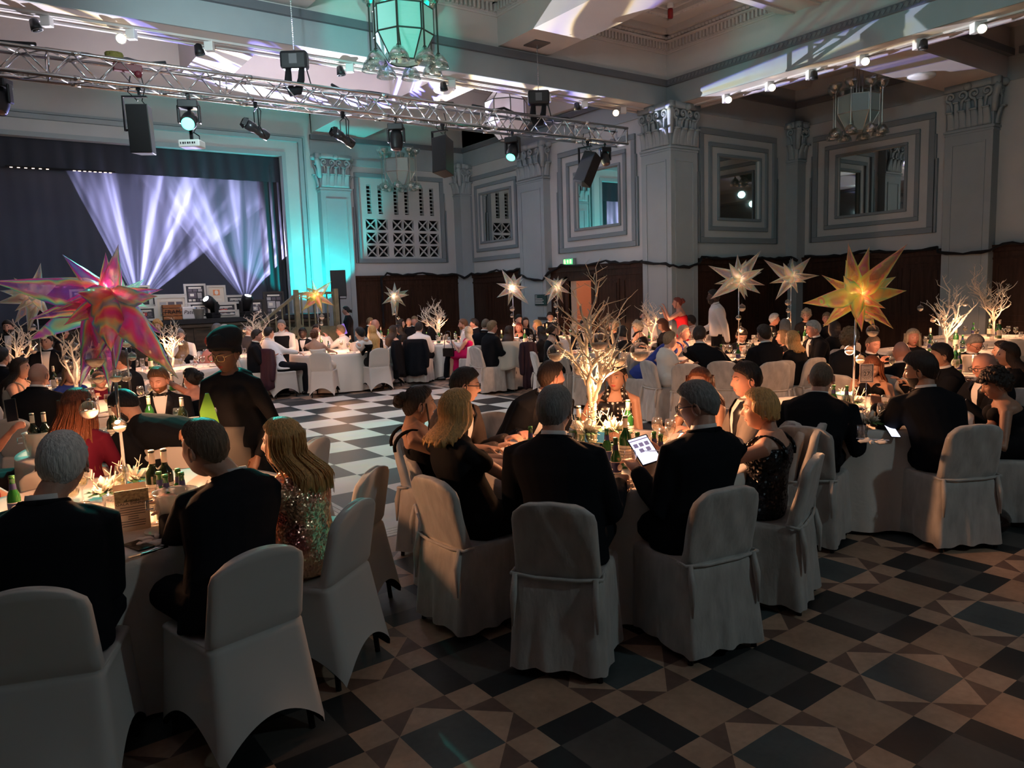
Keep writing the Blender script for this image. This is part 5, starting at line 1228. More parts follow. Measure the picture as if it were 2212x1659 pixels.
        if tie == 'bow':
            mb = MB(); c = Nb+V((0, .076*s, -.012)); 
            for sg in (-1, 1): mb.loft([[c+V((sg*x, .004*y_+.004, y_*h_)) for x, h_ in ((0, .008),)for y_ in (-1, 1)]+[c+V((sg*.0, -.008, y_*.008)) for y_ in (1, -1)], [c+V((sg*.052, .004, y_*.022)) for y_ in (-1, 1)]+[c+V((sg*.052, -.01, y_*.022)) for y_ in (1, -1)]])
            mb.ball(c+V((0, .006, 0)), .011, 8); mb.obj('bow_tie', satin_m, sc_o)
        elif tie:
            front('tie', .022, .017, .42, .98, .022, tie if tie is not True else satin_m)
        lm = suit_m if out != 'suit' else jm
    else:
        top = {'dress': .80, 'halter': .86, 'strapless': .72, 'gown': 1.0, 'sleeve': 1.0}[out]
        dm = dcol if not isinstance(dcol, str) else dressm(dcol)
        mb = MB(); pf = [(-.12, .185, .15), (0, .19, .145), (.2, .17, .125), (.45, .142, .115), (.62, .160, .128), (.72, .165, .125), (.80, .160, .112), (.86, .135, .098), (.93, .15, .085), (1.0, .085, .068)]
        pf = [(f, (a-.012)*s/.93, (b-.006)*s/.93) for f, a, b in pf if f <= top+.001]; mb.loft(torso_rings(P0, Nb, pf, mid))
        for sg in (-1, 1): mb.ball(P0.lerp(Nb, .67)+V((sg*.07*s, (.086 if out != 'gown' else .055)*s, 0)), .071*s, 10)
        if out in ('sleeve', 'gown'):
            sl = sleeves or 1.0
            for i, sg in enumerate((-1, 1)):
                if sl >= 1: mb.rtube([Nb+V((sg*.06, 0, -.04*s)), S[i], S[i].lerp(E_[i], .5), E_[i], E_[i].lerp(W_[i], .9)], [.045*s, .058*s, .052*s, .045*s, .034*s], 12)
                else: mb.rtube([Nb+V((sg*.06, 0, -.04*s)), S[i], S[i].lerp(E_[i], sl)], [.045*s, .058*s, .054*s], 12)
        if not stand:
            for i in range(2): mb.rtube([V((.08*(-1, 1)[i], -.02, hipz)), K[i]+V((0, -.02, 0))], [.115, .085], 12)
            mb.rtube([V((0, 0, hipz-.01)), V((0, .42, .55))], [.10, .08], 12); mb.rtube([V((0, .44, .55)), V((0, .45, .30))], [.09, .13], 12)
        else:
            mb.loft([[V((cos(a)*rr, sin(a)*rr*.8, z)) for a in [k*pi/8 for k in range(16)]] for z, rr in ((.25, .20), (.5, .18), (.7, .18), (.93, .17))])
        f = fuse(mb, cvox, 3)
        if straps and out == 'dress':
            for sg in (-1, 1):
                pts = []
                for q in range(13):
                    a = -.2+q/12*(pi+.4); pts.append(Nb+V((sg*.105*s, -cos(a)*(.095*s+.02), -.13*s+sin(a)*.105*s)))
                f.tube(pts, .011*s, 8)
        if out == 'halter':
            for sg in (-1, 1): f.tube([P0.lerp(Nb, .84)+V((sg*.09*s, .085*s, 0)), Nb+V((sg*.06*s, .055*s, .0)), Nb+V((sg*.045*s, -.02*s, .035)), Nb+V((0, -.06*s, .04))], [.03*s, .022*s, .012*s, .010*s], 8)
        f.obj('dress', dm, r_, True); lm = None
    if legs and lm is not None:
        mb = MB()
        mb.rtube([V((-.07, 0, hipz)), V((.07, 0, hipz))], .12*s, 12)
        for i in range(2): mb.rtube([V((.09*(-1, 1)[i], 0, hipz)), K[i], K[i].lerp(A[i], .45), A[i]], [.105*s, .078*s, .068*s, .058*s], 12)
        fuse(mb, cvox, 3).obj('trousers', lm, r_, True)
        for i in range(2):
            mb = MB(); mb.rtube([A[i]+V((0, -.05, -.045)), A[i]+V((0, .06, -.042)), A[i]+V((0, .17, -.05))], [.042, .046, .034], 10, .8); mb.obj('shoe', shoe_m, r_, True)
    if extra: extra(r_, dict(Hm=Hm, Nb=Nb, P0=P0, S=S, E=E_, W=W_, s=s))
    return r_

# ================================================================== CHAIRS
def chair_mesh(kind, seed=0):
    random.seed(seed); m = MB(); nu = 88
    velvet = kind == 'velvet'
    def per(w_, yb, yf, z, r_=.05, fold=0, ph=0):
        ring = []
        for k in range(nu):
            t = k/nu*4; sd = int(t); f = t-sd; hw, y0, y1 = w_/2, yb, yf
            if sd == 0: p = V((-hw+f*2*hw, y0, z))
            elif sd == 1: p = V((hw, y0+f*(y1-y0), z))
            elif sd == 2: p = V((hw-f*2*hw, y1, z))
            else: p = V((-hw, y1-f*(y1-y0), z))
            cx = max(-hw+r_, min(hw-r_, p.x)); cy = max(y0+r_, min(y1-r_, p.y)); d = V((p.x-cx, p.y-cy, 0))
            if abs(d.x) > 1e-6 and abs(d.y) > 1e-6: d = d.normalized()*r_; p = V((cx, cy, 0))+d; p.z = z
            if fold:
                n = V((p.x, p.y-(y0+y1)/2, 0)).normalized(); a = k/nu*2*pi
                p += n*fold*(sin(a*9+ph+seed)+.6*sin(a*17+2*seed)+.4*sin(a*5+seed*3))
            ring.append(p)
        return ring
    rings = []
    for i in range(9):
        f = i/8; z = .035+f*.43
        if velvet: ring = per(.47-.03*f, -.265+.035*f, .255-.015*f, z, .045, .010*(1-f)**1.1, f)
        else: ring = per(.475-.055*f, -.30+.075*f, .25-.02*f, z, .04)
        if i < 6:
            for k, p in enumerate(ring):
                t = (k/nu*4) % 1; arch = sin(pi*t)**.8 if not velvet else .15*sin(pi*t)
                p.z = z+(arch*.15*(1-f)**2 if not velvet else arch*.09*(1-f)+.006*sin(k*.9+seed)*(1-f))
        rings.append(ring)
    m.cur = 1; m.loft([[V((p.x*.66, p.y*.66, p.z+.10)) for p in rings[0]], [V((p.x*.965, p.y*.965, p.z+.004)) for p in rings[0]], rings[0]], cap=False); m.face(list(range(nu))); m.cur = 0  # inside of the hem coloured black to stand in for shade
    rings.append(per(.43, -.22, .235, .482, .05)); rings.append(per(.415, -.21, .215, .492, .05))
    rings.append(per(.41, -.212, -.145, .497, .03)); rings.append(per(.415, -.225, -.155, .52, .03))
    for i in range(1, 10):
        f = i/9; z = .52+f*.335; yb = -.225-.075*f; w_ = .415-.015*f-(.0 if f < .8 else .10*((f-.8)/.2)**2.2); th = .068-.022*f
        ring = per(w_, yb, yb+th, z, min(.03, th*.45))
        for p in ring: p.z -= (.028 if not velvet else .012)*(abs(p.x)/(w_/2))**2*f; p.y += .018*(abs(p.x)/.2)**2*f
        if velvet:
            for k, p in enumerate(ring): p.y += .004*sin(p.x*40+f*6+seed)
        rings.append(ring)
    last = rings[-1]; c = sum(last, V((0, 0, 0)))/nu
    for q, dz in ((.8, .012), (.4, .018)): rings.append([c+(p-c)*q+V((0, 0, dz-.004*(1-q))) for p in last])
    m.loft(rings, cap=False); m.face([len(m.v)-nu+j for j in range(nu)])
    if velvet:    # seam roll where the skirt is gathered to the back
        m.tube([(-.218, -.16, .50), (-.222, -.228, .498), (-.1, -.236, .487), (.1, -.236, .487), (.222, -.228, .498), (.218, -.16, .50)], .009, 6)
        for x in (-.2, .19): m.tube([(x, -.232, .50), (x*1.02, -.255, .40), (x*1.05, -.262, .25)], [.014, .02, .006], 6)
    return m
def make_chair(kind, seed):
    r_ = empty('banquet_chair', (0, 0, 0), 0); m = chair_mesh(kind, seed)
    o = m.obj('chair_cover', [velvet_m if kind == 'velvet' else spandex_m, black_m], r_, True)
    for x, y in ((-.2, -.23), (.2, -.23), (-.2, .2), (.2, .2)):
        m = MB(); m.tube([(x, y, 0), (x*.97, y*.97, .10)], .014, 8); m.obj('leg', blackmetal_m, r_)
    return r_
PROTO = {}
def put_chair(kind, x, y, rz, label, group, sd=0, tilt=0):
    key = (kind, sd % 3)
    if key not in PROTO: o = make_chair(kind, sd % 3); PROTO[key] = o; o.location = (x, y, 0); o.rotation_euler = (0, 0, rz)
    else: o = copy_tree(PROTO[key], None, (x, y, 0), rz)
    return tag(o, label, 'chair', group)
# ================================================================== CENTREPIECES
def star(p, size, seed, foil, label, tips=None, pole_base=None, glow=0, grp='foil star balloons on poles'):
    """tips: pixel targets with depth offset, so that each spike points where it does in the photo"""
    random.seed(seed)
    r_ = empty('star_balloon', p, 0, label, 'balloon', grp)
    dirs = []
    if tips:
        D0 = (p-CAM).dot(CD)
        for (px, py, dd) in tips: dirs.append(atd(px, py, D0+dd)-p)
        for k in range(6): dirs.append((CD*random.choice((-1, 1))*random.uniform(.2, 1)+CR*random.uniform(-1, 1)+CU*random.uniform(-1, 1)).normalized()*size*random.uniform(.27, .42))
    else:
        g = (1+sqrt(5))/2; base = [V(q).normalized() for q in ((0, 1, g), (0, -1, g), (0, 1, -g), (0, -1, -g), (1, g, 0), (-1, g, 0), (1, -g, 0), (-1, -g, 0), (g, 0, 1), (g, 0, -1), (-g, 0, 1), (-g, 0, -1))]
        rot = Quaternion((random.uniform(-1, 1), random.uniform(-1, 1), random.uniform(-1, 1), random.uniform(-1, 1))).normalized()
        dirs = [(rot @ b)*size*random.uniform(.42, .56) for b in base]
    for d in dirs:
        ln = d.length; dn = d.normalized(); x = dn.orthogonal().normalized(); y = dn.cross(x); n = 8; rings = []
        w_ = size*.074*min(1.3, ln/(size*.42))
        for f, q in ((.04, .62), (.10, .85), (.2, 1.0), (.34, .92), (.5, .72), (.68, .46), (.84, .22), (.95, .07), (1, .015)):
            ring = []
            for j in range(n):
                a = 2*pi*j/n+seed; rr = w_*q*(1.0 if j % 2 == 0 else .86)*(1+.05*sin(f*40+j*2+seed)); ring.append(dn*ln*f+x*cos(a)*rr+y*sin(a)*rr)
            rings.append(ring)
        m = MB(); m.loft(rings, cap=False); m.obj('spike', foil, r_, True)
    if pole_base is not None:
        b = V(pole_base); q = empty('balloon_stand', (b.x, b.y, b.z), 0, 'thin silver pole under the '+' '.join(label.split(',')[0].split()[:11]), 'stand', 'silver poles under the star balloons')
        m = MB(); m.tube([(0, 0, 0), ((p.x-b.x), (p.y-b.y), p.z-b.z-.05)], .009, 8); m.obj('pole', chrome_m, q, True)
        m = MB(); m.lathe([(.11, 0), (.11, .012), (.02, .02)], n=24); m.obj('base', mirror_m, q, True)
    if glow: light('star_bulb', 'POINT', p, glow, (1, .74, .5), .04)
    return r_
pearl_m = glass_material('bauble_glass', (.96, .92, .88), .13)
pearlfill_m = mat('bauble_filling', (.85, .75, .62), .6, noise=.3, nscale=40)
BPROTO = []
def bauble(p, r=.045, label='', grp='clear glass baubles', string=.06):
    if not BPROTO:
        o = empty('glass_bauble', p, 0); m = MB(); m.ball((0, 0, 0), 1, 20); m.obj('globe', pearl_m, o, True)
        m = MB(); rings = [[V((cos(2*pi*j/14)*q*.93, sin(2*pi*j/14)*q*.93, z)) for j in range(14)] for q, z in ((.25, -.9), (.55, -.76), (.8, -.5), (.93, -.2), (.9, -.12), (.3, -.05))]; m.loft(rings); m.obj('filling', pearlfill_m, o, True)
        m = MB(); m.lathe([(.2, .95), (.2, 1.15), (.05, 1.2)], n=10); m.tube([(0, 0, 1.15), (0, 0, 2.2)], .03, 4); m.obj('cap', chrome_m, o); BPROTO.append(o)
    else: o = copy_tree(BPROTO[0]); o.location = p
    o.scale = (r, r, r); return tag(o, label, 'bauble', grp)
def tree(base, h, seed, label, lit=False, mt=None, spread=1.0, bn=6, bl=None, nm=4, thick=1.0, lean=(0, 0), twig=1.0, **k_):
    random.seed(seed); m = MB(); ends = []; dots = []
    def limb(p, d, L_, r, lv):
        n = max(3, int(L_/.05)); pts = [p]; q = p; dd = d.normalized()
        for i in range(n):
            dd = (dd*.80+V((random.uniform(-.42, .42), random.uniform(-.42, .42), random.uniform(-.10, .30)))*.62).normalized(); q = q+dd*L_/n; pts.append(q)
            if lv < 3 and i > (0 if lv else 1) and random.random() < (.78, .62, .38)[lv]*twig:
                a = random.uniform(0, 2*pi); sd = (dd*.45+V((cos(a), sin(a), .25))*.8).normalized()
                limb(q, sd, L_*random.uniform(.28, .5)*(1 if lv else .8), r*.58*(1-.3*i/n), lv+1)
        m.tube(pts, [r*(1-.55*i/n)*(1+.16*random.uniform(-1, 1)) for i in range(n+1)], 7 if lv < 2 else 5)
        m.ball(q, r*.62, 6)
        if lit: dots.extend(pts)
        if lv >= 1: ends.append(q)
    t = V((.012, .005, h*.24))
    m.tube([V((0, 0, 0)), V((-.008, .0, h*.07)), V((.01, .005, h*.16)), t], [.024*thick, .019*thick, .018*thick, .018*thick], 9)
    for i in range(nm):
        a = seed+i*2*pi/nm+random.uniform(-.3, .3); o = V((cos(a), sin(a), 0))*random.uniform(.35, .75)*spread+V((lean[0], lean[1], 0))
        limb(t+V((0, 0, -.012*i)), o+V((0, 0, 1)), h*random.uniform(.52, .80), .014*thick, 0)
    limb(t, V((.1, .05, 1)), h*.8, .014*thick, 0)
    zm = max(v[2] for v in m.v); k = h/zm; m.v = [(x*k, y*k, z*k) for x, y, z in m.v]; ends = [e_*k for e_ in ends]; dots = [d_*k for d_ in dots]
    b = V(base); r_ = empty('branch_tree', b, 0, label, 'decorative tree', 'painted branch trees on the tables')
    m.obj('branches', mt or tree_m, r_, True)
    if lit:
        m = MB(); random.seed(5)
        for q in [q_ for q_ in dots if q_.z < h*.5][::2]: m.ball(q+V((random.uniform(-.008, .008), random.uniform(-.008, .008), 0)), .0026, 4)
        for k_ in range(70): f = k_/70; m.ball((cos(k_*.9)*.024, sin(k_*.9)*.024, f*h*.26), .0032, 4)
        m.obj('fairy_lights', mat('fairy_glow', (1, .8, .5), .4, emit=(1, .62, .30), estr=7), r_)
        m = MB(); m.tube([(cos(k_*.9)*.023, sin(k_*.9)*.023, k_/60*h*.26) for k_ in range(61)], .0015, 4); m.obj('light_wire', gold_m, r_)
    ends.sort(key=lambda q: q.length*((seed*7+int(q.x*1000)) % 5+2)); ends = [q for q in ends if q.z > h*.45] or ends
    pick = []
    for q in ends:
        if all((q-p_).length > h*.17 for p_ in pick): pick.append(q)
        if len(pick) >= bn: break
    keys = {}
    for q in pick: keys.setdefault((('upper', 'middle', 'lower')[0 if q.z > h*.82 else (1 if q.z > h*.62 else 2)], 'left' if q.dot(CR) < 0 else 'right'), []).append(q)
    for (v_, s_), qs in keys.items():
        qs.sort(key=lambda q: abs(q.dot(CR)))
        for i, q in enumerate(qs):
            w_ = '' if len(qs) == 1 else (('inner ', 'outer ') if len(qs) == 2 else ('innermost ', 'second ', 'third ', 'fourth ', 'fifth ', 'sixth '))[i]
            bauble(b+q+V((0, 0, -.09)), random.uniform(.034, .050)*(1.25 if lit else 1), w_+v_+' '+s_+' '+(bl or 'glass bauble on the '+' '.join(label.split(',')[0].split()[:9])), 'baubles on the '+label.split(',')[0].split(' with')[0])
    return r_

# ================================================================== TABLES AND TABLEWARE
def cloth_mesh(seed, R0=.91):
    m = MB(); n = 144; rings = []
    for r0 in (.02, .4, .75, .86): rings.append([V((cos(2*pi*j/n)*r0, sin(2*pi*j/n)*r0, .758)) for j in range(n)])
    for i in range(13):
        f = i/12; z = .757-.008*(i > 0)-.72*f**1.1; ring = []
        for j in range(n):
            a = 2*pi*j/n; fold = .5*sin(a*13+seed)+.35*sin(a*21+2*seed)+.3*sin(a*7+seed*3)
            rr = R0+.05*f+.045*fold*sstep(f*1.2)
            ring.append(V((cos(a)*rr, sin(a)*rr, z+(.012 if i == 0 else 0)*0)))
        rings.append(ring)
    m.loft(rings, cap=False); m.add([rings[0][j] for j in range(n)], [tuple(range(n))])
    return m
TB = {}
def table(x, y, seed, label, clabel):
    m = MB()
    if 't' not in TB:
        o = empty('banquet_table', (x, y, 0)); m.lathe([(.88, .715), (.90, .72), (.90, .745), (.88, .75)], n=48); m.obj('tabletop', wood_m, o, True)
        m = MB()
        for k in range(4): a = k*pi/2+.4; m.tube([(.45*cos(a), .45*sin(a), 0), (.45*cos(a), .45*sin(a), .72)], .02, 8)
        m.obj('trestle', blackmetal_m, o); TB['t'] = o
        c = cloth_mesh(1).obj('tablecloth', linen_m, smooth=True, loc=(x, y, 0)); TB['c'] = c
    else: o = copy_tree(TB['t'], None, (x, y, 0), seed*.9); c = copy_tree(TB['c'], None, (x, y, 0), seed*.9)
    tag(o, label, 'table', 'round banquet tables'); tag(c, clabel, 'tablecloth', 'floor-length pale tablecloths')
    return o
TP = {}
def proto(name, fn):
    if name not in TP: TP[name] = fn(); return TP[name], True
    return copy_tree(TP[name]), False
def item(kind, x, y, rz, label, grp, z=.760):
    fn = {'wine': mk_wine, 'tumbler': mk_tumbler, 'redwine': mk_red, 'whitewine': mk_white, 'beer': mk_beer, 'plate': mk_plate, 'napkin': mk_napkin, 'fork': mk_fork, 'knife': mk_knife, 'bucket': mk_bucket, 'menu': mk_menu, 'phone': mk_phone, 'flower': mk_flower, 'cup': mk_cup, 'card': mk_card, 'candle': mk_candle}[kind]
    o, f = proto(kind, fn); o.location = (x, y, z); o.rotation_euler = (0, 0, rz)
    cats = {'wine': 'glass', 'tumbler': 'glass', 'redwine': 'bottle', 'whitewine': 'bottle', 'beer': 'bottle', 'plate': 'plate', 'napkin': 'napkin', 'fork': 'fork', 'knife': 'knife', 'bucket': 'ice bucket', 'menu': 'menu', 'phone': 'phone', 'flower': 'flower', 'cup': 'cup', 'card': 'card holder', 'candle': 'candle'}
    return tag(o, label, cats[kind], grp)
def mk_wine():
    o = empty('wine_glass'); m = MB(); m.lathe([(.034, 0), (.034, .002), (.006, .006), (.004, .03), (.004, .075), (.012, .085), (.030, .10), (.038, .125), (.037, .155), (.031, .185), (.030, .185), (.035, .155), (.036, .125), (.028, .103), (.010, .09)], n=20); m.obj('glass', glass_m, o, True)
    m = MB(); m.lathe([(.010, .09), (.027, .103), (.034, .122), (.034, .13), (.001, .13)], n=16); m.obj('wine', wine_m, o, True); return o
def mk_tumbler():
    o = empty('tumbler_glass'); m = MB(); m.lathe([(.030, 0), (.033, .004), (.036, .09), (.0345, .09), (.031, .012), (.001, .010)], n=18); m.obj('glass', glass_m, o, True); return o
def bottle(glassm, label_m, capm, wh, name, whiteneck=True):
    o = empty(name); m = MB(); m.lathe([(.03, 0), (.037, .004), (.038, .02), (.038, .175), (.034, .20), (.018, .225), (.0145, .24), (.0140, .30), (.016, .302), (.016, .31), (.013, .312)], n=20); m.obj('glass', glassm, o, True)
    m = MB(); m.lathe([(.0388, .05), (.0388, .14)], n=20, cap=False); m.obj('label', label_m, o, True)
    m = MB(); m.lathe([(.0155, .245), (.0155, .313), (.0140, .316), (.001, .316)], n=16); m.obj('capsule', capm, o, True)
    m = MB()
    for k in range(4): m.lathe([(.0391, .065+k*.018), (.0391, .069+k*.018)], n=20, cap=False)
    m.obj('label_print', mat('label_ink', (.12, .1, .1), .6), o); return o
capw = mat('cream_capsule', (.80, .66, .55), .45); lab_m = mat('paper_label', (.78, .70, .58), .6)
def mk_red(): return bottle(darkglass_m, lab_m, capw, 1, 'wine_bottle')
def mk_white(): return bottle(greenglass_m, lab_m, capw, 1, 'white_wine_bottle')
def mk_beer():
    o = empty('beer_bottle'); m = MB(); m.lathe([(.028, 0), (.0305, .004), (.0305, .125), (.027, .145), (.014, .175), (.0125, .22), (.0145, .224), (.0145, .232)], n=18); m.obj('glass', mat('beer_green_glass', (.015, .11, .02), .06, spec=.8, coat=.5), o, True)
    m = MB(); m.lathe([(.0138, .232), (.0142, .24), (.001, .241)], n=14); m.obj('cap', mat('green_cap', (.10, .28, .08), .3, .5), o, True)
    m = MB(); m.lathe([(.0311, .045), (.0311, .105)], n=18, cap=False); m.obj('label', mat('blue_label', (.03, .035, .12), .5), o, True)
    m = MB(); m.lathe([(.0165, .165), (.0140, .200)], n=18, cap=False); m.obj('neck_label', mat('blue_label', (.03, .035, .12), .5), o, True)
    m = MB(); m.lathe([(.0315, .042), (.0315, .047)], n=18, cap=False); m.lathe([(.0315, .103), (.0315, .107)], n=18, cap=False); m.lathe([(.0001, 0), (.018, 0), (.018, .001)], (0, -.0315, .075), 16, Matrix.Rotation(pi/2, 4, 'X')); m.obj('badge', mat('silver_badge', (.75, .72, .7), .3, .3), o, True); return o
def mk_plate():
    o = empty('side_plate'); m = MB(); m.lathe([(.05, 0), (.06, .004), (.085, .013), (.085, .016), (.06, .008), (.001, .006)], n=28); m.obj('dish', white_m, o, True); return o
def mk_napkin():
    o = empty('napkin'); o.scale = (.6, .6, .6); m = MB(); random.seed(3)
    for k in range(5):
        a = k*1.3; m.tube([(cos(a)*.02*i-.03*k+.05, sin(a)*.03*i, .012+.006*sin(i+k)) for i in range(6)], [.008, .022, .026, .02, .024, .006], 8, True, .6)
    m.obj('cloth', mat('napkin_linen', (.82, .76, .70), .7), o, True); return o
def mk_fork():
    o = empty('fork'); m = MB(); m.tube([(0, -.09, .003), (0, -.02, .003), (0, .03, .006)], [.005, .003, .004], 6, True, .4)
    for k in range(4): m.tube([(0, .03, .006), ((k-1.5)*.006, .045, .005), ((k-1.5)*.006, .085, .006)], .0016, 4)
    m.obj('metal', chrome_m, o); return o
def mk_knife():
    o = empty('knife'); m = MB(); m.tube([(0, -.1, .003), (0, 0, .003), (0, .02, .003), (0, .1, .003)], [.005, .004, .009, .004], 6, True, .25); m.obj('metal', chrome_m, o); return o
def mk_bucket():
    o = empty('ice_bucket'); m = MB(); m.lathe([(.075, 0), (.08, .01), (.10, .17), (.106, .175), (.103, .18), (.096, .17), (.07, .012), (.001, .012)], n=28); m.obj('bowl', mat('clear_bucket', (.75, .72, .68), .12, alpha=.55, metal=.4), o, True)
    m = MB(); m.tube([(.10, 0, .15), (.13, 0, .15), (.13, 0, .11), (.10, 0, .11)], .004, 6); m.tube([(-.10, 0, .15), (-.13, 0, .15), (-.13, 0, .11), (-.10, 0, .11)], .004, 6); m.obj('handle', chrome_m, o); return o
def mk_menu():
    o = empty('menu_card'); m = MB(); T = Matrix.Rotation(R(10), 4, 'X'); m.box((-.055, -.001, 0), (.055, .001, .21), T); m.box((-.055, -.001, 0), (.055, .001, .21), Matrix.Translation((0, .075, 0)) @ Matrix.Rotation(R(-10), 4, 'X')); m.obj('card', mat('menu_paper', (.62, .50, .38), .6), o)
    m = MB(); m.box((-.055, -.002, .15), (.055, -.001, .21), T); m.obj('picture_band', mat('menu_bokeh', (.45, .38, .22), .5, noise=.6, nscale=90), o)
    for t, sz, z, sh in (('Annual', .020, .158, .3), ('GALA DINNER', .0165, .142, 0)):
        text_mesh(t, sz, blackplastic_m, (0, -.0035+sin(R(10))*-0-(z*sin(R(10))), z*cos(R(10))), Matrix.Rotation(R(100), 4, 'X') if 0 else Matrix.Rotation(pi/2+R(10), 4, 'X'), o, extrude=.0003, shear=sh)
    m = MB(); random.seed(2)
    for k in range(9): w_ = random.uniform(.015, .045) if k % 3 else .04; z = .122-k*.012; m.box((-w_, -.0022, z), (w_, -.001, z+.003), T)
    m.obj('lettering', mat('menu_ink', (.10, .08, .07), .6), o); return o
def mk_phone():
    o = empty('mobile_phone'); m = MB(); m.box((-.037, -.075, 0), (.037, .075, .008)); bevel(m.obj('case', blackplastic_m, o), .005); m = MB(); m.box((-.033, -.07, .008), (.033, .07, .0085)); m.obj('screen', mat('phone_screen_dark', (.02, .02, .025), .08), o); return o
def mk_cup():
    o = empty('coffee_cup'); m = MB(); m.lathe([(.06, 0), (.07, .008), (.03, .006)], n=20); m.lathe([(.02, .008), (.034, .03), (.038, .06), (.036, .06), (.03, .03), (.001, .016)], n=20); m.obj('china', white_m, o, True); return o
def mk_flower():
    o = empty('flower_arrangement'); random.seed(9); m = MB()
    for k in range(26):
        a, e = random.uniform(0, 2*pi), random.uniform(.1, 1.3); d = V((cos(a)*cos(e), sin(a)*cos(e), sin(e)*.8)); b = V((0, 0, .05)); c = b+d*random.uniform(.04, .085); x = d.orthogonal().normalized(); y = d.cross(x); 
        m.loft([[b+x*.004, b+y*.004, b-x*.004, b-y*.004], [c+x*.03, c+y*.006+d*.01, c-x*.03, c-y*.006+d*.01], [c+d*.035+x*.012+V((0, 0, .01)), c+d*.035+y*.003, c+d*.035-x*.012, c+d*.035-y*.003]])
    m.obj('petals', mat('cream_petal', (.85, .78, .66), .6), o, True); m = MB()
    for k in range(12): a = random.uniform(0, 2*pi); d = V((cos(a), sin(a), .25)); m.loft([[V((0, 0, .03)), V((0, 0, .034)), V((0.004, 0, .03))], [d*.07+V((sin(a)*.018, -cos(a)*.018, .03)), d*.07+V((0, 0, .036)), d*.07+V((-sin(a)*.018, cos(a)*.018, .03))], [d*.12+V((0, 0, .01)), d*.12+V((0, 0, .012)), d*.121+V((0, 0, .01))]])
    m.obj('leaves', mat('leaf_green', (.06, .16, .05), .5), o, True); m = MB()
    for k in range(5):
        a = k*1.25; p = V((cos(a)*.04, sin(a)*.04, .04)); q = p+V((cos(a)*.05, sin(a)*.05, .08)); m.tube([p, q, q+V((.01, -.01, .05))], [.004, .003, .002], 5); m.tube([q, q+V((cos(a+1)*.04, sin(a+1)*.04, .03))], [.003, .0015], 5)
    m.obj('twigs', tree_m, o, True); return o
def mk_card():
    o = empty('table_number'); m = MB(); m.lathe([(.04, 0), (.04, .006), (.006, .012)], n=20); m.tube([(0, 0, .01), (0, 0, .27)], .0035, 6); m.obj('stand', chrome_m, o, True)
    m = MB(); m.box((-.052, -.002, .255), (.052, .002, .405)); m.obj('card', mat('card_paper', (.78, .66, .56), .6), o); m = MB(); ringb(m, 'y', -.002, .0008, -.046, .046, .261, .399, .004); m.obj('border', blackplastic_m, o)
    return o
def mk_candle():
    o = empty('tea_light'); m = MB(); m.lathe([(.022, 0), (.027, .05), (.025, .05), (.02, .006)], n=14); m.obj('holder', glass_m, o, True); m = MB(); m.lathe([(.019, .004), (.019, .02), (.001, .021)], n=12); m.ball((0, 0, .032), .006, 6, (1, 1, 1.8)); m.obj('flame', mat('flame', (1, .7, .3), .5, emit=(1, .55, .2), estr=30), o); return o
# ================================================================== THE PARTY
TC = {0: (.55, 4.4), 1: (3.27, 3.53), 2: (5.8, 3.4), 3: (1.05, 6.42), 8: (1.3, 8.9), 9: (1.1, 11.6), 10: (.9, 14.4), 11: (2.6, 13.6), 12: (4.1, 15.3), 4: (5.95, 14.55), 5: (8.6, 14.9), 6: (8.75, 17.4), 7: (8.85, 12.4), 20: (8.7, 9.5), 15: (8.9, 6.95), 19: (8.9, 4.2), 13: (11.0, 13.6), 14: (10.75, 9.9), 16: (11.5, 7.9), 17: (11.6, 5.3), 18: (14.4, 5.9)}
TN = {0: 'the front left table', 1: 'the front middle table', 2: 'the front right table', 3: 'the second left table', 8: 'the third left table', 9: 'the fourth left table', 10: 'the farthest left table', 11: 'the table below the stage', 12: 'the stage steps table', 4: 'the left dance floor table',
      5: 'the far dance floor table', 6: 'the grille wall table', 7: 'the pilaster table', 20: 'the table behind the lit tree', 15: 'the table under the left pale star', 19: 'the table behind number 27', 13: 'the doorway table', 14: 'the big pillar table', 16: 'the table under the right pale star', 17: 'the nearer aisle table', 18: 'the farther aisle table'}
ENK = 3.6
EN = {0: 20, 1: 27, 2: 25, 3: 15, 8: 12, 9: 12, 10: 9, 11: 12, 12: 8, 4: 15, 5: 15, 6: 10, 7: 15, 20: 15, 15: 18, 19: 12, 13: 12, 14: 14, 16: 12, 17: 11, 18: 9}
WARM = (1, .45, .21)
for i, (k, (x, y)) in enumerate(TC.items()):
    table(x, y, i, 'round table, '+TN[k][4:], 'pale cloth on '+TN[k])
    light('table_glow', 'SPOT', (x, y, 1.26), EN[k]*ENK, WARM, .06, (x, y, 0), 176, .12)
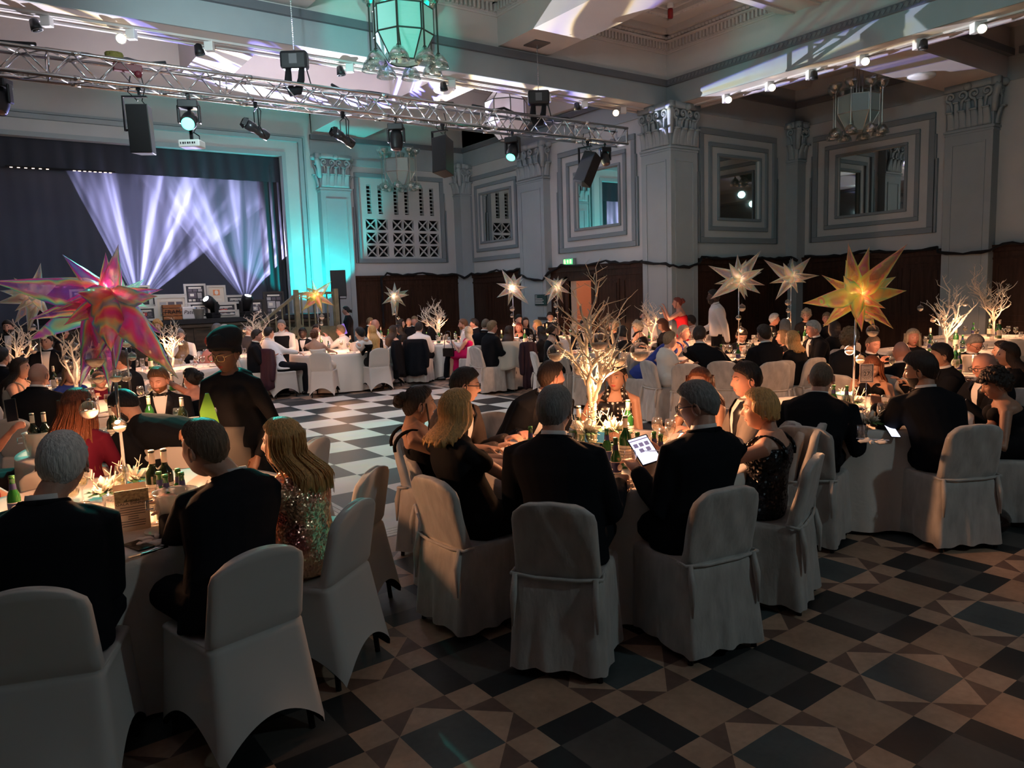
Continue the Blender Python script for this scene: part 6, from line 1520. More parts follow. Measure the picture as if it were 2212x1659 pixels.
# ---- wares on the tables
def scatter(k, seed, n=10, full=True):
    random.seed(seed); x0, y0 = TC[k]; nm = TN[k]
    if full: item('bucket', x0+random.uniform(-.3, .3), y0-.3, 0, 'clear ice bucket on '+nm, 'ice buckets'); 
    used = []
    def spot(r0, r1):
        for t in range(40):
            a, r = random.uniform(0, 2*pi), random.uniform(r0, r1); p = (x0+r*cos(a), y0+r*sin(a))
            if all((p[0]-q[0])**2+(p[1]-q[1])**2 > .011 for q in used): break
        used.append(p); return p
    SEC = ('at the far side of', 'at the far right of', 'at the right of', 'at the near right of', 'on the near side of', 'at the near left of', 'at the left of', 'at the far left of', 'close to the middle of')
    def slot(j, r0, r1, off):
        a = look_rot(0)+pi/2-(j*pi/4+off); r = random.uniform(r0, r1) if j < 8 else .2; p = (x0+r*cos(a), y0+r*sin(a)); used.append(p); return p
    for j in range(n): item('wine', *slot(j, .42, .58, 0), 0, 'stemmed wine glass '+SEC[j]+' '+nm, 'wine glasses on '+nm)
    for j in range(0, n, 2): item('tumbler', *slot(j, .5, .62, .35), 0, 'straight tumbler '+SEC[j]+' '+nm, 'tumblers on '+nm)
    for j in range(2): p = spot(.2, .45); item('redwine' if j else 'whitewine', *p, j, ('dark' if j else 'green')+' wine bottle with a cream capsule on '+nm, 'wine bottles')
    for j in range(2): p = spot(.2, .4); item('beer', *p, j, '%s small green beer bottle on '%('first', 'second')[j]+nm, 'beer bottles on '+nm)
    for j in range(4): item('napkin', *slot(j*2+1, .66, .74, .1), j*1.7, 'crumpled napkin '+SEC[j*2+1]+' '+nm, 'napkins on '+nm)
    for j in range(3): item('plate', *slot(j*2+2, .68, .76, -.1), 0, 'side plate '+SEC[j*2+2]+' '+nm, 'plates on '+nm)
for k in TC:
    if k in (0, 1, 2): continue
    scatter(k, 100+k, 9 if k in (3, 15, 8, 20) else 7, k in (3, 4, 7, 15, 19))
def at(kind, px, py, rz, label, grp, z=.76, zl=None): p = onz(px, py, z); return item(kind, p.x, p.y, rz, label, grp, z)
# front middle table, read from the photo
for px, py, l in ((1252, 1010, 'dark wine bottle left of the lit tree'), (1278, 1006, 'dark wine bottle just behind the lit tree trunk')): at('redwine', px, py-30, 0, l, 'wine bottles')
at('whitewine', 1358, 962, 0, 'tall green wine bottle in front of the polka-dot dress', 'wine bottles'); at('whitewine', 1352, 1010, .6, 'shorter white wine bottle left of the tablet', 'wine bottles')
at('beer', 1331, 1036, 0, 'green beer bottle with a round badge nearest the table edge', 'beer bottles'); at('beer', 1312, 1010, 1, 'green beer bottle behind the mirrored tray', 'beer bottles'); at('beer', 1148, 1003, 1, 'green beer bottle between two seated men', 'beer bottles')
for i, (px, py) in enumerate(((1378, 1022), (1395, 1030), (1414, 1020), (1428, 1028))): at('beer', px, py, 1, ('leftmost', 'second', 'third', 'rightmost')[i]+' green beer bottle in the cluster behind the tablet', 'cluster of beer bottles')
at('bucket', 1402, 1032, 0, 'clear ice bucket at the back right of the front middle table', 'ice buckets')
for i, (px, py) in enumerate(((1242, 985), (1310, 1048), (1362, 1045), (1417, 1000), (1432, 985), (1448, 965), (1420, 960))): at('wine' if i not in (1,) else 'tumbler', px, py, 0, 'stemmed glass' if i != 1 else 'slim tumbler at the near edge of the front middle table', 'glasses on the front middle table')['label'] = ('wine glass %s on the front middle table' % ('left of the dark bottles', '', 'in front of the tablet', 'right of the tablet', 'behind the tablet', 'farthest right', 'beside the beer cluster')[i]) if i != 1 else 'slim tumbler at the near edge of the front middle table'
at('tumbler', 1380, 1040, 0, 'tumbler beside the hand holding the tablet', 'glasses on the front middle table')
at('phone', 1078, 1008, .9, 'dark mobile phone by the blonde woman at the front middle table', 'phones'); at('napkin', 1368, 1048, 1, 'folded napkin at the near edge of the front middle table', 'napkins'); at('napkin', 1110, 985, 2, 'napkin beside the man with glasses', 'napkins')
at('fork', 1345, 1062, 2.0, 'fork at the near edge of the front middle table', 'cutlery'); at('knife', 1360, 1058, 2.2, 'knife beside the fork on the front middle table', 'cutlery')
at('plate', 1085, 1000, 0, 'side plate under the dark phone', 'plates'); at('plate', 1450, 1010, 0, 'side plate at the elbow of the man with the tablet', 'plates')
# mirrored riser with the tree and petals
tb = V((3.35, 3.62, .76)); m = MB(); m.box((-.20, -.20, 0), (.20, .20, .14)); rs = m.obj('mirrored_riser', mirror_m, loc=tb, rz=.5); tag(bevel(rs, .004), 'low mirrored box raising the lit tree on the front middle table', 'riser')
tb2 = onz(1282, 942, .90); tb = V((tb2.x, tb2.y, .90)); rs.location = (tb.x, tb.y, .76)
tree(tb, 1.12, 11, 'tall branch tree with fairy lights, on the front middle table', lit=True, mt=mat('champagne_branch', (.85, .72, .56), .45, 0, bump=.4, bscale=60), nm=4, thick=1.3, spread=1.15, bn=7, bl='glass bauble hanging from the tall lit tree')
light('tree_fairy_glow', 'POINT', tb+V((.0, -.03, .42)), 3.0, (1, .66, .38), .1)
item('flower', tb.x+.08, tb.y-.10, 0, 'cream petals and yellow flowers at the foot of the lit tree', 'flower arrangements', .90); item('flower', tb.x-.1, tb.y-.04, 2, 'small yellow-green flowers left of the lit tree trunk', 'flower arrangements', .90)
light('riser_glow', 'POINT', tb+V((.02, -.12, .16)), 1.2, (1, .66, .33), .03)  # warm point light just above the mirrored riser
# front left table
at('menu', 291, 1146, look_rot(-30), 'upright gala dinner menu card with brown lettering', 'menus').scale = (1.3, 1, 1)
for px, py, l in ((338, 1100, 'dark wine bottle, left of the pair on the front left table'), (364, 1096, 'dark wine bottle, right of the pair on the front left table')): at('redwine', px, py, 0, l, 'wine bottles')
at('bucket', 385, 1138, 0, 'clear ice bucket holding beer bottles on the front left table', 'ice buckets')
for i, (px, py) in enumerate(((352, 1120), (366, 1128), (392, 1112), (400, 1122))): at('beer', px, py, i, 'green-capped beer bottle in the ice bucket, '+('back left', 'front left', 'back right', 'front right')[i]+' one', 'beer bottles in the front left bucket')
at('beer', 36, 1128, 0, 'green beer bottle at the left edge of the front left table', 'beer bottles')
for i, (px, py, kd) in enumerate(((268, 1075, 'wine'), (180, 1085, 'wine'), (335, 1130, 'wine'), (215, 1120, 'tumbler'), (240, 1105, 'tumbler'), (190, 1130, 'tumbler'), (310, 1095, 'tumbler'), (160, 1110, 'wine'))):
    at(kd, px, py, 0, '%s on the front left table, %s' % ('wine glass' if kd == 'wine' else 'tumbler', ('behind the menu', 'beside the white-haired head', 'right of the menu', 'left of the menu', 'under the star pole', 'nearest the white-haired man', 'between menu and bucket', 'half hidden at far left')[i]), 'glasses on the front left table')
p = onz(235, 1078, .76); item('flower', p.x, p.y, 0, 'white petal arrangement round the star pole on the front left table', 'flower arrangements'); p = onz(290, 1050, .76); item('flower', p.x, p.y, 1, 'cream flower with pale twigs behind the menu', 'flower arrangements')
at('phone', 300, 1180, .3, 'dark phone lying below the menu', 'phones'); at('napkin', 330, 1170, 1, 'crumpled napkin beside the menu', 'napkins'); at('fork', 320, 1195, 1.9, 'fork near the edge of the front left table', 'cutlery'); at('knife', 345, 1185, 2.1, 'knife near the edge of the front left table', 'cutlery'); at('plate', 355, 1150, 0, 'side plate before the clapping man', 'plates')
m = MB(); m.box((-.16, -.11, 0), (.16, .11, .012)); q = onz(330, 1060, .76); tag(m.obj('programme', mat('card_peach', (.62, .48, .36), .6), loc=(q.x, q.y+.25, .76)), 'open pale programme standing behind the bottles', 'booklet')
# front right table
q = at('card', 1870, 895, -(YAW+R(10)), 'white table card number 27 in a silver holder', 'table numbers')
text_mesh('27', .045, blackplastic_m, (0, -.004, .325), UP, q, extrude=.0004); text_mesh('ROULETTE', .008, blackplastic_m, (0, -.004, .385), UP, q, extrude=.0003)
m = MB()
for r0 in (.020*1.25, .040): m.tube([(cos(a)*r0, -.003, .325+sin(a)*r0) for a in [k*pi/14 for k in range(29)]], .0009, 4)
for k in range(16): a = k*pi/8; m.tube([(cos(a)*.027, -.003, .325+sin(a)*.027), (cos(a)*.039, -.003, .325+sin(a)*.039)], .0016, 4)
m.obj('printed_wheel', mat('grey_ink', (.22, .2, .2), .6), q)
for i, (px, py, kd) in enumerate(((1830, 905, 'wine'), (1912, 905, 'wine'), (1905, 925, 'wine'), (1855, 930, 'tumbler'), (1875, 912, 'tumbler'), (1862, 948, 'tumbler'), (1890, 905, 'wine'), (1790, 880, 'wine'))):
    at(kd, px, py, 0, '%s on the front right table, %s' % ('wine glass' if kd == 'wine' else 'tumbler', ('left of the table card', 'right of the table card', 'in front of the lit phone', 'low in the middle', 'under the table card', 'nearest the table edge', 'between card and man', 'behind the man at left')[i]), 'glasses on the front right table')
p = onz(1838, 880, .76); o = item('flower', p.x, p.y, 0, 'white and turquoise silk flower on the front right table', 'flower arrangements')
m = MB()
for k in range(7): a = .3+k*.5; m.loft([[V((0, 0, .05)), V((.004, 0, .05)), V((0, .004, .05))], [V((cos(a)*.07, sin(a)*.07, .13)), V((cos(a+.5)*.08, sin(a+.5)*.08, .11)), V((cos(a)*.075, sin(a)*.07, .125))], [V((cos(a+.2)*.16, sin(a+.2)*.16, .12)), V((cos(a+.22)*.16, sin(a+.22)*.16, .119)), V((cos(a+.2)*.158, sin(a+.2)*.16, .118))]])
m.obj('turquoise_petals', mat('turquoise_silk', (.25, .75, .65), .5), o, True)
p = onz(1875, 925, .76); item('flower', p.x, p.y, 2, 'green leaves and small flowers under the number 27 card', 'flower arrangements')
o = at('phone', 1925, 930, -.5, 'mobile phone with a lit screen on the front right table', 'phones')
o.children[1].data = o.children[1].data.copy(); o.children[1].data.materials[0] = mat('phone_lit', (.8, .8, 1), .3, emit=(.7, .75, 1), estr=2.5); o.rotation_euler = (.6, .1, -.5)
at('napkin', 1885, 955, 1, 'napkin on the front right table', 'napkins'); at('knife', 1885, 950, .4, 'knife on the front right table', 'cutlery'); at('beer', 1800, 895, 0, 'green beer bottle behind the left man at the front right table', 'beer bottles'); at('beer', 1828, 898, 0, 'second green beer bottle by the turquoise flower', 'beer bottles')
# table behind front left: items the photo shows
for i, (px, py) in enumerate(((78, 985), (103, 982), (247, 965))): at('redwine', px, py, 0, 'dark wine bottle %s on the second left table' % ('at the left', 'right of the leftmost one', 'by the bending man')[i], 'wine bottles')
at('bucket', 88, 985, 0, 'clear ice bucket with bottles on the second left table', 'ice buckets')
# ---- star balloons and trees
S0 = atd(232, 645, 4.05)
star(S0, 1.0, 1, foil_pink, 'large pink iridescent star balloon, nearest, at left', [(135, 550, -.1), (228, 545, .0), (-25, 607, -.25), (352, 625, .1), (58, 738, .15), (385, 818, -.35), (172, 838, -.1), (238, 848, .15), (350, 722, .2), (340, 640, -.2), (168, 632, -.4), (240, 760, -.45), (65, 690, -.15)], (S0.x, S0.y+.0, .76), 14)
for px, py, r, l in ((205, 773, .055, 'glass bauble just under the near pink star'), (193, 885, .05, 'glass bauble hanging left of the near silver pole'), (212, 815, .034, 'small glass bauble left of the near silver pole'), (250, 812, .036, 'teal-tinted bauble right of the near silver pole'), (258, 920, .036, 'glass bauble hanging low right of the near silver pole')): bauble(atd(px, py, 3.98), r, l)
S9 = atd(1850, 640, 6.15)
star(S9, 1.0, 5, foil_gold, 'large golden iridescent star balloon at right', [(1832, 525, -.1), (1878, 533, .1), (1960, 527, -.2), (1958, 628, .15), (1822, 596, -.3), (1775, 594, .1), (1735, 655, -.3), (1778, 706, .1), (1852, 690, -.3), (1916, 688, -.1), (1935, 598, .2), (1827, 562, .25)], (S9.x-.02, S9.y, .76), 9)
for px, py, r, l in ((1885, 715, .05, 'glass bauble hanging right of the golden star pole'), (1835, 757, .038, 'pink-lit bauble left of the golden star pole'), (1858, 776, .038, 'pink-lit bauble on the golden star pole'), (1874, 688, .028, 'small bauble right under the golden star')): bauble(atd(px, py, 6.1), r, l)
def sp(k, px, py, D_, size, seed, foil, label, glow, tips=None):
    p = atd(px, py, D_); b = (p.x, p.y, .76); star(p, size, seed, foil, label, tips, b, glow*1.8)
    for i, dz in enumerate((-.52, -.66, -.84)): bauble(p+V((random.uniform(-.09, .09), 0, dz+.1)), (.055, .04, .05)[i], ('top', 'middle', 'lowest')[i]+' clear bauble under the '+' '.join(label.split(',')[0].split()[:10]), 'baubles under the '+label.split(',')[0])
sp(9, 75, 640, 10.3, .95, 21, foil_pale, 'grey-green star balloon behind the near pink one, at far left', 1.0, [(88, 568, 0), (130, 606, -.2), (30, 600, .2), (-10, 655, -.1), (0, 628, .2), (60, 718, -.1), (110, 690, .2), (30, 700, .1), (70, 600, -.4)])
sp(3, 262, 640, 6.9, .55, 23, foil_pale, 'small star balloon peeping out behind the near pink one', .6)
sp(4, 684, 640, 15.2, 1.0, 31, foil_gold, 'gold and pink star balloon near the teal stage steps', 2.2, [(674, 603, 0), (716, 607, -.2), (640, 640, .1), (723, 661, -.1), (651, 673, .2), (696, 670, .1), (662, 620, .3), (700, 633, .3)])
sp(6, 853, 640, 19.0, 1.1, 33, foil_pale, 'pale green and violet star balloon before the grille wall', 1.2, [(852, 609, 0), (829, 631, .1), (884, 637, -.1), (825, 657, .2), (877, 662, .1), (848, 683, -.1), (858, 683, .2), (870, 640, .3)])
sp(7, 1107, 622, 15.2, 1.0, 35, foil_pale, 'pale star balloon left of the pilaster', 1.8, [(1083, 581, 0), (1128, 595, .1), (1072, 612, .1), (1140, 620, -.1), (1073, 643, .2), (1143, 658, -.2), (1097, 661, .1), (1110, 590, .4)])
sp(13, 1203, 620, 17.0, 1.0, 37, foil_pale, 'pale star balloon right of the pilaster, by the doorway', 1.8, [(1173, 595, 0), (1206, 595, .1), (1226, 601, .1), (1233, 634, -.1), (1175, 634, .2), (1182, 657, -.2), (1217, 656, .1), (1196, 600, .4)])
sp(15, 1596, 603, 10.9, 1.0, 39, foil_pale, 'pale gold star balloon, left of the pair on the right', 1.8, [(1593, 549, 0), (1643, 542, -.1), (1530, 574, .1), (1575, 568, -.3), (1612, 561, .3), (1645, 588, .2), (1652, 616, -.1), (1642, 634, .2), (1535, 646, -.1), (1610, 648, .1), (1590, 625, .2)])
sp(16, 1709, 600, 12.9, 1.05, 41, foil_pale, 'pale star balloon, right of the pair on the right', 1.6, [(1712, 557, 0), (1650, 561, -.1), (1751, 556, .1), (1770, 595, -.1), (1662, 612, .2), (1692, 568, -.3), (1675, 648, .1), (1724, 634, -.1), (1741, 610, .2)])
def tr(px, py_b, D_, h, seed, label, lit=0, **k):
    k.setdefault('thick', 1.35)
    p = atd(px, py_b, D_); tree((p.x, p.y, .76), h, seed, label, **k)
    if lit: light('tree_lamp', 'POINT', (p.x+.02, p.y-.25, 1.1), lit, (1, .62, .38), .05)
tr(165, 860, 8.6, .92, 51, 'white branch tree half hidden behind the near pink star', 2, depth=5); tr(36, 790, 11.9, .95, 53, 'white branch tree with glass baubles at the far left', 2, depth=5)
tr(372, 765, 12.8, .86, 55, 'branch tree before the stage, left of the waitress', 2, depth=5); tr(556, 716, 15.2, 1.0, 57, 'branch tree at the foot of the stage steps', 1.5, depth=5)
tr(945, 720, 17.0, 1.05, 59, 'pink-lit branch tree before the panelling', 2.5, depth=5); tr(1407, 722, 14.8, .98, 61, 'silvery branch tree against the big pillar', 1.5, depth=5)
tr(2044, 726, 10.9, 1.12, 63, 'bright white branch tree on the right, nearer one', 9, thick=1.7, spread=1.25, nm=4, twig=.9); tr(2145, 742, 13.6, 1.3, 66, 'white branch tree at the far right, farther one', 7, thick=1.4, spread=1.0)

# ---- the guests.  Chairs first where the photo shows them clearly, the rest with their sitter
CHN = 0
SAT = []
def short(l, n=10): w_ = l.split(','); s_ = w_[0]; return ' '.join(s_.split()[:n])
def sit(px, py, D_, k, label, kind=None, chair=True, clab=None, **o):
    """a seated guest: head top at that place of the photo, turned to table k, on a chair of that table's kind"""
    global CHN
    fc = o.pop('face', None); fc = TC[k] if fc is None else fc
    if o.get('seat') is None:
        ln = o.get('lean', .08)
        def ok(D):
            q = atd(px, py, D)
            if isinstance(fc, tuple): f_ = (V((fc[0], fc[1], 0))-V((q.x, q.y, 0))).normalized()
            else: f_ = V((sin(YAW+R(fc)), cos(YAW+R(fc)), 0))
            q = V((q.x, q.y, 0))-f_*ln; cst = 0
            for kk, (tx, ty) in TC.items(): cst += max(0, 1.10-sqrt((q.x-tx)**2+(q.y-ty)**2))
            for (sx, sy) in SAT: cst += max(0, .50-sqrt((q.x-sx)**2+(q.y-sy)**2))
            cst += max(0, q.y-18.2)+(max(0, q.y-15.85) if q.x < 8 else 0)+max(0, q.x-11.45)*(q.y > 10.5)
            return cst
        D_ = min([D_+d for d in [i*.1*s_ for i in range(14) for s_ in (1, -1)]], key=lambda D: ok(D)+.04*abs(D-D_))
    r_ = person(px, py, D_, fc, label, **o); SAT.append((r_.location.x, r_.location.y))
    if chair:
        kind = kind or ('stretch' if k in (0, 3, 8, 9, 10, 11, 12, 4) else 'velvet'); CHN += 1
        rz = r_.rotation_euler.z
        put_chair(kind, r_.location.x+sin(rz)*.03, r_.location.y-cos(rz)*.03, rz, clab or ('white chair of the '+short(label)), 'white covered chairs at '+TN[k], CHN)
    return r_
def hold(kind_fn): return kind_fn
LT = time_left = None
exec_people = True
F = dict
def arm_up(*a): return None
# front left table
def clap(r_, q): pass
sit(130, 941, 3.0, 0, 'white-haired man in a black suit seen from behind, nearest at left', sex='m', hair='short', hc='white', tier=0, seat=(.15, 3.32), nb=(-.055, -.02, -.01), clab='white stretch-covered chair at the bottom left corner', s=1.02, hands=[(-.22, .36, .62), (.05, .36, .62)], arms='in')
sit(436, 913, 3.35, 0, 'brown-haired man in a black dinner jacket clapping, seen from behind', sex='m', hair='short', hc='mouse', tier=0, seat=(.76, 3.20), nb=(.10, 0, -.01), clab='white stretch-covered chair in front of the clapping man', s=1.04, hy=-25, recede=.1, tie='bow', hands=[('px', 366, 1088, 3.62), ('px', 385, 1092, 3.6)], face=(.5, 4.4))
sit(607, 908, 3.62, 0, 'blonde woman in a rose-gold sequinned dress seen from behind', sex='f', out='sleeve', dcol=goldseq, hair='long', hl=.09, hc='blonde', tier=0, seat=(1.22, 3.53), clab='white chair turned sideways under the woman in sequins', s=.98, hy=-12, hands=[(-.2, .45, .8), (.12, .4, .78)])
p = onz(733, 992, .92); put_chair('stretch', p.x+.0, p.y+.12, look_rot(-75), 'empty white chair lit peach, by the edge of the dance floor', 'empty white chairs', 1)
p = atd(345, 972, 4.85); put_chair('stretch', p.x, p.y, look_rot(172), 'empty pale chair behind the bottles on the front left table', 'empty white chairs', 2); p = atd(215, 960, 4.9); put_chair('velvet', p.x, p.y, look_rot(190), 'grey linen-covered empty chair behind the star pole', 'empty white chairs', 0)
p = atd(75, 1005, 4.5); put_chair('stretch', p.x, p.y, look_rot(180), 'empty pale chair left of the white-haired head', 'empty white chairs', 1)
sit(-72, 965, 3.75, 0, 'woman in a red dress cut off by the left edge, arm on the table', sex='f', out='dress', dcol='red', hair='mid', hc='brown', tier=1, hands=[(-.2, .4, .79), (.25, .42, .79)])
# front middle table
sit(1197, 839, 3.86, 1, 'grey-haired man in a black suit with his back to us, at the middle', sex='m', hair='short', hc='grey', tier=0, seat=(2.30, 2.80), clab='velvet-covered chair at the centre front', s=1.04, hands=[(-.2, .36, .79), (.2, .36, .79)], hy=8)
sit(1508, 828, 3.95, 1, 'grey-haired man in glasses and black suit holding a lit tablet', sex='m', hair='short', hc='grey', glasses='slim', tier=0, seat=(2.905, 2.55), clab='velvet-covered chair under the man with the tablet', s=1.04, hy=-42, hp=12, hands=[('px', 1378, 1020, 4.02), ('px', 1432, 985, 4.15)], recede=.05, face=(3.1, 3.6))
sit(985, 845, 4.15, 1, 'blonde woman in a short-sleeved black dress, side on at the left', sex='f', out='sleeve', sleeves=.45, dcol='black', hair='mid', hc='blonde', tier=0, seat=(2.19, 3.46), clab='velvet-covered chair under the blonde woman in black', s=.97, hy=5, hands=[(-.12, .40, .79), (.16, .36, .80)])
sit(903, 836, 4.5, 1, 'woman with a dark updo in a sleeveless black dress, far left of the middle table', sex='f', out='dress', hair='updo', hc='brown', sk='tan', tier=0, seat=(2.34, 3.88), clab='velvet-covered chair at the far left of the middle table', s=.95, hy=-2, ht=0)
sit(1003, 798, 5.2, 1, 'dark-haired man in glasses and brown suit with a pocket square', sex='m', hair='short', hc='dark', glasses='slim', tier=0, suit=brownsuit_m, seat=(2.62, 4.55), s=1.0, hy=-25, hp=6, chair=True, hands=[(-.15, .42, .80), (.12, .46, .80)])
sit(1190, 783, 5.65, 1, 'man in a dinner jacket in profile, red-lit face turned right', sex='m', hair='short', hc='brown', sk='pink', tie='bow', beard='stubble', tier=0, hy=-80, seat=(3.32, 4.72), lids=False)
def winehand(r_, q):
    w_ = q['W'][1] if True else None
    d = r_.matrix_basis @ (q['W'][1]+V((0, .07, .0)))
    o, f = proto('wine', mk_wine); o.location = d+V((0, 0, -.08)); o.rotation_euler = (.1, 0, 0); tag(o, 'glass of white wine held by the woman in polka dots', 'glass', 'held glasses')
sit(1330, 783, 5.9, 1, 'dark-haired woman in a black polka-dot halter dress, facing us', sex='f', out='halter', dcol=polka(), hair='bun', hc='dark', sk='tan', tier=0, s=.97, hy=18, hp=4, lips=1, hands=[(-.15, .38, .79), (.14, .30, .97)], extra=winehand, seat=(4.12, 4.46), curl=1.1, clab='velvet-covered chair under the woman in polka dots')
sit(1512, 797, 5.45, 1, 'auburn-haired woman mostly hidden behind the man with the tablet', sex='f', out='dress', hair='long', hl=.25, hc='auburn', sk='tan', tier=1, hy=-10, clab='velvet-covered chair under the auburn-haired woman')
sit(1612, 786, 5.15, 1, 'man with cropped dark hair in profile, face lit red, facing left', sex='m', hair='short', hc='dark', sk='pink', tier=0, hy=-8, suit=mat('stone_jacket', (.20, .165, .14), .8), face=-88, seat=None, lean=.03, clab='velvet-covered chair under the man in profile')
sit(1642, 843, 4.3, 1, 'woman with a blonde bob in a black sequinned dress, back to us', sex='f', out='dress', dcol=blackseq, straps=True, hair='bob', hc='blonde', tier=0, seat=(3.63, 2.64), clab='velvet-covered chair at the right end of the middle table', s=.97, hy=-22, hands=[(-.15, .36, 1.0), (.12, .35, .8)])
# tablet in the hands of the man in glasses
p = atd(1392, 972, 4.12); r_ = empty('tablet_computer', p, 0, 'lit tablet held up by the man in glasses', 'tablet')
TMx = Matrix((( CR.x, CU.x, -CD.x), (CR.y, CU.y, -CD.y), (CR.z, CU.z, -CD.z))).to_4x4() @ Matrix.Rotation(R(28), 4, 'Z') @ Matrix.Rotation(R(-38), 4, 'X') @ Matrix.Rotation(R(20), 4, 'Y')
r_.matrix_world = Matrix.Translation(p) @ TMx
r_.scale = (.84,)*3
m = MB(); m.box((-.075, -.115, -.004), (.075, .115, .003)); bevel(m.obj('case', blackplastic_m, r_), .004); m = MB(); m.box((-.067, -.105, .003), (.067, .105, .0036)); m.obj('screen', mat('tablet_screen', (.8, .8, .95), .3, emit=(.78, .80, 1), estr=1.5), r_)
m = MB()
for a, b in ((-.04, .045), (0, .045), (.04, .045), (-.02, -.0), (.03, 0)): m.box((a-.015, b-.016, .0037), (a+.015, b+.016, .004))
m.box((-.067, .082, .0037), (.067, .09, .004)); m.obj('screen_pictures', mat('screen_grey', (.3, .28, .35), .4, emit=(.25, .2, .35), estr=.8), r_)
light('tablet_light', 'SPOT', p+(-CD*.02), 1.2, (.8, .85, 1), .05, p-CD+V((-.2, 0, .4)), 120, 1)
p = atd(1720, 935, 5.0); put_chair('velvet', p.x+.1, p.y+.2, look_rot(-60), 'empty crushed-velvet chair between the middle and right tables', 'empty white chairs', 2)
# front right table
sit(1775, 783, 5.5, 2, 'man with cropped hair, back to us, left one at the front right table', sex='m', hair='buzz', hc='mouse', tier=0, seat=(4.74, 3.03), clab='velvet-covered chair under the left man at the right table', s=1.03, hands=[(-.25, .36, .8), (.25, .36, .8)], face=(5.75, 3.4))
sit(1990, 766, 5.35, 2, 'dark-haired man in a black suit leaning on his elbow, facing left', sex='m', hair='quiff', hc='dark', sk='tan', tier=0, seat=(5.40, 2.43), clab='velvet-covered chair at the front of the right table', s=1.05, hy=-45, hp=8, hands=[(-.22, .45, .88), (.2, .40, .82)], beard='stubble', face=(5.9, 3.35))
sit(2152, 800, 5.55, 2, 'woman with dark curls and bare arms at the right edge, facing left', sex='f', out='strapless', hair='curly', hc='dark', sk='tan', tier=1, lean=.16, hy=-10, hp=15, face=-70, hands=[('px', 2100, 925, 5.4), ('px', 2125, 935, 5.3)], clab='velvet-covered chair at the right edge of the picture')
sit(1884, 770, 7.25, 2, 'woman with long auburn-brown hair and bare shoulders behind table card 27', sex='f', out='strapless', hair='long', hl=.32, hc='auburn', sk='tan', tier=1, hp=25, lean=.2)
sit(2128, 762, 6.3, 2, 'bald man in glasses at the right edge, facing left', sex='m', hair='none', glasses='slim', sk='pink', tier=1, hp=15, face=-95)
sit(2178, 742, 7.2, 2, 'woman with long dark hair at the right edge', sex='f', out='sleeve', hair='long', hc='brown', tier=2, face=-70)
# second table on the left
sit(163, 843, 5.25, 3, 'woman with long straight auburn hair seen from behind', sex='f', out='sleeve', hair='long', hl=.42, hc='auburn', tier=0, hy=5, dcol='burgundy', s=.98)
sit(268, 842, 5.25, 3, 'bearded man in a black suit bending forward to the left', sex='m', hair='parted', hc='black', beard='full', tier=0, seat=(1.68, 5.25), s=1.0, face=-75, hy=-5, hp=38, hands=[(-.3, .55, .82), (.25, .45, .8)])
sit(341, 795, 6.6, 3, 'smiling man with a ginger beard and bow tie looking down', sex='m', hair='short', hc='ginger', beard='stubble', tie='bow', sk='pink', tier=0, hp=15, hy=20)
sit(412, 796, 6.2, 3, 'woman with a dark updo and bare shoulders, arm raised to her neck', sex='f', out='strapless', hair='updo', hc='black', sk='pink', tier=1, face=-65, hands=[(-.3, .38, .8), (-.30, .20, 1.12)], lids=False, lean=.14)
def phonehand(r_, q):
    c = atd(25, 886, 5.0); o, f = proto('phone', mk_phone); o.location = c; o.rotation_euler = (R(80), R(-8), look_rot(0)+.1); tag(o, 'mobile phone held up by two hands at the left edge', 'phone', 'phones')
sit(-62, 850, 5.3, 3, 'bare-armed woman at the left edge holding up a phone', sex='f', out='dress', hair='long', hc='brown', sk='pink', tier=1, face=35, lean=.05, hands=[('px', -22, 945, 4.95), ('px', 22, 935, 4.98)], extra=phonehand, arms='in')
# third to far left tables
sit(81, 785, 7.35, 8, 'bald man in a black suit seen from behind at left', sex='m', hair='none', sk='pink', tier=1, face=8)
sit(42, 775, 7.9, 8, 'woman with brown hair and bare shoulder at the left edge', sex='f', out='dress', hair='long', hc='brown', tier=2, dcol='cream')
sit(262, 760, 7.7, 8, 'dark-haired man in a black suit in profile behind the bending man', sex='m', hair='short', hc='brown', tier=2, face=-95, sk='pink')
sit(150, 790, 9.7, 8, 'woman with fair hair beside the white tree at left', sex='f', out='sleeve', hair='long', hc='sandy', dcol='blue', tier=2)
sit(215, 800, 8.6, 8, 'dark head in front of the white tree, burgundy dress', sex='f', out='sleeve', hair='short', hc='black', dcol='burgundy', tier=2)
sit(16, 693, 12.9, 9, 'bearded man in a dinner jacket and bow tie at the far left', sex='m', hair='short', hc='dark', beard='full', tie='bow', tier=2, face=165)
sit(98, 722, 11.0, 9, 'dark-suited man by the grey star', sex='m', hair='short', hc='black', tier=2, face=170)
sit(134, 706, 12.0, 9, 'woman with pink-lit face talking, at left', sex='f', hair='mid', out='sleeve', hc='dark', sk='pink', tier=2, face=75)
sit(0, 752, 9.6, 9, 'dark-haired man in black at the left edge behind the tree', sex='m', hair='short', hc='black', tier=2, face=10)
sit(250, 715, 10.6, 9, 'dark figure behind the near pink star', sex='m', hair='short', hc='dark', tier=3, face=-60)
sit(396, 738, 13.0, 11, 'blonde woman in a black jacket seen from behind, before the stage', sex='f', out='sleeve', hair='long', hl=.2, hc='sandy', tier=2, face=5)
sit(339, 692, 15.9, 11, 'blonde woman in dark clothes facing us before the stage', sex='f', out='sleeve', hair='curly', hc='blonde', tier=2, face=175)
sit(452, 727, 14.1, 11, 'woman in pinkish dress left of the waitress head wrap', sex='f', out='sleeve', hair='bob', hc='red', dcol='rose', tier=3, face=-60)
sit(388, 712, 16.0, 11, 'man in teal-lit shirt before the stage', sex='m', out='shirt', hair='short', hc='grey', tier=3, face=160)
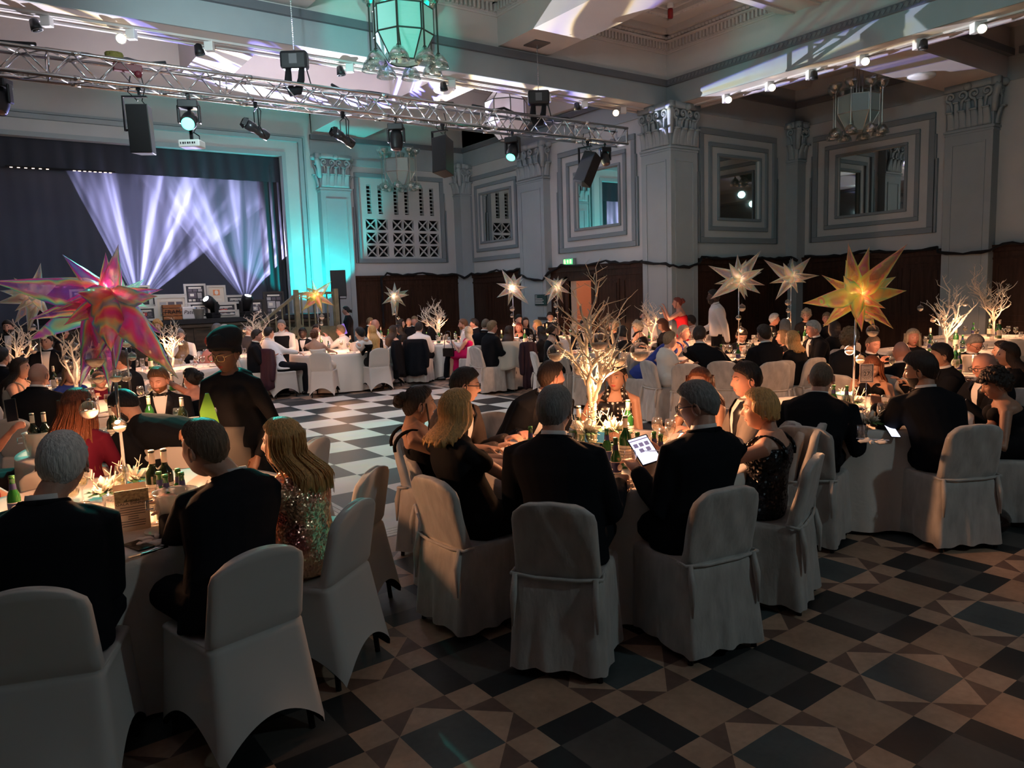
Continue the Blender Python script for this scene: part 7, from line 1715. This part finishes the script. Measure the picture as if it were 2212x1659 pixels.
for px, py, hc_, l in ((468, 700, 'grey', 'grey-haired man in profile at the stage steps table, left one'), (484, 702, 'silver', 'silver-haired man in profile right behind the grey-haired one')):
    sit(px, py, 16.6 if px < 475 else 17.2, 12, l, sex='m', hair='short', hc=hc_, tier=3, face=85, out='shirt' if px < 475 else 'suit')
sit(538, 704, 16.3, 12, 'bald man in a grey suit at the stage steps table, back to us', sex='m', hair='none', sk='fair', suit=grey_m, tier=2, face=35)
# corner of the dance floor
def T4(*a, **k): return sit(a[0], a[1], a[2], 4, a[3], **{**dict(tier=2), **k})
T4(554, 713, 15.5, 'dark-haired man in black at the left of the white-shirted men', sex='m', hair='short', hc='dark', face=75, sk='pink')
T4(580, 708, 14.7, 'man in a white shirt, back to us, left side of the dance floor table', sex='m', out='shirt', hair='short', hc='dark', sk='fair', seat=(4.68, 14.15), face=(6.1, 14.4), clab='white chair with a dark coat over its back, left of the dance floor table')
T4(614, 705, 16.1, 'smiling man in a white shirt and dark tie facing us', sex='m', out='shirt', tie=True, hair='short', hc='brown', sk='pink', face=175)
T4(607, 692, 16.9, 'grey-haired man in a dark waistcoat facing us behind the smiling man', sex='m', out='vest', hair='short', hc='grey', face=175)
T4(653, 709, 16.4, 'dark-skinned man in black behind the star pole', sex='m', hair='short', hc='black', sk='deep', face=180)
T4(683, 702, 16.5, 'man in a white shirt behind the woman with bare shoulders', sex='m', out='shirt', hair='short', hc='dark', sk='tan', face=180)
T4(678, 712, 14.1, 'woman with auburn hair up and bare shoulders in a white dress, back to us', sex='f', out='strapless', dcol='white', hair='updo', hc='auburn', sk='fair', seat=(5.32, 13.62), clab='white chair under the woman in the white dress')
T4(735, 703, 15.5, 'man in a white shirt clapping at the right of the dance floor table', sex='m', out='shirt', hair='short', hc='sandy', sk='pink', face=-85, hands=[(-.06, .38, 1.0), (.02, .38, 1.0)])
T4(777, 708, 14.4, 'dark-haired man in white sleeves and black waistcoat facing left', sex='m', out='vest', hair='short', hc='black', face=-60, seat=(6.75, 14.0), clab='white chair with a black coat over its back, right of the dance floor table')
T4(803, 704, 15.0, 'woman with long blonde hair in black, back to us, near the dance floor', sex='f', out='sleeve', hair='long', hl=.3, hc='blonde', face=-30)
def T5(*a, **k): return sit(a[0], a[1], a[2], 5, a[3], **{**dict(tier=2), **k})
T5(849, 704, 15.6, 'woman with long brown hair and bare arms in black, back to us', sex='f', out='dress', hair='long', hl=.3, hc='brown', sk='fair', face=40)
T5(861, 702, 16.8, 'dark-haired woman in black facing left at the pink tree table', sex='f', out='sleeve', hair='mid', hc='black', face=-110)
T5(905, 697, 16.0, 'man in a white shirt, back to us, black coat over his chair', sex='m', out='shirt', hair='short', hc='dark', seat=(7.63, 14.05), clab='white chair with a black coat hung over it, under the white-shirted man')
T5(1000, 690, 16.9, 'ginger-haired man in a white shirt facing left', sex='m', out='shirt', hair='short', hc='ginger', sk='pink', face=-95, beard='stubble')
T5(1024, 689, 17.4, 'dark-haired man in a black suit facing left beyond the ginger man', sex='m', hair='short', hc='brown', sk='pink', face=-85)
T5(1011, 706, 16.0, 'woman with long pale blonde hair in a magenta dress', sex='f', out='dress', dcol='magenta', hair='long', hl=.34, hc='pale', face=-55)
T5(930, 684, 18.6, 'man in a dark jacket lit teal by the panelling', sex='m', hair='short', hc='brown', face=-80)
def T6(*a, **k): return sit(a[0], a[1], a[2], 6, a[3], **{**dict(tier=3), **k})
T6(810, 690, 18.6, 'bald man in a white shirt left of the grille-wall table', sex='m', out='shirt', hair='none', sk='pink', face=60)
T6(799, 686, 19.2, 'man with cropped fair hair left of the grille-wall table', sex='m', hair='buzz', hc='sandy', sk='pink', face=70)
T6(883, 687, 19.8, 'bald man facing us under the pale green star', sex='m', hair='none', sk='fair', face=175)
T6(895, 684, 19.6, 'young man with short fair hair facing us right of the bald one', sex='m', hair='short', hc='sandy', sk='pink', face=180)
T6(866, 690, 19.4, 'woman with wavy dark hair facing right', sex='f', out='sleeve', hair='mid', hc='brown', face=100)
def T7(*a, **k): return sit(a[0], a[1], a[2], 7, a[3], **{**dict(tier=2), **k})
T7(1049, 689, 14.2, 'balding man in a black velvet jacket, back to us, right of the dance floor', sex='m', hair='buzz', hc='mouse', recede=.2, seat=(7.93, 12.0), clab='white chair under the man in black velvet', face=25)
T7(1063, 694, 15.0, 'fair-haired man seen past the velvet jacket', sex='m', hair='short', hc='sandy', sk='pink', face=60)
T7(1099, 705, 14.5, 'woman with long dark brown hair in black, back to us', sex='f', out='dress', hair='long', hl=.34, hc='brown', sk='tan', face=20, clab='chair with a cream jacket over its back beside the dark-haired woman')
T7(1120, 698, 16.2, 'smiling woman with red hair facing us', sex='f', out='dress', hair='mid', hc='red', sk='pink', face=185)
T7(1160, 692, 15.9, 'blonde woman in black at the right of the pilaster table', sex='f', out='sleeve', hair='mid', hc='blonde', face=-100)
T7(1168, 706, 14.7, 'dark-haired woman in black facing left beside the blonde', sex='f', out='sleeve', hair='long', hc='black', face=-60, sk='tan')
sit(1188, 675, 17.9, 13, 'dark-haired man facing us at the doorway table', sex='m', hair='short', hc='dark', tier=3, face=180)
sit(1120, 680, 17.6, 13, 'man in black behind the red-haired woman', sex='m', hair='short', hc='black', tier=3, face=150)
sit(1134, 686, 17.0, 13, 'smiling dark-haired woman behind the red-haired woman', sex='f', out='sleeve', hair='mid', hc='dark', tier=3, face=160)
def T20(*a, **k): return sit(a[0], a[1], a[2], 20, a[3], **{**dict(tier=2), **k})
T20(1198, 697, 12.6, 'woman in a black halter dress with dark hair in a low bun, facing right', sex='f', out='halter', hair='bun', hc='brown', sk='fair', face=80, tier=1)
T20(1262, 690, 14.2, 'dark-haired guest behind the lit tree', sex='m', hair='short', hc='black', face=170)
T20(1325, 692, 13.9, 'blonde woman behind the lit tree branches', sex='f', out='sleeve', hair='mid', hc='sandy', face=-120)
T20(1344, 705, 12.6, 'woman in black seen past the right branches', sex='f', out='sleeve', hair='bob', hc='dark', face=-40)
for px, py, D_, a_, l in ((1268, 772, 11.9, 5, 'empty white velvet chair right behind the lit tree, left one'), (1225, 768, 12.4, 40, 'white chair with a gathered cover left of the lit tree'), (1378, 762, 11.6, -60, 'white chair with a lace shawl right of the lit tree')):
    p = atd(px, py+40, D_); put_chair('velvet', p.x, p.y, look_rot(a_), l, 'empty white chairs', px)
def T14(*a, **k): return sit(a[0], a[1], a[2], 14, a[3], **{**dict(tier=2), **k})
T14(1391, 671, 15.8, 'bearded man in a tan waistcoat facing us beside the silvery tree', sex='m', out='shirt', hair='short', hc='brown', beard='full', sk='pink', face=180)
T14(1377, 694, 13.9, 'curly blonde woman in glasses and black halter dress facing left', sex='f', out='halter', hair='curly', hc='pale', glasses='slim', face=-50, sk='fair')
T14(1432, 689, 13.9, 'auburn-haired woman looking down at a phone', sex='f', out='sleeve', hair='mid', hc='auburn', face=-100, hp=25)
T14(1492, 682, 14.3, 'man in a white shirt, back to us, before the big pillar', sex='m', out='shirt', hair='short', hc='dark', sk='tan', face=-60)
def T15(*a, **k): return sit(a[0], a[1], a[2], 15, a[3], **{**dict(tier=1), **k})
T15(1447, 718, 10.3, 'woman with short blonde hair in a white dress, side on', sex='f', out='sleeve', sleeves=.4, dcol='white', hair='short', hc='sandy', seat=(7.55, 7.0), face=72)
T15(1477, 704, 11.3, 'smiling blonde woman in a blue dress', sex='f', out='dress', dcol='blue', hair='short', hc='pale', sk='pink', face=130, seat=(8.1, 8.0))
T15(1511, 706, 10.1, 'dark-haired man in black, broad back to us, left of the pale star pole', sex='m', hair='short', hc='dark', seat=(8.0, 6.35), face=28)
T15(1602, 710, 11.9, 'man in a dinner jacket and bow tie looking down, facing us', sex='m', tie='bow', hair='short', hc='dark', hp=30, face=180)
T15(1650, 703, 10.0, 'brown-haired man in a black suit, back to us, right of the pale star pole', sex='m', hair='short', hc='brown', face=-20)
T15(1712, 716, 9.7, 'woman with a shaggy blonde bob in black, back to us', sex='f', out='sleeve', hair='mid', hc='blonde', face=-30)
T15(1691, 714, 10.9, 'blonde woman seen past the shaggy blonde bob', sex='f', out='sleeve', hair='mid', hc='sandy', face=-80)
T15(1757, 694, 10.6, 'grey-haired man in a dinner jacket in profile, facing left', sex='m', tie='bow', hair='short', hc='silver', sk='pink', face=-95, hp=8)
def T16(*a, **k): return sit(a[0], a[1], a[2], 16, a[3], **{**dict(tier=2), **k})
T16(1673, 678, 13.2, 'white-haired woman laughing, facing right', sex='f', out='sleeve', hair='short', hc='white', sk='pink', face=100)
T16(1696, 690, 12.2, 'grey-haired guest, back to us, behind the blonde bob', sex='f', out='sleeve', hair='mid', hc='grey', face=10)
T16(1742, 669, 13.8, 'woman with curly pale hair above the silver-haired man', sex='f', out='sleeve', hair='curly', hc='pale', face=-160)
T16(1786, 676, 13.6, 'fair-haired woman in the shade near the golden star', sex='f', out='sleeve', hair='short', hc='sandy', sk='pink', face=-150)
T16(1802, 694, 12.2, 'dark-haired guest under the golden star, back to us', sex='f', out='sleeve', hair='mid', hc='dark', face=-20)
def T19(*a, **k): return sit(a[0], a[1], a[2], 19, a[3], **{**dict(tier=1), **k})
T19(1836, 711, 8.0, 'woman with wavy grey-blonde hair in black, back to us', sex='f', out='sleeve', hair='curly', hc='sandy', face=45)
T19(1886, 725, 9.3, 'man with a red-lit face resting his chin on his hand', sex='m', hair='buzz', hc='mouse', sk='pink', face=165, hp=10)
T19(1948, 738, 8.0, 'bald man in a black suit, back to us, behind number 27', sex='m', hair='none', sk='pink', face=5, hp=15)
T19(1972, 712, 9.8, 'blonde woman with long hair facing us', sex='f', out='sleeve', hair='long', hc='pale', sk='pink', face=185, lips=1)
T19(2033, 744, 7.9, 'dark-haired man in a black suit in profile facing left, right of the blonde', sex='m', hair='short', hc='dark', sk='tan', face=-80)
sit(2106, 724, 9.3, 19, 'grey-haired man in glasses and bow tie looking down', sex='m', tie='bow', hair='short', hc='grey', glasses='slim', sk='pink', face=170, hp=25, tier=1, chair=True)
sit(2165, 738, 8.8, 19, 'dark-haired woman at the right edge behind the curly-haired one', sex='f', out='sleeve', hair='long', hc='dark', tier=2, face=-60)
for px, py, D_, a_, l in ((1655, 790, 9.6, -5, 'white chair back below the brown-haired man'), (1490, 790, 9.7, 20, 'white chair back below the broad-backed man'), (1700, 830, 6.3, 150, 'cream-covered chair lit warm behind the blonde bob'), (1788, 775, 9.4, -50, 'white chair turned sideways right of the silver-haired man'), (2090, 745, 9.6, 0, 'pale chair by the white tree'), (2180, 745, 9.2, 0, 'pale chair at the right edge')):
    p = atd(px, py+30, D_); put_chair('velvet', p.x, p.y, look_rot(a_), l, 'empty white chairs', px)
# ---- standing people
person(484, 727, 4.9, 188, 'waitress in a black head wrap, gold glasses and black blouse, leaning over', sex='f', out='gown', dcol='black', hair='wrap', hc='black', sk='dark', glasses='big', tier=0, stand=True, lean=.16, hy=6, hp=14, s=1.0, lips=1, hands=[(-.17, .16, .80), (.20, .32, 1.02)], curl=.9)
wt = atd(484, 727, 4.9)+HEAD*.16
m = MB(); m.loft([[V((cos(a)*.215, sin(a)*.165, z)) for a in [k*pi/12 for k in range(24)]] for z in (.55, .75, .98, 1.0)]); tag(m.obj('waist_apron', mat('apron_grey', (.12, .11, .10), .8, bump=.3, bscale=12), smooth=True, loc=(wt.x, wt.y, 0)), 'grey-brown apron tied round the waitress', 'apron')
a = atd(452, 905, 4.65); m = MB(); m.loft([[a+V((x, y, z)) for x, y, z in r_] for r_ in (((-.01, 0, .16), (.01, 0, .16), (.01, .01, .16), (-.01, .01, .16)), ((-.05, 0, .05), (.035, 0, .07), (.035, .012, .07), (-.05, .012, .05)), ((-.05, -.02, -.06), (.06, -.02, -.06), (.06, -.008, -.06), (-.05, -.008, -.06)), ((.0, -.02, -.16), (.07, -.02, -.17), (.07, -.01, -.17), (.0, -.01, -.16)))])
tag(m.obj('green_folder', mat('lime_card', (.16, .42, .05), .5)), 'bright green folder held under the waitress arm', 'folder')
person(747, 662, 18.9, 100, 'woman in black with tied dark hair standing by the pole speaker', sex='f', out='gown', hair='bun', hc='black', tier=2, stand=True, seat=None, lean=.0, face_=0) if False else person(747, 662, 18.9, -95, 'woman in black with tied dark hair standing by the pole speaker', sex='f', out='gown', hair='bun', hc='black', tier=2, stand=True, lean=.02)
person(1463, 643, 14.9, -85, 'woman with red hair in a strapless red dress standing with her arms raised', sex='f', out='strapless', dcol='red', hair='updo', hc='red', sk='pink', tier=1, stand=True, lean=.12, hands=[(-.15, .38, 1.42), (.1, .40, 1.38)])
person(1541, 627, 13.2, -85, 'dark-haired bearded man in a white shirt walking to the left', sex='m', out='shirt', hair='short', hc='black', beard='full', sk='deep', tier=1, stand=True, lean=.08, hands=[(-.25, -.12, .85), (.2, .32, 1.0)], s=1.05)
# ---- coats, bags on the chairs
def coat_on(px, py, D_, a_, mt, label, w_=.44, z1=.94, z0=.20, sd=1):
    p = atd(px, py, D_); rz = look_rot(a_); random.seed(sd); rings = []; n = 40
    for i in range(10):
        f = i/9; z = z1-(z1-z0)*f; ww = w_/2*(.92+.22*f); yb = -.35+.10*f*.3-.05*f; ring = []
        for j in range(n):
            t = j/n*2*pi; x = cos(t)*ww*(1+.05*sin(5*t+sd)*f); y = -.29+sin(t)*(.065+.035*f)*(1+.25*sin(7*t+sd)*f)-.03*f; ring.append(V((x, y, z+(.03*sin(3*t+sd))*f)))
        rings.append(ring)
    m = MB(); m.loft(rings)
    for sg in (-1, 1): m.rtube([V((sg*w_*.48, -.28, z1-.06)), V((sg*w_*.60, -.30, z1-.28)), V((sg*w_*.58, -.33, z1-.55))], [.055, .06, .05], 8)
    tag(m.obj('draped_jacket', mt, smooth=True, loc=(p.x, p.y, 0), rz=rz), label, 'jacket')
seatp = lambda x, y: pix((x, y, .9))
def coat_xy(x, y, face_xy, *a, **k): 
    q = pix((x, y, .9)); dv = V(face_xy)-V((x, y)); ang = math.degrees(-math.atan2(-dv.x, dv.y)-YAW); coat_on(q[0], q[1], q[2], ang, *a, **k)
coat_xy(4.68, 14.15, (6.1, 14.4), mat('plum_coat', (.035, .008, .02), .7), 'dark plum jacket over the chair at the left of the dance floor table')
coat_xy(6.75, 14.0, (6.0, 14.7), suit_m, 'black jacket over the chair at the right of the dance floor table', sd=2)
coat_xy(7.63, 14.05, (8.6, 14.9), suit_m, 'black jacket over the chair of the man in the white shirt, far side', sd=3)
p = atd(1100, 705, 14.5); coat_on(1103, 790, 14.1, 5, mat('cream_jacket', (.55, .52, .45), .7), 'cream jacket over a chair right of the dance floor', sd=4, z0=.45)
coat_on(1138, 790, 13.8, -5, mat('plum_shawl', (.02, .006, .015), .8), 'dark fringed shawl over a chair right of the cream jacket', sd=5, w_=.2, z0=.12)
p = atd(969, 762, 15.9); r_ = empty('shoulder_bag', (p.x, p.y, .55), look_rot(30), 'small black shoulder bag hanging from a white chair', 'bag'); m = MB(); m.box((-.13, -.04, -.02), (.13, .04, .16)); bevel(m.obj('bag_body', shoe_m, r_), .015); m = MB(); m.tube([(-.11, 0, .15), (-.06, 0, .5), (0, 0, .52), (.06, 0, .5), (.11, 0, .15)], .008, 6); m.obj('strap', shoe_m, r_)
p = onz(2150, 1120, .1); r_ = empty('handbag', (p.x, p.y, 0), .4, 'glossy dark handbag lying on the floor at the right edge', 'bag'); m = MB(); m.ball((0, 0, .09), .1, 16, (1.7, 1, .85)); m.obj('bag_body', mat('patent_leather', (.02, .01, .008), .15, bump=.6, bscale=20), r_, True); m = MB(); m.tube([(-.1, 0, .15), (-.06, .03, .24), (.06, .03, .24), (.1, 0, .15)], .01, 6); m.obj('handle', shoe_m, r_)
m = MB(); m.box((-.12, -.005, 0), (.12, .005, .19)); p = atd(1052, 790, 14.0); tag(m.obj('cream_envelope', mat('card_cream', (.7, .62, .5), .6), loc=(p.x, p.y, .5), rz=.3), 'cream card sticking up beside a white chair', 'card')
print('people', NP, 'chairs', CHN)

import re
for o_ in sc.objects:
    if o_.get('label') and not 4 <= len(re.findall(r"[A-Za-z0-9']+", o_['label'])) <= 16: print('LABELLEN', o_.name, o_['label'])
